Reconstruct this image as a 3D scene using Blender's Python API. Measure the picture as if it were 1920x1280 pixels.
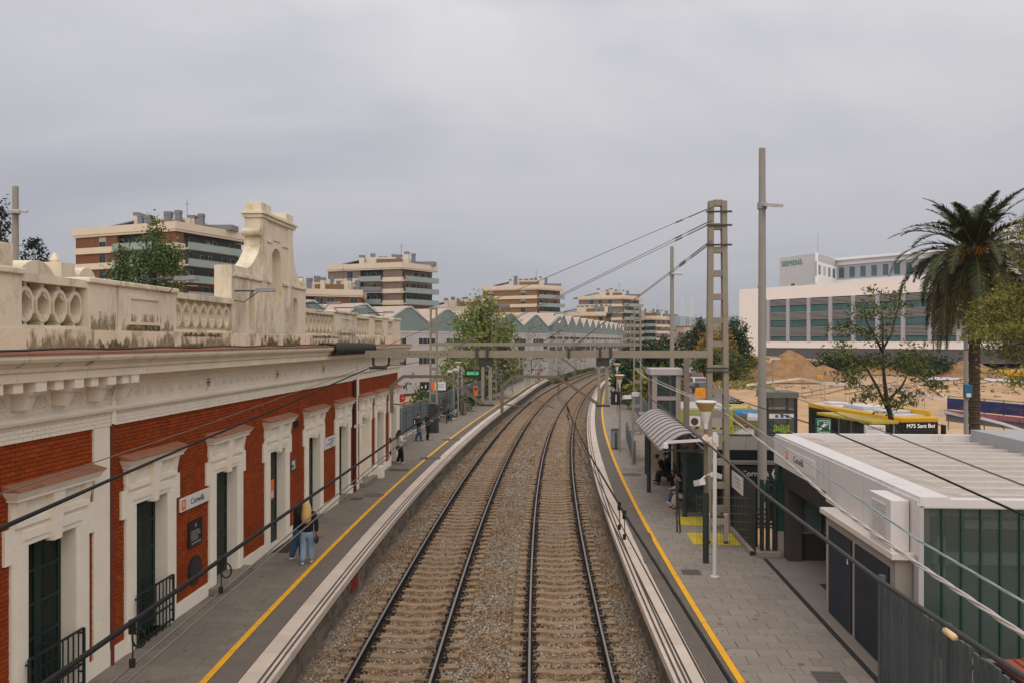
import bpy, bmesh, math, random
import numpy as np
from math import sin, cos, pi, radians, sqrt, atan2, hypot
from mathutils import Vector, Matrix
random.seed(7); rng = np.random.default_rng(7)
S = bpy.context.scene
C = S.collection
for o in list(bpy.data.objects): bpy.data.objects.remove(o)
# ------------------------------------------------------------------ camera, sky, sun
YAW = math.atan(98/1493.3); CA, SA = cos(YAW), sin(YAW); CAMZ = 6.3
cd = bpy.data.cameras.new('camera'); cam = bpy.data.objects.new('camera', cd); C.objects.link(cam)
cam.location = (0, 0, CAMZ); cam.rotation_euler = (radians(90), 0, YAW)
cd.sensor_width = 36; cd.lens = 28; cd.clip_start = .1; cd.clip_end = 9000; cd.shift_y = -.0005
S.camera = cam
def at(px, py, D):            # a point measured in the photograph at a depth of D metres
    u, v = (px-960)/1493.3, (639-py)/1493.3
    return Vector(((u*CA-SA)*D, (u*SA+CA)*D, CAMZ+v*D))
def cw(lat, D): return (lat*CA-D*SA, lat*SA+D*CA)
SUN_EL, SUN_AZ = radians(48), radians(178)     # azimuth clockwise from +Y
W = bpy.data.worlds.new('World'); S.world = W; W.use_nodes = True
nt = W.node_tree; nt.nodes.clear(); N = nt.nodes.new; L = nt.links.new
out = N('ShaderNodeOutputWorld'); bg = N('ShaderNodeBackground'); bg.inputs[1].default_value = .1
sky = N('ShaderNodeTexSky'); sky.sky_type = 'NISHITA'; sky.sun_disc = False
sky.sun_elevation = SUN_EL; sky.sun_rotation = SUN_AZ
tc = N('ShaderNodeTexCoord'); sep = N('ShaderNodeSeparateXYZ'); L(tc.outputs['Generated'], sep.inputs[0])
mp = N('ShaderNodeMapping'); mp.inputs['Scale'].default_value = (1, 1, 3.2); L(tc.outputs['Generated'], mp.inputs[0])
n1 = N('ShaderNodeTexNoise'); n1.inputs['Scale'].default_value = 1.35; n1.inputs['Detail'].default_value = 5
n1.inputs['Roughness'].default_value = .5; n1.inputs['Distortion'].default_value = .5; L(mp.outputs[0], n1.inputs[0])
r1 = N('ShaderNodeValToRGB'); r1.color_ramp.elements[0].position = .38; r1.color_ramp.elements[1].position = .63
r1.color_ramp.elements[0].color = (4.05, 4.05, 4.55, 1); r1.color_ramp.elements[1].color = (5.7, 5.6, 5.75, 1); L(n1.outputs[0], r1.inputs[0])
r2 = N('ShaderNodeValToRGB'); r2.color_ramp.elements[0].position = .0; r2.color_ramp.elements[1].position = .75   # overcast: brighter overhead
r2.color_ramp.elements[0].color = (.6, .62, .66, 1); r2.color_ramp.elements[1].color = (1.9, 1.87, 1.83, 1); L(sep.outputs[2], r2.inputs[0])
e = r2.color_ramp.elements.new(.16); e.color = (.8, .8, .82, 1)
e = r2.color_ramp.elements.new(.4); e.color = (1.14, 1.14, 1.13, 1)
mu = N('ShaderNodeMix'); mu.data_type = 'RGBA'; mu.blend_type = 'MULTIPLY'; mu.inputs[0].default_value = 1
L(r1.outputs[0], mu.inputs[6]); L(r2.outputs[0], mu.inputs[7])
mx = N('ShaderNodeMix'); mx.data_type = 'RGBA'; mx.inputs[0].default_value = .94
L(sky.outputs[0], mx.inputs[6]); L(mu.outputs[2], mx.inputs[7]); L(mx.outputs[2], bg.inputs[0]); L(bg.outputs[0], out.inputs[0])
sl = bpy.data.lights.new('sun', 'SUN'); sl.energy = 1.5; sl.angle = radians(100); sl.color = (1, .93, .83)
sun = bpy.data.objects.new('sun', sl); C.objects.link(sun)
sd = Vector((sin(SUN_AZ)*cos(SUN_EL), cos(SUN_AZ)*cos(SUN_EL), sin(SUN_EL)))
sun.rotation_euler = sd.to_track_quat('Z', 'Y').to_euler(); sun.location = (30, -30, 60)
S.view_settings.view_transform = 'Standard'; S.view_settings.look = 'None'
S.view_settings.exposure = .28; S.view_settings.gamma = 1; S.view_settings.use_curve_mapping = False
S.cycles.max_bounces = 6; S.cycles.transparent_max_bounces = 8; S.cycles.volume_bounces = 0
S.cycles.use_denoising = True
# ------------------------------------------------------------------ materials
def lin(h):
    h = h.lstrip('#'); c = [int(h[i:i+2], 16)/255 for i in (0, 2, 4)]
    return tuple(((x+.055)/1.055)**2.4 if x > .04045 else x/12.92 for x in c)
MC = {}
def mat(name, col, rough=.8, var=.16, sc=4, bump=0, bsc=None, metal=0, rnd=0, island=0, stain=None, ssc=.8, sth=.55, stretch=None, spec=.4, alpha=None, emit=None):
    if name in MC: return MC[name]
    m = bpy.data.materials.new(name); m.use_nodes = True; t = m.node_tree; P = t.nodes['Principled BSDF']; n = t.nodes.new; l = t.links.new
    c = lin(col) if isinstance(col, str) else col
    P.inputs['Roughness'].default_value = rough; P.inputs['Metallic'].default_value = metal; P.inputs['Specular IOR Level'].default_value = spec
    tx = n('ShaderNodeTexCoord'); vec = tx.outputs['Object']
    if stretch:
        mpp = n('ShaderNodeMapping'); mpp.inputs['Scale'].default_value = stretch; l(vec, mpp.inputs[0]); vec = mpp.outputs[0]
    no = n('ShaderNodeTexNoise'); no.inputs['Scale'].default_value = sc; no.inputs['Detail'].default_value = 6; no.inputs['Roughness'].default_value = .65; l(vec, no.inputs[0])
    mr = n('ShaderNodeMapRange'); mr.inputs[1].default_value = .25; mr.inputs[2].default_value = .75
    mr.inputs[3].default_value = 1-var; mr.inputs[4].default_value = 1+var; l(no.outputs[0], mr.inputs[0])
    fac = mr.outputs[0]
    def mulv(a, src):
        k = n('ShaderNodeMath'); k.operation = 'MULTIPLY'; l(a, k.inputs[0]); l(src, k.inputs[1]); return k.outputs[0]
    for on, amt in (('obj', rnd), ('isl', island)):
        if amt:
            q = n('ShaderNodeObjectInfo').outputs['Random'] if on == 'obj' else n('ShaderNodeNewGeometry').outputs['Random Per Island']
            mq = n('ShaderNodeMapRange'); mq.inputs[3].default_value = 1-amt; mq.inputs[4].default_value = 1+amt; l(q, mq.inputs[0]); fac = mulv(fac, mq.outputs[0])
    vm = n('ShaderNodeVectorMath'); vm.operation = 'SCALE'; vm.inputs[0].default_value = c; l(fac, vm.inputs['Scale']); col_o = vm.outputs[0]
    if stain:
        s2 = n('ShaderNodeTexNoise'); s2.inputs['Scale'].default_value = ssc; s2.inputs['Detail'].default_value = 8; s2.inputs['Roughness'].default_value = .7; l(vec, s2.inputs[0])
        rr = n('ShaderNodeMapRange'); rr.inputs[1].default_value = sth; rr.inputs[2].default_value = sth+.2; l(s2.outputs[0], rr.inputs[0])
        mm = n('ShaderNodeMix'); mm.data_type = 'RGBA'; l(rr.outputs[0], mm.inputs[0]); l(col_o, mm.inputs[6]); mm.inputs[7].default_value = (*lin(stain), 1); col_o = mm.outputs[2]
    l(col_o, P.inputs['Base Color'])
    if bump:
        nb = n('ShaderNodeTexNoise'); nb.inputs['Scale'].default_value = bsc or sc*6; nb.inputs['Detail'].default_value = 5; l(tx.outputs['Object'], nb.inputs[0])
        bm = n('ShaderNodeBump'); bm.inputs['Strength'].default_value = bump; bm.inputs['Distance'].default_value = .02; l(nb.outputs[0], bm.inputs['Height']); l(bm.outputs[0], P.inputs['Normal'])
    if alpha is not None:
        P.inputs['Alpha'].default_value = alpha
    if emit:
        P.inputs['Emission Color'].default_value = (*lin(emit[0]), 1); P.inputs['Emission Strength'].default_value = emit[1]
    MC[name] = m; return m
def glass(name, col, alpha=.55, rough=.08):
    m = mat(name, col, rough, .05, 1, spec=.6, alpha=alpha); return m
def ragged(m, sc, th, soft=.16):       # growth with a ragged edge: noise decides where the moss sits
    t = m.node_tree; n = t.nodes.new; P = t.nodes['Principled BSDF']; tc = n('ShaderNodeTexCoord'); mpp = n('ShaderNodeMapping'); mpp.inputs['Scale'].default_value = (1, 1, .45); no = n('ShaderNodeTexNoise'); no.inputs['Scale'].default_value = sc; no.inputs['Detail'].default_value = 7; no.inputs['Roughness'].default_value = .7
    r = n('ShaderNodeMapRange'); r.inputs[1].default_value = th; r.inputs[2].default_value = th+soft; t.links.new(tc.outputs['Object'], mpp.inputs[0]); t.links.new(mpp.outputs[0], no.inputs[0]); sx_ = n('ShaderNodeSeparateXYZ'); t.links.new(tc.outputs['Generated'], sx_.inputs[0]); mg = n('ShaderNodeMath'); mg.operation = 'MULTIPLY_ADD'; mg.inputs[1].default_value = -.2
    t.links.new(sx_.outputs[2], mg.inputs[0]); t.links.new(no.outputs[0], mg.inputs[2]); t.links.new(mg.outputs[0], r.inputs[0]); t.links.new(r.outputs[0], P.inputs['Alpha'])
# ------------------------------------------------------------------ mesh builder
class MB:
    def __init__(s): s.v = []; s.f = []
    def add(s, vs, fs):
        b = len(s.v); s.v += [tuple(x) for x in vs]; s.f += [tuple(b+i for i in f) for f in fs]; return s
    def hexa(s, p):   # bottom 4 ccw, top 4 ccw
        return s.add(p, [(3,2,1,0),(4,5,6,7),(0,1,5,4),(1,2,6,5),(2,3,7,6),(3,0,4,7)])
    def box(s, x0, x1, y0, y1, z0, z1):
        return s.hexa([(x0,y0,z0),(x1,y0,z0),(x1,y1,z0),(x0,y1,z0),(x0,y0,z1),(x1,y0,z1),(x1,y1,z1),(x0,y1,z1)])
    def ob(s, c, h, rz=0, rx=0, ry=0):     # oriented box, centre + half sizes
        R = Matrix.Rotation(rz, 3, 'Z') @ Matrix.Rotation(ry, 3, 'Y') @ Matrix.Rotation(rx, 3, 'X')
        q = [(-1,-1,-1),(1,-1,-1),(1,1,-1),(-1,1,-1),(-1,-1,1),(1,-1,1),(1,1,1),(-1,1,1)]
        return s.hexa([Vector(c)+R @ Vector((a*h[0], b*h[1], d*h[2])) for a, b, d in q])
    def eb(s, A, d, n, t0, t1, d0, d1, z0, z1):   # box on a facade line: along d, outwards n
        P = lambda t, o, z: (A[0]+d[0]*t+n[0]*o, A[1]+d[1]*t+n[1]*o, z)
        return s.hexa([P(t0,d1,z0),P(t1,d1,z0),P(t1,d0,z0),P(t0,d0,z0),P(t0,d1,z1),P(t1,d1,z1),P(t1,d0,z1),P(t0,d0,z1)])
    def beam(s, a, b, w, h, up=(0,0,1)):   # rectangular bar a->b
        a = Vector(a); b = Vector(b); d = (b-a).normalized(); u = Vector(up)
        if abs(d.dot(u)) > .98: u = Vector((0,1,0))
        r = d.cross(u).normalized(); u = r.cross(d)
        p = lambda c, i, j: c+r*i*w/2+u*j*h/2
        return s.hexa([p(a,-1,-1),p(a,1,-1),p(b,1,-1),p(b,-1,-1),p(a,-1,1),p(a,1,1),p(b,1,1),p(b,-1,1)])
    def tube(s, pts, r, n=8, cap=True):
        pts = [Vector(p) for p in pts]; rs = r if isinstance(r, (list, tuple)) else [r]*len(pts); b = len(s.v); u = None
        for i, p in enumerate(pts):
            d = (pts[min(i+1, len(pts)-1)]-pts[max(i-1, 0)]).normalized()
            if u is None: u = d.cross(Vector((0,0,1)) if abs(d.z) < .95 else Vector((1,0,0))).normalized()
            else: u = (u-d*u.dot(d)).normalized()
            w = d.cross(u)
            s.v += [tuple(p+(u*cos(2*pi*k/n)+w*sin(2*pi*k/n))*rs[i]) for k in range(n)]
        for i in range(len(pts)-1):
            s.f += [(b+i*n+k, b+i*n+(k+1)%n, b+(i+1)*n+(k+1)%n, b+(i+1)*n+k) for k in range(n)]
        if cap: s.f += [tuple(b+n-1-k for k in range(n)), tuple(b+(len(pts)-1)*n+k for k in range(n))]
        return s
    def lathe(s, prof, c=(0,0,0), n=16, sx=1, sy=1):   # [(r,z)...]
        b = len(s.v)
        for r, z in prof: s.v += [(c[0]+r*sx*cos(2*pi*k/n), c[1]+r*sy*sin(2*pi*k/n), c[2]+z) for k in range(n)]
        for i in range(len(prof)-1): s.f += [(b+i*n+k, b+i*n+(k+1)%n, b+(i+1)*n+(k+1)%n, b+(i+1)*n+k) for k in range(n)]
        s.f += [tuple(b+n-1-k for k in range(n)), tuple(b+(len(prof)-1)*n+k for k in range(n))]; return s
    def ell(s, c, r, n=10, m=6):
        pr = [(max(.001, sin(pi*i/m)), -cos(pi*i/m)) for i in range(m+1)]
        b = len(s.v); s.lathe(pr, (0,0,0), n)
        for i in range(b, len(s.v)): x, y, z = s.v[i]; s.v[i] = (c[0]+x*r[0], c[1]+y*r[1], c[2]+z*r[2])
        return s
    def prism(s, poly, fn, a0, a1):   # poly 2d -> fn(u,v,a)
        n = len(poly); vs = [fn(u, v, a0) for u, v in poly]+[fn(u, v, a1) for u, v in poly]
        return s.add(vs, [tuple(range(n))[::-1], tuple(range(n, 2*n))]+[(i, (i+1) % n, n+(i+1) % n, n+i) for i in range(n)])
    def strip(s, rows):   # grid of points
        n = len(rows[0]); b = len(s.v)
        for r in rows: s.v += [tuple(p) for p in r]
        for i in range(len(rows)-1): s.f += [(b+i*n+k, b+i*n+k+1, b+(i+1)*n+k+1, b+(i+1)*n+k) for k in range(n-1)]
        return s
    def mesh(s, name, m, smooth=False, fix=False):
        me = bpy.data.meshes.new(name); me.from_pydata(s.v, [], s.f)
        if m: me.materials.append(m)
        if fix:
            b = bmesh.new(); b.from_mesh(me); bmesh.ops.recalc_face_normals(b, faces=b.faces); b.to_mesh(me); b.free()
        if smooth: me.shade_smooth()
        return me
    def build(s, name, m, parent=None, smooth=False, world=True, fix=False, bevel=0, **tags):
        if parent is not None and world:
            lx, ly, lz = wloc(parent)
            s.v = [(x-lx, y-ly, z-lz) for x, y, z in s.v]
        o = bpy.data.objects.new(name, s.mesh(name, m, smooth, fix)); C.objects.link(o)
        if parent is not None: o.parent = parent
        if bevel:
            b = o.modifiers.new('bevel', 'BEVEL'); b.width = bevel; b.segments = 2; b.limit_method = 'ANGLE'
        for k, v in tags.items(): o[k] = v
        return o
def wloc(o):
    x = Vector(o.location)
    while o.parent: o = o.parent; x = x+o.location
    return x
def tag(o, label, cat, group=None):
    o['label'] = label; o['category'] = cat
    if group: o['group'] = group
    return o
def thing(name, label, cat, loc=(0,0,0), rz=0, group=None):
    o = bpy.data.objects.new(name, None); C.objects.link(o); o.location = loc; o.rotation_euler = (0,0,rz); o.empty_display_size = .3
    return tag(o, label, cat, group)
def dup(o, loc=None, rz=None, label=None, parent=None):
    c = o.copy(); C.objects.link(c); c.parent = parent
    if loc is not None: c.location = loc
    if rz is not None: c.rotation_euler = (0,0,rz)
    if label: c['label'] = label
    for ch in list(o.children): dup(ch, parent=c)
    return c
def inst(name, me, parent, loc, rot=(0,0,0), scale=None):
    o = bpy.data.objects.new(name, me); C.objects.link(o); o.parent = parent; o.location = loc; o.rotation_euler = rot
    if scale: o.scale = scale
    return o
def text(s, size, loc, rot, m, parent, name='lettering', ext=.003, align='LEFT', sx=1):
    cu = bpy.data.curves.new(name, 'FONT'); cu.body = s; cu.size = size; cu.extrude = ext; cu.align_x = align; cu.align_y = 'CENTER'
    cu.materials.append(m); cu.resolution_u = 3
    tmp = bpy.data.objects.new(name, cu); me = bpy.data.meshes.new_from_object(tmp); bpy.data.objects.remove(tmp); bpy.data.curves.remove(cu)
    o = bpy.data.objects.new(name, me); C.objects.link(o)
    l = Vector(loc)
    if parent is not None: l = l-wloc(parent); o.parent = parent
    o.location = l; o.rotation_euler = rot; o.scale = (sx, 1, 1); return o
FX, FMX, FMY = (pi/2,0,pi/2), (pi/2,0,-pi/2), (pi/2,0,0)      # lettering facing +X, -X, -Y
def smooth(a, b, x):
    t = min(1, max(0, (x-a)/(b-a))); return t*t*(3-2*t)
# ------------------------------------------------------------------ line of the railway
pv = lambda c, y: sum(k*(y-50)**(len(c)-1-i) for i, k in enumerate(c))
def TL(y): return pv((.000631, .002874, -4.2525), y)
def TR(y): w = smooth(110, 170, y); return (1-w)*pv((-6.4933e-7, .00070602, .0081069, -.39963), y)+w*pv((.00059247, .0100965, -.30747), y)
def EL(y): w = smooth(85, 125, y); return (1-w)*pv((-4.4658e-6, .00075261, .012784, -6.12168), y)+w*pv((.00046942, .0056238, -6.01776), y)
def ER(y): w = smooth(80, 120, y); return (1-w)*pv((-2.8562e-6, .00078373, .0151456, 1.47687), y)+w*pv((.00063179, .0108038, 1.5337), y)
def dxy(f, y): d = (f(y+.05)-f(y-.05))/.1; k = sqrt(1+d*d); return d/k, 1/k     # unit tangent
RZ = -.70      # rail top
def gz(x, y):  # terrain east of the railway
    return -.6-.9*smooth(11, 18, x)+.042*min(115, max(0, y-60))
# ------------------------------------------------------------------ ground, plaza, road, hills
earth = mat('earth', '#b0906c', .95, .26, .35, .5, 3, stain='#8c7355', ssc=.12, sth=.52)
paving = mat('plaza_concrete', '#8f857c', .9, .12, .6, .15, 8, stain='#a08f7c', ssc=.35, sth=.55)
asphalt = mat('asphalt', '#6d6764', .9, .12, .8, .2, 30)
rows = []
xs = [-4000, -1500, -500, -150, -60, -25, -12, 0, 5.9, 6.6, 9, 11, 13, 15, 17, 18, 22, 28, 36, 45, 60, 90, 160, 500, 1500, 4000]
ys = [-60, -20, 0, 20, 40, 60, 70, 80, 95, 110, 125, 140, 160, 175, 200, 260, 400, 900, 2000, 5200]
def gh(x, y):
    b = 6.3+max(0, ER(min(y, 260))-ER(50)) if y > 60 else 6.3
    if x-b < -.2: return -1.25
    t = smooth(0, 2.5, x-b); z = gz(x, y)
    return -1.25*(1-t)+z*t if y > 45 else (z if x > 6.2 else -1.25)
MB().strip([[(x, y, gh(x, y)) for x in xs] for y in ys]).build('ground', earth, kind='structure', smooth=False)
def sheet(name, m, pts_rows, dz): return MB().strip([[(x, y, gz(x, y)+dz) for x, y in r] for r in pts_rows]).build(name, m, kind='structure')
MB().strip([[(x, y, -1.2) for x in (-40, -25, -10.2)] for y in (43, 60, 80, 92)]).build('yard', asphalt, kind='structure')
sheet('plaza_pavement', paving, [[(x, y) for x in (8.6, 11, 13, 15, 17, 18, 24, 40)] for y in (5, 24, 40, 50, 60, 66)], .006)
sheet('road', asphalt, [[(a+(y-66)*.03, y) for a in (11.5, 13, 15, 17, 18.6)] for y in (66, 80, 95, 110, 130, 160, 175)], .02)
MB().strip([[(5.79, y, .0), (8.6, y, -.004), (16.5, y, -.004)] for y in (3, 15, 24.6)]).build('station_floor', mat('station_floor', '#7c736c', .85, .1, 1.2, .1), kind='structure')
hm = mat('wooded_hill', '#4c5a50', .95, .25, .01)
hr = []
for k in range(7):
    a = []
    for i in range(60):
        x = -700+i*55; t = k/6
        h = (122+26*sin(x/310+.6)+14*sin(x/140+1)+6*sin(x/57))*sin(pi*min(1, t*.62+.02))*(1.0)
        a.append((x, 2600+t*1500, -10+h*(1 if k else 0)))
    hr.append(a)
MB().strip(hr).build('hills', hm, kind='structure', smooth=True)
# ------------------------------------------------------------------ ballast
def ballast_mat(name, c1, c2, rust):
    m = bpy.data.materials.new(name); m.use_nodes = True; t = m.node_tree; P = t.nodes['Principled BSDF']; n = t.nodes.new; l = t.links.new
    tx = n('ShaderNodeTexCoord'); v = n('ShaderNodeTexVoronoi'); v.inputs['Scale'].default_value = 17; l(tx.outputs['Object'], v.inputs[0])
    r = n('ShaderNodeValToRGB'); r.color_ramp.elements[0].color = (*lin(c1), 1); r.color_ramp.elements[1].color = (*lin(c2), 1)
    s = n('ShaderNodeSeparateColor'); l(v.outputs['Color'], s.inputs[0]); l(s.outputs[0], r.inputs[0])
    no = n('ShaderNodeTexNoise'); no.inputs['Scale'].default_value = .9; no.inputs['Detail'].default_value = 6; l(tx.outputs['Object'], no.inputs[0])
    mr = n('ShaderNodeMapRange'); mr.inputs[1].default_value = .42; mr.inputs[2].default_value = .68; l(no.outputs[0], mr.inputs[0])
    mx = n('ShaderNodeMix'); mx.data_type = 'RGBA'; mx.blend_type = 'MULTIPLY'; l(mr.outputs[0], mx.inputs[0]); l(r.outputs[0], mx.inputs[6]); mx.inputs[7].default_value = (*rust, 1)
    l(mx.outputs[2], P.inputs['Base Color']); P.inputs['Roughness'].default_value = .95
    b = n('ShaderNodeBump'); b.inputs['Strength'].default_value = .9; b.inputs['Distance'].default_value = .05; b.invert = True; l(v.outputs['Distance'], b.inputs['Height']); l(b.outputs[0], P.inputs['Normal'])
    return m
bal = ballast_mat('ballast_stone', '#584d44', '#8f8170', (.85, .68, .5))
YS = [3+i*1.0 for i in range(50)]+[54+i*2.5 for i in range(85)]
def brow(y):
    a, b, l, r = TL(y), TR(y), EL(y) if y < 131 else TL(y)-3.2, ER(y) if y < 150 else TR(y)+2.6
    mid = (a+b)/2
    return [(l-.6, y, -.92), (a-1.6, y, -.9), (a-1.2, y, -.935), (a+1.2, y, -.935), (mid, y, -.87), (b-1.2, y, -.935), (b+1.2, y, -.935), (b+1.5, y, -.91), (r+.6, y, -.92)]
bb = MB().strip([brow(y) for y in YS]).build('ballast_bed', bal, kind='structure')
# loose stones near the camera: geometry-node scatter
st = bpy.data.materials.new('ballast_stones'); st.use_nodes = True; t_ = st.node_tree; P_ = t_.nodes['Principled BSDF']; P_.inputs['Roughness'].default_value = .95
oi = t_.nodes.new('ShaderNodeObjectInfo'); rp = t_.nodes.new('ShaderNodeValToRGB')
for i, (p, c) in enumerate(((0, '#453c34'), (.35, '#766958'), (.7, '#8c7d6b'), (1, '#b0a28d'))):
    el = rp.color_ramp.elements[i] if i < 2 else rp.color_ramp.elements.new(p)
    el.position = p; el.color = (*lin(c), 1)
t_.links.new(oi.outputs['Random'], rp.inputs[0])
gp = t_.nodes.new('ShaderNodeNewGeometry'); nz = t_.nodes.new('ShaderNodeTexNoise'); nz.inputs['Scale'].default_value = .8; nz.inputs['Detail'].default_value = 5
t_.links.new(gp.outputs['Position'], nz.inputs[0])
mr_ = t_.nodes.new('ShaderNodeMapRange'); mr_.inputs[1].default_value = .42; mr_.inputs[2].default_value = .62; t_.links.new(nz.outputs[0], mr_.inputs[0])
mm_ = t_.nodes.new('ShaderNodeMix'); mm_.data_type = 'RGBA'; mm_.blend_type = 'MULTIPLY'; mm_.inputs[7].default_value = (.85, .68, .5, 1)
t_.links.new(mr_.outputs[0], mm_.inputs[0]); t_.links.new(rp.outputs[0], mm_.inputs[6]); t_.links.new(mm_.outputs[2], P_.inputs['Base Color'])
def scatter(name, base_rows, density, smin, smax, m, seed):
    o = MB().strip(base_rows).build(name, m); o['kind'] = 'stuff'
    g = bpy.data.node_groups.new(name, 'GeometryNodeTree'); g.interface.new_socket('Geometry', in_out='INPUT', socket_type='NodeSocketGeometry'); g.interface.new_socket('Geometry', in_out='OUTPUT', socket_type='NodeSocketGeometry')
    n = g.nodes.new; l = g.links.new; gi = n('NodeGroupInput'); go = n('NodeGroupOutput')
    d = n('GeometryNodeDistributePointsOnFaces'); d.inputs['Density'].default_value = density; d.inputs['Seed'].default_value = seed
    ic = n('GeometryNodeMeshIcoSphere'); ic.inputs['Radius'].default_value = 1; ic.inputs['Subdivisions'].default_value = 1
    sm = n('GeometryNodeSetMaterial'); sm.inputs['Material'].default_value = m; l(ic.outputs[0], sm.inputs[0])
    ip = n('GeometryNodeInstanceOnPoints'); l(gi.outputs[0], d.inputs[0]); l(d.outputs[0], ip.inputs[0]); l(sm.outputs[0], ip.inputs['Instance'])
    rv = n('FunctionNodeRandomValue'); rv.data_type = 'FLOAT_VECTOR'; rv.inputs[0].default_value = (0,0,0); rv.inputs[1].default_value = (6.28,6.28,6.28); l(rv.outputs[0], ip.inputs['Rotation'])
    rs = n('FunctionNodeRandomValue'); rs.data_type = 'FLOAT_VECTOR'; rs.inputs[0].default_value = (smin,)*3; rs.inputs[1].default_value = (smax,)*3; rs.inputs['Seed'].default_value = 3; l(rs.outputs[0], ip.inputs['Scale'])
    l(ip.outputs[0], go.inputs[0])
    md = o.modifiers.new('scatter', 'NODES'); md.node_group = g; return o
def brow2(y, dz=.0):
    a, b = TL(y), TR(y); mid = (a+b)/2
    return [(EL(y)-.02, y, -.92), (a-1.5, y, -.895), (a-1.2, y, -.93), (a+1.2, y, -.93), (mid, y, -.865), (b-1.2, y, -.93), (b+1.4, y, -.91), (ER(y)+.02, y, -.92)]
scatter('ballast_stones', [brow2(14+i*.5) for i in range(55)], 420, .018, .045, st, 1)
scatter('ballast_gravel', [brow2(41.5+i*1) for i in range(35)], 120, .03, .06, st, 2)
# ------------------------------------------------------------------ tracks
sleeper_m = mat('concrete_sleeper', '#8b745b', .95, .25, 3, .3, 40, rnd=.16, stain='#5f4832', ssc=2.6, sth=.48)
rail_side = mat('rusty_rail_side', '#231b16', .85, .3, 6, spec=.15); rail_top = mat('worn_rail_top', '#8d8683', .42, .1, 3, metal=.6)
clip_m = mat('rail_fastening', '#33291f', .9, .3, 9)
sm_ = MB()       # sleeper: dished in the middle
pr = [(-1.3, -.01), (-1.28, .0), (-.5, .0), (-.25, -.035), (.25, -.035), (.5, .0), (1.28, 0), (1.3, -.01)]
for i in range(len(pr)-1):
    (x0, z0), (x1, z1) = pr[i], pr[i+1]
    sm_.hexa([(x0,-.15,-.2),(x1,-.15,-.2),(x1,.15,-.2),(x0,.15,-.2),(x0,-.125,z0),(x1,-.125,z1),(x1,.125,z1),(x0,.125,z0)])
SLP = sm_.mesh('sleeper', sleeper_m)
fx = MB()
for s in (-1, 1):
    for q in (-1, 1): fx.box(s*.87+q*.115-.04, s*.87+q*.115+.04, -.075, .075, -.01, .035)
FXM = fx.mesh('fastening', clip_m)
RPROF = [(-.075,-.172),(.075,-.172),(.075,-.16),(.012,-.14),(.012,-.045),(.036,-.035),(.036,-.006),(-.036,-.006),(-.036,-.035),(-.012,-.045),(-.012,-.14),(-.075,-.16)]
for nm, f in (('left', TL), ('right', TR)):
    t = bpy.data.objects.new('railway_track', None); C.objects.link(t); t['kind'] = 'structure'
    y = 6.0; k = 0
    while k < 290:
        tx_, ty_ = dxy(f, y)
        inst('sleeper', SLP, t, (f(y), y+random.uniform(-.012,.012), -.856+random.uniform(-.006,.004)), (random.uniform(-.01,.01), 0, -math.asin(tx_)))
        if y < 62: inst('rail_fastening', FXM, t, (f(y), y, -.856), (0, 0, -math.asin(tx_)))
        y += .6*ty_; k += 1
    for s in (-1, 1):
        for part, prof, m in (('rail', RPROF, rail_side), ('rail_head', [(-.027,-.006),(.027,-.006),(.022,.002),(-.022,.002)], rail_top)):
            b = MB(); n = len(prof); yy = [3+i*1.5 for i in range(40)]+[64+i*3 for i in range(66)]
            for yv in yy:
                tx_, ty_ = dxy(f, yv); X0 = f(yv)+s*.87*ty_; Y0 = yv-s*.87*tx_
                b.v += [(X0+u*ty_, Y0-u*tx_, RZ+w) for u, w in prof]
            for i in range(len(yy)-1): b.f += [(i*n+k, i*n+(k+1) % n, (i+1)*n+(k+1) % n, (i+1)*n+k) for k in range(n)]
            b.build(part, m, t, fix=True)
# a third siding far out, left of the running lines
t = bpy.data.objects.new('railway_track', None); C.objects.link(t); t['kind'] = 'structure'
for s in (-1, 1):
    b = MB(); b.tube([(TL(y)-5.2+max(0, 175-y)*.035+s*.87, y, RZ-.06) for y in range(120, 260, 6)], .07, 4); b.build('rail', rail_side, t)
# darker stones lying along both sides of each rail
dk_st = mat('dark_ballast', '#231b15', .95, .35, 8, island=.35)
sb = MB(); r_ = random.Random(2); ico = [(1,0,0),(-1,0,0),(0,1,0),(0,-1,0),(0,0,1),(0,0,-1)]; icf = [(0,2,4),(2,1,4),(1,3,4),(3,0,4),(2,0,5),(1,2,5),(3,1,5),(0,3,5)]
for f in (TL, TR):
    for s in (-1, 1):
        y = 13.
        while y < 70:
            dens = 5 if y < 34 else 3
            for k in range(dens):
                o = r_.gauss(0, .075); c = (f(y)+s*.87+o+(.05 if o > 0 else -.05), y+r_.uniform(0, .07), -.885+r_.uniform(-.02, .03)); q = r_.uniform(.022, .045)*(1 if y < 34 else 1.4)
                a = r_.uniform(0, 3); sb.add([(c[0]+q*(v[0]*cos(a)-v[1]*sin(a))*r_.uniform(.8, 1.2), c[1]+q*(v[0]*sin(a)+v[1]*cos(a))*r_.uniform(.8, 1.3), c[2]+q*.8*v[2]) for v in ico], icf)
            y += .055 if y < 34 else .1
sb = sb.build('dark_ballast', dk_st); sb['kind'] = 'stuff'
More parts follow.
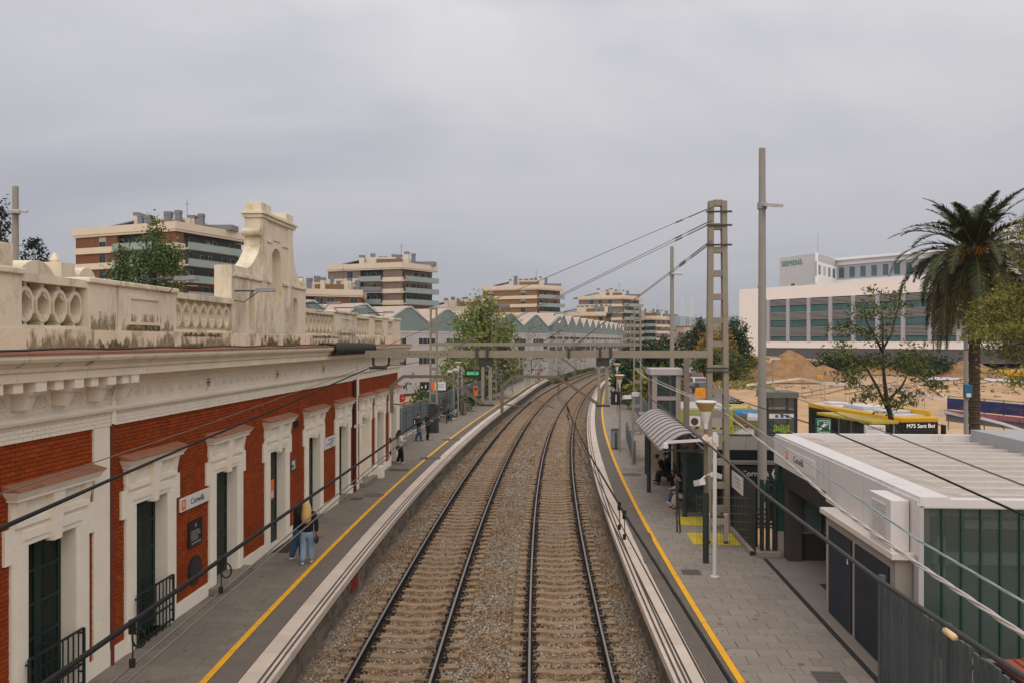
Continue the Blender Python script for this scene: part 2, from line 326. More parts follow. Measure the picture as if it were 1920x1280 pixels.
# ------------------------------------------------------------------ platforms
slab_m = mat('platform_slab', '#6a6056', .95, .15, 2)
paver_m = mat('platform_paver', '#847a6f', .88, .16, 1.6, .12, 60, rnd=.09, stain='#665c52', ssc=.9, sth=.5)
coping_m = mat('coping_stone', '#bbab9c', .85, .1, 1.6, .12, 50, rnd=.07, stain='#8d7c6c', ssc=1.3, sth=.6)
stripe_m = mat('dark_strip', '#4a423c', .9, .15, 3)
yellow_m = mat('yellow_line_paint', '#d99e14', .75, .1, 3, stain='#a07c33', ssc=3.5, sth=.54)
stone_m = mat('platform_wall_stone', '#6d6154', .95, .25, 2, .6, 18, island=.25, stain='#4f483d', ssc=1.2, sth=.5)
def tact_mat():
    m = mat('ribbed_tactile_paving', '#4f4740', .9, .1, 2, stain='#544c45', ssc=1, sth=.58); t = m.node_tree; n = t.nodes.new; l = t.links.new; return m
tact_m = tact_mat()
def ribbon(b, f, o0, o1, y0, y1, z, step=1.5):
    ys = [y0]; 
    while ys[-1] < y1-1e-6: ys.append(min(y1, ys[-1]+step))
    return b.strip([[(f(y)+min(o0, o1), y, z), (f(y)+max(o0, o1), y, z)] for y in ys])
def ribs(b, f, o0, o1, y0, y1, n, step=3):
    for i in range(n):
        o = o0+(o1-o0)*(i+.5)/n; w = abs(o1-o0)/n*.28; ys = [y0+(y1-y0)*k/int((y1-y0)/step) for k in range(int((y1-y0)/step)+1)]
        b.strip([[(f(y)+o-w, y, .0), (f(y)+o-w*.6, y, .012), (f(y)+o+w*.6, y, .012), (f(y)+o+w, y, .0)] for y in ys])
    return b
def back_left(y): return -8.8 if y < 42.2 else EL(y)-4.3+.5*smooth(60, 100, y)
def back_right(y): return 5.78 if y < 38 else 5.78+(ER(y)-ER(38))*1.0
PV = {}
paver_d = mat('dark_platform_paver', '#736a5f', .9, .16, 1.6, .12, 60, rnd=.09, stain='#5a5148', ssc=.9, sth=.5)
def paver_mesh(w, l, m):
    k = (round(w, 2), round(l, 2), m.name)
    if k not in PV:
        g = .0025; PV[k] = MB().hexa([(g,g,-.05),(w-g,g,-.05),(w-g,l-g,-.05),(g,l-g,-.05),(g+.002,g+.002,0),(w-g-.002,g+.002,0),(w-g-.002,l-g-.002,0),(g+.002,l-g-.002,0)]).mesh('paver', m)
    return PV[k]
for nm, f, sgn, bk, yend in (('left', EL, -1, back_left, 131), ('right', ER, 1, back_right, 150)):
    p = bpy.data.objects.new('platform', None); C.objects.link(p); p['kind'] = 'structure'
    b = MB(); ys = [2+i*2 for i in range(20)]+[42.4+i*3 for i in range(31)]; ys = [y for y in ys if y < yend]+[yend]
    b.strip([[(min(f(y)+sgn*.12, bk(y)), y, -.03), (max(f(y)+sgn*.12, bk(y)), y, -.03)] for y in ys]); b.build('slab', slab_m, p)
    b = MB(); b.strip([[(f(y)+sgn*.14, y, -1.2), (f(y)+sgn*.14, y, -.03)] for y in ys]); b.build('wall_backing', mat('wall_mortar', '#57503f', .95, .2, 3), p)
    # stone facing of the platform wall
    b = MB(); y = 8.
    while y < min(yend, 100):
        z = -.95
        for c in range(4):
            h = .2+random.uniform(-.02, .02); off = .12+random.uniform(-.02, .035); l = random.uniform(.3, .55)
            yy = y-(.2 if c % 2 else 0)
            x0 = f(yy)+sgn*off; x1 = f(yy)+sgn*(off+.12)
            b.box(min(x0, x1), max(x0, x1), yy+.012, yy+l-.012, z+.01, min(-.19, z+h-.01)); z += h
        y += .43
    b.build('wall_stones', stone_m, p, kind='stuff')
    # coping
    y = 4.; k = 0
    while y < yend-.1:
        l = .98 if y < 70 else 2.9; y1 = min(yend, y+l); b = MB()
        b.hexa([(f(y)+sgn*a, y+.006, -.17) for a in ((0, .6) if sgn > 0 else (.6, 0))]+[(f(y1)+sgn*a, y1-.006, -.17) for a in ((.6, 0) if sgn > 0 else (0, .6))]
               +[(f(y)+sgn*a, y+.006, .003) for a in ((0, .6) if sgn > 0 else (.6, 0))]+[(f(y1)+sgn*a, y1-.006, .003) for a in ((.6, 0) if sgn > 0 else (0, .6))])
        b.build('coping_stone', coping_m, p, bevel=.006 if y < 40 else 0); y = y1+.0
    for o in (.075, .19):
        ribbon(MB(), f, sgn*o, sgn*(o+.05), 4, yend, .007).build('rubber_strip', stripe_m, p)
    ribbon(MB(), f, sgn*.6, sgn*1.17, 4, yend, -.002).build('tactile_paving', tact_m, p)
    ribs(MB(), f, sgn*.62, sgn*1.15, 8, 75, 12).build('tactile_ribs', mat('tactile_rib', '#776d63', .85, .1, 2), p, kind='stuff')  # ribs coloured paler than the strip beneath: relief shading put into the colour
    ribbon(MB(), f, sgn*1.17, sgn*1.31, 4, yend, .006).build('yellow_line', yellow_m, p)
    # pavers: nearest rows one by one, the rest joined
    y = 9.; n = 0; rest = MB(); row = 0
    while y < min(yend, 90):
        x0 = f(y)+sgn*1.31; x1 = bk(y); wtot = abs(x1-x0); cols = max(1, round(wtot/.62)); w = wtot/cols; xs_ = min(x0, x1); lrow = .4
        cells = [(c*w, w) for c in range(cols)] if row % 2 == 0 else [(0, w/2)]+[(w/2+c*w, w) for c in range(cols-1)]+[(wtot-w/2, w/2)]
        for x_, w_ in cells:
            if y > (14.2 if sgn > 0 else 15.0) and n < 298: inst('paver', paver_mesh(w_, lrow, paver_d if sgn < 0 else paver_m), p, (xs_+x_, y, random.uniform(-.002, .001))); n += 1
            else: rest.box(xs_+x_+.003, xs_+x_+w_-.003, y+.003, y+lrow-.003, -.05, random.uniform(-.002, .001))
        y += lrow; row += 1
    rest.build('pavers', paver_d if sgn < 0 else paver_m, p, kind='stuff')
    b = MB(); b.strip([[(f(y)+sgn*1.31, y, 0), (bk(y), y, 0)][::sgn] for y in [89.8+i*3 for i in range(14)] if y < yend]); b.build('far_paving', paver_m, p)
# chewing-gum spots and drips on the paving
for nm, f, sgn in (('left', EL, -1), ('right', ER, 1)):
    b = MB(); r_ = random.Random(sgn+5)
    for i in range(420):
        y = 10+32*r_.random()**1.3; x = f(y)+sgn*(1.35+(1.5 if sgn < 0 else 2.6)*r_.random()); q = r_.uniform(.012, .035) if r_.random() < .93 else r_.uniform(.045, .09)
        k = len(b.v); b.v += [(x+q*cos(t)*r_.uniform(.8, 1.2), y+q*sin(t)*r_.uniform(.8, 1.2), .0025) for t in [j*pi/4 for j in range(8)]]; b.f.append(tuple(range(k, k+8)))
    o = b.build('gum_spots', mat('gum_grey', '#615850', .9, .2, 3, island=.3)); o['kind'] = 'stuff'
# platform floor details
iron = mat('cast_iron_cover', '#564e48', .7, .2, 9, .3, 60)
def cover(x, y, w, l, label, rnd=False):
    b = MB()
    if rnd: b.lathe([(w/2, 0), (w/2, .008), (w/2-.03, .01), (.02, .01)], (x, y, 0), 20)
    else:
        b.box(x-w/2, x+w/2, y-l/2, y+l/2, 0, .006)
        for i in range(6): b.box(x-w/2+.03, x+w/2-.03, y-l/2+l*(i+.3)/6, y-l/2+l*(i+.6)/6, .006, .012)
    tag(b.build('manhole_cover', iron), label, 'manhole cover', 'covers in the platform paving')
cover(-7.78, 32.2, .85, .8, 'round iron cover on the left platform before the white doorway', True)
cover(-8.3, 31.4, .5, .5, 'small square iron grating close to the station wall on the left platform')
cover(-8.1, 38.6, 1.0, .7, 'dark rectangular cover in front of the woman in the white shirt')
cover(-7.2, 50.6, 1.1, .7, 'dark cover under the yellow line beside the two men standing')
cover(-7.2, 42.5, 1.1, .8, 'dark cover crossing the yellow line near the far end of the brick station')
cover(2.5, 26.0, .6, .9, 'large dark plate on the right platform under the dangling cable end')
cover(2.52, 23.0, .5, .5, 'small dark plate in the ribbed strip of the right platform, farther one')
cover(2.6, 21.6, .5, .5, 'small dark plate in the ribbed strip of the right platform, nearer one')
cover(3.45, 22.0, .5, .5, 'square iron grating beside the white camera pole')
cover(4.95, 15.1, .55, .9, 'dark floor grating in the paving at the bottom edge of the photo')
cover(3.2, 38.0, .9, .8, 'round iron cover near the first shelter post', True)
b = MB(); b.box(5.74, 5.86, 12, 23.5, -.002, .008); tag(b.build('drain_channel', mat('drain_iron', '#272321', .8, .2, 8)), 'long dark drain channel in the paving along the glass station hall', 'drain')
b = MB(); b.box(EL(22)-.11, EL(22)-.07, 21.7, 22.35, -.66, -.28); tag(b.build('red_plate', mat('red_enamel', '#7a2318', .6, .1, 4)), 'small red plate fixed low on the left platform wall above the ballast', 'plate')
# ------------------------------------------------------------------ brick station (left)
F = -8.83; Y0, Y1 = 3.0, 42.1
cream = mat('cream_stucco', '#d9ccb4', .9, .1, 1.3, .25, 30, stain='#a08b6d', ssc=.7, sth=.6)
cream_w = mat('weathered_cream_stone', '#d6c9b1', .92, .12, 1.5, .35, 22, stain='#97866b', ssc=1.1, sth=.52, stretch=(1, 1, .45))
cream_b = mat('mossy_cream_stone', '#dccbb0', .92, .15, 1.5, .4, 22, stain='#75684a', ssc=1.6, sth=.5, stretch=(1, 1, .6))
white_w = mat('pale_trim_paint', '#e0d6c4', .85, .07, 1.5, .15, 40, stain='#a5967e', ssc=.9, sth=.64)
brick_m = mat('red_brick', '#934015', .88, .2, 1.4, .25, 60, rnd=.16, island=.16, stain='#6b2a14', ssc=.8, sth=.55, spec=.2)
mortar_m = mat('dark_red_mortar', '#5a2610', .95, .15, 5, .2)
door_m = mat('dark_green_paint', '#0f2a24', .6, .15, 2); pane_m = mat('dark_door_glass', '#0e1c19', .25, .1, 1, spec=.2)
iron_g = mat('green_iron', '#1c2623', .55, .1, 4); tile_m = mat('terracotta_tile', '#94644b', .9, .18, 3, .3, 30, stain='#6b4a38', ssc=2, sth=.55)
step_m = mat('grey_step_stone', '#7a7164', .9, .15, 2, .3, 30, stain='#564d41', ssc=1.5, sth=.55)
bld = thing('station_building', 'long single-storey brick station with cream trim and ornate parapet along the left platform', 'station building', (F, 22, 0))
def fb(b, d0, d1, y0, y1, z0, z1): return b.box(F+d0, F+d1, y0, y1, z0, z1)
DC = [5.9, 9.5, 13.18, 16.5, 20.28, 24.0, 27.6, 31.3, 34.85, 37.7, 40.7]
DW, DH, SW = .64, 2.98, 1.04       # half opening, opening height, half surround
# core walls
b = MB(); yy = Y0
for c in DC+[None]:
    y1 = c-DW-.012 if c else Y1
    fb(b, -.5, -.02, yy, y1, 0, DH)
    if c: yy = c+DW+.012
fb(b, -.5, -.02, Y0, Y1, DH+.01, 4.66); fb(b, -.9, -.5, Y0, Y1, 0, 6.1)
b.build('wall', mortar_m, bld)
b = MB(); b.box(F-11, F-.9, Y0, Y1, 0, 6.1); b.build('building_mass', cream, bld)
b = MB(); b.box(F-11, F-.3, Y0, Y1, 6.1, 6.16); b.build('roof', mat('flat_roof', '#8d7a68', .95, .15, 1), bld)
# brickwork: nearest bricks one by one, the rest joined
PIL = [(14.38, 14.9), (33.1, 33.5), (Y1-.35, Y1)]
BM = MB().box(-.03, 0, .006, .214, .006, .069).mesh('brick', brick_m)
rest = MB(); cnt = 0; zc = .31; row = 0
spans = []
def blocked(y0, y1, z0, z1):
    for c in DC:
        if y1 > c-SW+.24 and y0 < c+SW-.24 and z0 < 3.5: return True
        if y1 > c-.9 and y0 < c+.9 and 2.72 < z1 and z0 < 3.35: return True
        if y1 > c-.85 and y0 < c+.85 and z1 > 3.3 and z0 < 3.75: return True
    for a, q in PIL:
        if y1 > a+.23 and y0 < q-.23: return True
    return False
while zc < 4.62:
    y = 8.0+(.11 if row % 2 else 0)
    while y < Y1-.2:
        # bricks shortened where they meet trim
        a, q = y, y+.22
        if not blocked(a, q, zc, zc+.075):
            if cnt < 296 and 12.0 < a < 14.2 and zc > 3.9: inst('brick', BM, bld, (F-wloc(bld).x+random.uniform(-.003, .003), a-wloc(bld).y, zc)); cnt += 1
            else:
                o = random.uniform(-.003, .003); fb(rest, -.03, o, a+.006, q-.006, zc+.006, zc+.069)
        else:
            if not blocked(a, a+.1, zc, zc+.075): fb(rest, -.03, 0, a+.006, a+.098, zc+.006, zc+.069)
            elif not blocked(q-.1, q, zc, zc+.075): fb(rest, -.03, 0, q-.098, q-.006, zc+.006, zc+.069)
        y += .22
    zc += .075; row += 1
rest.build('brickwork', brick_m, bld, kind='stuff')
# pilasters, drain chases
for a, q in PIL:
    fb(MB(), -.02, .045, a, q, 0, 4.66).build('pilaster', white_w, bld, bevel=.01)
b = MB(); b.tube([(F+.04, 14.97, .0), (F+.04, 14.97, 4.7)], .045, 8); b.build('downpipe', mat('red_pipe', '#6b2818', .7, .1, 3), bld)
b = MB(); b.tube([(F+.08, 14.95, 4.7), (F+.08, 14.95, 5.2), (F+.16, 14.95, 5.45), (F+.3, 14.95, 5.62)], .05, 8); b.build('downpipe', white_w, bld)
b = MB(); b.tube([(F+.06, 32.85, 0), (F+.06, 32.85, 4.7)], .09, 8); b.build('downpipe', mat('brown_pipe', '#45190f', .7, .1, 3), bld)
b = MB(); b.tube([(F+.08, 33.3, 4.0), (F+.08, 33.3, 5.5)], .06, 8); b.build('downpipe', white_w, bld)
# plinth pieces between surrounds
ed = [Y0]+[v for c in DC for v in (c-SW, c+SW)]+[Y1]
for a, q in zip(ed[::2], ed[1::2]):
    fb(MB(), -.02, .035, a, q, 0, .31).build('plinth', white_w, bld)
# doors and surrounds
HD = {}
def shared(key, mk, m, name, off):     # same mesh, moved along the facade
    if key not in HD: HD[key] = mk().mesh(name, m)
    return inst(name, HD[key], bld, (0, off-22, 0))
def loc(mk):      # facade-local builder: x = proud of wall, y about the door centre
    return mk
def jambs():
    b = MB()
    for s in (-1, 1):
        y0, y1 = sorted((s*DW, s*SW)); b.box(-.02, .045, y0, y1, 0, 2.96); b.box(-.02, .065, *sorted((s*(DW+.1), s*(SW-.1))), .0, 2.96)
        y0, y1 = sorted((s*SW, s*1.2)); b.box(-.02, .05, y0, y1, 2.74, 3.3)
        b.box(-.45, -.02, *sorted((s*DW, s*(DW+.02))), 0, DH)
    return b
def lintel():
    b = MB(); b.box(-.02, .055, -SW, SW, 2.96, 3.42); b.box(-.02, .1, -SW+.06, SW-.06, 3.3, 3.4); b.box(-.02, .08, -DW-.14, DW+.14, 3.06, 3.2)
    b.box(-.02, .05, -SW-.02, SW+.02, 3.42, 3.74); b.box(-.45, -.02, -DW, DW, DH, DH+.02); return b
def keystone(): return MB().hexa([(-.02,-.11,2.9),(.13,-.11,2.9),(.13,.11,2.9),(-.02,.11,2.9),(-.02,-.15,3.74),(.17,-.15,3.74),(.17,.15,3.74),(-.02,.15,3.74)])
def bracket():
    b = MB()
    for s in (-1, 1): b.hexa([(-.02,s*.9-.11,3.26),(.08,s*.9-.1,3.36),(.08,s*.9+.1,3.36),(-.02,s*.9+.1,3.36),(-.02,s*.9-.1,3.74),(.15,s*.9-.1,3.74),(.15,s*.9+.1,3.74),(-.02,s*.9+.1,3.74)])
    return b
def hood():
    b = MB(); b.box(-.02, .19, -1.1, 1.1, 3.74, 3.79); b.hexa([(-.02,-1.12,3.79),(.2,-1.12,3.79),(.2,1.12,3.79),(-.02,1.12,3.79),(-.02,-1.2,3.91),(.27,-1.2,3.91),(.27,1.2,3.91),(-.02,1.2,3.91)]); return b
def hood_tiles():
    b = MB()
    for i in range(8): b.hexa([(-.02,-1.2+i*.3+.004,3.913),(.29,-1.2+i*.3+.004,3.913),(.29,-.9+i*.3-.004,3.913),(-.02,-.9+i*.3-.004,3.913),(-.02,-1.2+i*.3+.004,4.02),(.29,-1.2+i*.3+.004,3.935),(.29,-.9+i*.3-.004,3.935),(-.02,-.9+i*.3-.004,4.02)])
    return b
def leaf():
    b = MB(); x0, x1 = -.29, -.24
    for s in (-1, 1):
        lo, hi = sorted((0, s*DW)); b.box(x0, x1, lo, lo+.09, .04, DH); b.box(x0, x1, hi-.09, hi, .04, DH)
        for z in (.04, .62, 1.2, 1.78, 2.36, 2.9): b.box(x0, x1, lo+.09, hi-.09, z, z+(.3 if z < .1 else .05))
    return b
PNM = MB().box(-.275, -.255, -.24, .24, 0, .53).mesh('pane', pane_m)
def door(c, white=False):
    dm = white_w if white else door_m
    d = leaf().build('door', dm, bld, world=False); d.location = (0, c-22, 0)
    for s in (-1, 1):
        for z in (.34, .67, 1.25, 1.83, 2.41):
            inst('pane', PNM, d, (0, s*DW/2, z), scale=(1, 1, .53/.53 if z > .4 else .5))
    b = MB(); b.tube([(-.24, .06, 1.05), (-.18, .06, 1.05), (-.18, .14, 1.05)], .012, 6); h = b.build('handle', iron_g, d, world=False)
for c in DC:
    shared('j', jambs, white_w, 'door_surround', c); shared('l', lintel, white_w, 'lintel', c); shared('k', keystone, white_w, 'keystone', c)
    shared('b', bracket, white_w, 'bracket', c); shared('h', hood, white_w, 'hood', c); shared('t', hood_tiles, tile_m, 'hood_tiles', c)
    if c != 34.85: door(c)
fb(MB(), -.29, -.24, 34.85-DW, 34.85+DW, .2, DH).build('door', cream, bld, label='plain cream painted door')
mat('dark_interior', '#0d100f', .9, .1, 1)
for c in DC: fb(MB(), -.52, -.45, c-DW, c+DW, 0, DH).build('door_backing', MC['dark_interior'], bld)
# low iron railings in front of the two nearest doors
for c in (9.5, 13.18, 16.5):
    b = MB(); y0, y1 = c-.74, c+.74
    for z in (.1, .45, 1.08): fb(b, .1, .135, y0, y1, z, z+.035)
    n = 10
    for i in range(n+1):
        y = y0+(y1-y0)*i/n; w = .018 if i in (0, n) else .006; fb(b, .105, .13+(.02 if w > .01 else 0), y-w, y+w, .0 if i % 2 else .06, 1.1)
    for z in (.3, 1.0): fb(b, -.02, .11, y1-.015, y1+.015, z, z+.03); fb(b, -.02, .11, y0-.015, y0+.015, z, z+.03)
    b.build('railing', iron_g, bld)
# steps
for c, w, d, h in ((20.28, 1.08, .34, .17), (34.85, 1.1, .3, .2), (31.3, .8, .12, .1), (27.6, .8, .12, .08)):
    fb(MB(), -.4, d, c-w, c+w, 0, h).build('step', step_m, bld, bevel=.015)
fb(MB(), -.4, .1, 24.0-.62, 24.0+.62, 0, .05).build('step', mat('marble_sill', '#cfc3b4', .6, .1, 2), bld)
fb(MB(), .0, .5, 36.3-.25, 36.3+.25, 0, .55).build('plinth_block', white_w, bld, bevel=.02)
fb(MB(), .11, .6, 24.0-.75, 24.0+.85, 0, .012).build('mat', mat('black_mat', '#2d2a29', .95, .1, 8), bld)
# band, frieze, cornice
def prof(b, pts, y0, y1): return b.prism([(F+d, z) for d, z in pts], lambda u, v, a: (u, a, v), y0, y1)
rb = MB(); z = 4.66; r = 0
while z < 4.94:
    y = 8+(.11 if r % 2 else 0)
    while y < Y1: fb(rb, .0, .055+random.uniform(-.003, .003), y+.005, y+.215, z+.005, z+.067); y += .22
    z += .072; r += 1
fb(MB(), -.02, .04, Y0, Y1, 4.663, 4.95).build('frieze_band', white_w, bld); rb.build('band_bricks', white_w, bld, kind='stuff')
prof(MB(), [(-.1, 4.95), (.13, 4.95), (.15, 5.0), (.15, 5.04), (.07, 5.08), (-.1, 5.08)], Y0, Y1).build('frieze_ledge', white_w, bld)
for a, q in ((Y0, 15.1), (15.1, 38.0), (38.0, Y1)): prof(MB(), [(-.1, 5.08), (.05, 5.08), (.05, 5.5), (-.1, 5.5)], a, q).build('frieze', white_w, bld)
CP = [(-.1, 5.5), (.1, 5.5), (.14, 5.56), (.16, 5.62), (.52, 5.66), (.52, 5.8), (.56, 5.82), (.58, 5.88), (.63, 5.93), (.69, 5.97), (.72, 6.02), (.72, 6.08), (-.1, 6.13)]
ys = [Y0, 7, 10.2, 11.6, 13.4, 15.4, 18.2, 21.5, 24.8, 28.3, 33.0, 36.5, 40, Y1]
for a, q in zip(ys, ys[1:]): prof(MB(), CP, a+.004, q-.004).build('cornice', cream, bld)
prof(MB(), [(.0, 6.12), (.745, 6.085), (.745, 6.12), (.0, 6.17)], Y0, Y1).build('cornice_tiles', tile_m, bld)
for i, (y, w) in enumerate(((11.65, .12), (12.6, .1), (13.45, .16), (15.45, .06), (18.25, .05), (21.5, .05), (24.85, .05))):
    b = MB(); prof_ = [(.724, 6.075), (.724, 6.02), (.694, 5.968), (.634, 5.928), (.584, 5.878)]
    b.strip([[(F+d+.003, y-w*(1-.15*k)-.04*k, z) for k, (d, z) in enumerate(prof_)], [(F+d+.003, y+w*(1-.2*k)-.05*k, z) for k, (d, z) in enumerate(prof_)]]); b.build('runoff_stain', mat('black_runoff', '#2c2620', .95, .3, 7), bld)
ragged(MC['black_runoff'], 9, .36, .3)
# frieze ornaments: consoles, dentils, palmettes, medallions
con = MB().box(.05, .5, -.13, .13, 5.5, 5.66).hexa([(.05,-.11,5.44),(.42,-.11,5.44),(.42,.11,5.44),(.05,.11,5.44),(.05,-.13,5.5),(.46,-.13,5.5),(.46,.13,5.5),(.05,.13,5.5)]).hexa([(.05,-.085,5.2),(.27,-.085,5.2),(.27,.085,5.2),(.05,.085,5.2),(.05,-.085,5.44),(.36,-.085,5.44),(.36,.085,5.44),(.05,.085,5.44)]).mesh('console', white_w)
den = MB().box(.1, .47, -.11, .11, 5.5, 5.66).mesh('dentil', white_w)
pal = MB(); pal.box(.05, .06, -.4, .4, 5.1, 5.46)
for k in range(7):
    a = radians(-75+25*k); pal.tube([(.07, sin(a)*r, 5.17+cos(a)*r) for r in (.05, .12, .2)]+[(.075, sin(a)*.25+.03*sin(a), 5.17+cos(a)*.235)], [.012, .02, .03, .015], 5)
for s in (-1, 1):
    pal.tube([(.07, s*(.3+.07*cos(t)), 5.2+.07*sin(t)) for t in [i*.7 for i in range(9)]], .014, 5); pal.tube([(.07, s*(.12+.26*t), 5.42-.3*t*t) for t in (0, .3, .6, .9)], .013, 5)
pal = pal.mesh('palmette', white_w)
ky = [8.2, 9.2, 10.2, 11.2, 12.2, 13.2, 14.2, 15.0]+[38.3+i*.62 for i in range(7)]
for i, y in enumerate(ky):
    inst('console', con, bld, (0, y-22, 0))
    if y < 14.5 or 38 < y < 41.5: inst('dentil', den, bld, (0, y+.5*(1 if y < 20 else .62)-22, 0))
    if y < 14.5: inst('palmette', pal, bld, (0, y+.5-22, 0))
rel = MB()
y = 15.5
while y < 37.8:
    for k in range(5):
        a = radians(-60+30*k); rel.tube([(.055, y-22+sin(a)*r, 5.18+cos(a)*r) for r in (.06, .2)], [.01, .02], 4)
    rel.tube([(.055, y-22+.19*cos(t), 5.3+.12*sin(t)) for t in [i*.5 for i in range(13)]], .012, 4); y += .46
rel.build('frieze_relief', white_w, bld, kind='stuff', world=False)
for y in (19.08, 23.81, 28.49, 33.3):
    m = MB(); m.tube([(F+.05, y, 5.29), (F+.085, y, 5.29)], [.17, .16], 20); o = m.build('medallion', cream, bld)
    m = MB(); [m.tube([(F+.07, y+.08*cos(t), 5.29+.08*sin(t)), (F+.092, y+.08*cos(t), 5.29+.08*sin(t))], .03, 6) for t in [i*pi/3 for i in range(6)]]; m.tube([(F+.07, y, 5.29), (F+.1, y, 5.29)], .035, 8); m.build('rosette', mat('grimy_grille', '#5d5140', .9, .2, 5), o)
# parapet
par = thing('parapet', 'weathered cream roof parapet of ring balustrades and solid piers on the brick station', 'parapet', (F-.2, 22, 6.13))
PX = F+.08
def pb(b, d0, d1, y0, y1, z0, z1): return b.box(PX+d0, PX+d1, y0, y1, z0, z1)
ys = [Y0, 8.9, 12.4, 14.9, 17.4, 20.4, 26.4, 29.6, 32.8, 36, 39, Y1-.3]
for a, q in zip(ys, ys[1:]): pb(MB(), -.42, .1, a+.003, q-.003, 6.14, 6.5).build('base_course', cream_b, par)
RING = []
rg = MB(); n = 24
for (ro, ri, x0, x1) in ((.245, .185, -.26, -.02),):
    b0 = len(rg.v)
    for k in range(n):
        t = 2*pi*k/n
        for r, x in ((ro, x1), (ri, x1), (ri, x0), (ro, x0)): rg.v.append((x, r*.86*cos(t), r*1.2*sin(t)))
    for k in range(n):
        for j in range(4): a, q = b0+k*4+j, b0+k*4+(j+1) % 4; c, d = b0+((k+1) % n)*4+(j+1) % 4, b0+((k+1) % n)*4+j; rg.f.append((a, d, c, q))
ring = rg.mesh('ring', cream_w)
ar = MB()
for sg in (-1, 1):
    pts = [(-.14, .225*cos(t), sg*(.40-.30*sin(t))) for t in [i*pi/10 for i in range(11)]]
    for i in range(10): ar.beam(pts[i], pts[i+1], .2, .07, (0, 0, 1))
arc = ar.mesh('interlacing_arc', cream_w)
def balus(y0, y1, n, closed=False):
    w = (y1-y0)/n; lx = PX-wloc(par).x
    for i in range(n): inst('ring', ring, par, (lx, y0+w*(i+.5)-22, 6.9-6.13), scale=(1, w/.45, 1))
    for i in range(n+1):
        if 0 < i < n: inst('interlacing_arc', arc, par, (lx, y0+w*i-22, 6.9-6.13), scale=(1, w/.45, 1))
    pb(MB(), -.34, .06, y0, y1, 7.26, 7.4).build('handrail', cream_w, par)
    pb(MB(), -.3, .02, y0, y1, 6.5, 6.56).build('foot_rail', cream_w, par)
    if closed: pb(MB(), -.34, -.27, y0, y1, 6.56, 7.26).build('back_panel', cream, par)
def pier(y0, y1, panel=None, top=7.36):
    b = pb(MB(), -.38, .07, y0, y1, 6.5, top); pb(b, -.3, .02, y0, y1, 6.48, 6.5)
    if panel:
        a, q = panel
        for z in (6.62, 7.14): pb(b, .07, .1, a-.06, q+.06, z, z+.06)
        for y in (a-.06, q): pb(b, .07, .1, y, y+.06, 6.68, 7.14)
    b.build('pier', cream_w, par)
    pb(MB(), -.44, .13, y0-.03, y1+.03, top, top+.1).build('pier_cap', cream_b if panel else cream_w, par, bevel=.02)
pier(Y0, 5.5); balus(5.5, 8.4, 6); pier(8.4, 12.23); balus(12.23, 14.0, 4, True); pier(14.0, 14.95); pier(14.98, 17.33, (15.4, 16.5)); balus(17.36, 20.42, 7)
balus(26.43, 29.6, 7); pier(29.6, 32.85, (30.6, 31.9)); balus(32.88, 35.1, 5); pier(35.1, 36.05); balus(36.1, 37.7, 4); pier(37.7, 38.85); balus(38.9, 40.0, 3); pier(40.0, Y1-.3)
# gable (espadana)
ga = thing('bell_gable', 'tall cream scrolled gable with arched niches rising from the station parapet', 'gable', (PX-.2, 23.9, 6.13))
G = [(20.42, 6.14), (26.43, 6.14), (26.43, 8.15), (26.0, 8.17), (25.75, 8.3), (25.5, 8.52), (25.34, 8.75), (25.22, 9.05), (25.16, 9.4), (25.16, 9.85), (22.42, 9.85), (22.42, 9.3), (22.36, 9.0), (22.2, 8.78), (21.95, 8.55), (21.65, 8.36), (21.37, 8.3), (20.42, 8.3)]
# front face with real niches: build as wall with a recess
def arch(y0, y1, z0, z1, n=8): return [(y0, z0), (y1, z0)]+[((y0+y1)/2+(y1-y0)/2*cos(pi*k/n), z1+(y1-y0)/2*sin(pi*k/n)) for k in range(n+1)]
b = MB(); b.prism(G, lambda u, v, a: (a, u, v), PX-.45, PX+.02); body = b.build('gable_wall', cream_w, ga, fix=True)
cut = MB()
for a in (arch(23.3, 24.1, 7.5, 8.7), arch(21.6, 22.0, 6.6, 7.5), arch(25.2, 25.6, 6.6, 7.5)): cut.prism(a, lambda u, v, w: (w, u, v), PX-.22, PX+.3)
co = cut.build('niche_cutter', None, ga, fix=True)
md = body.modifiers.new('niches', 'BOOLEAN'); md.object = co; md.solver = 'EXACT'
dg = bpy.context.evaluated_depsgraph_get(); dg.update()
nm_ = bpy.data.meshes.new_from_object(body.evaluated_get(dg)); body.modifiers.clear(); body.data = nm_; bpy.data.objects.remove(co)
for y0, y1 in ((20.42, 21.45), (22.42, 22.75), (24.75, 25.1)):
    pass
def gb(d0, d1, y0, y1, z0, z1, nm, m=cream_w, bv=.012): return pb(MB(), d0, d1, y0, y1, z0, z1).build(nm, m, ga, bevel=bv)
gb(-.5, .1, 22.36, 25.22, 9.85, 9.95, 'cornice_strip'); gb(-.54, .15, 22.3, 25.28, 9.95, 10.02, 'cornice_strip'); gb(-.45, .04, 22.42, 23.2, 10.02, 10.3, 'finial_block'); gb(-.45, .04, 24.5, 25.14, 10.02, 10.3, 'finial_block'); gb(-.4, .0, 23.2, 24.5, 10.02, 10.12, 'crown_slab')
gb(.02, .06, 22.45, 23.25, 9.2, 9.25, 'moulding'); gb(.02, .06, 24.2, 25.1, 9.2, 9.25, 'moulding'); gb(.02, .08, 20.5, 23.2, 8.0, 8.1, 'moulding'); gb(.02, .08, 24.2, 26.4, 8.0, 8.1, 'moulding')
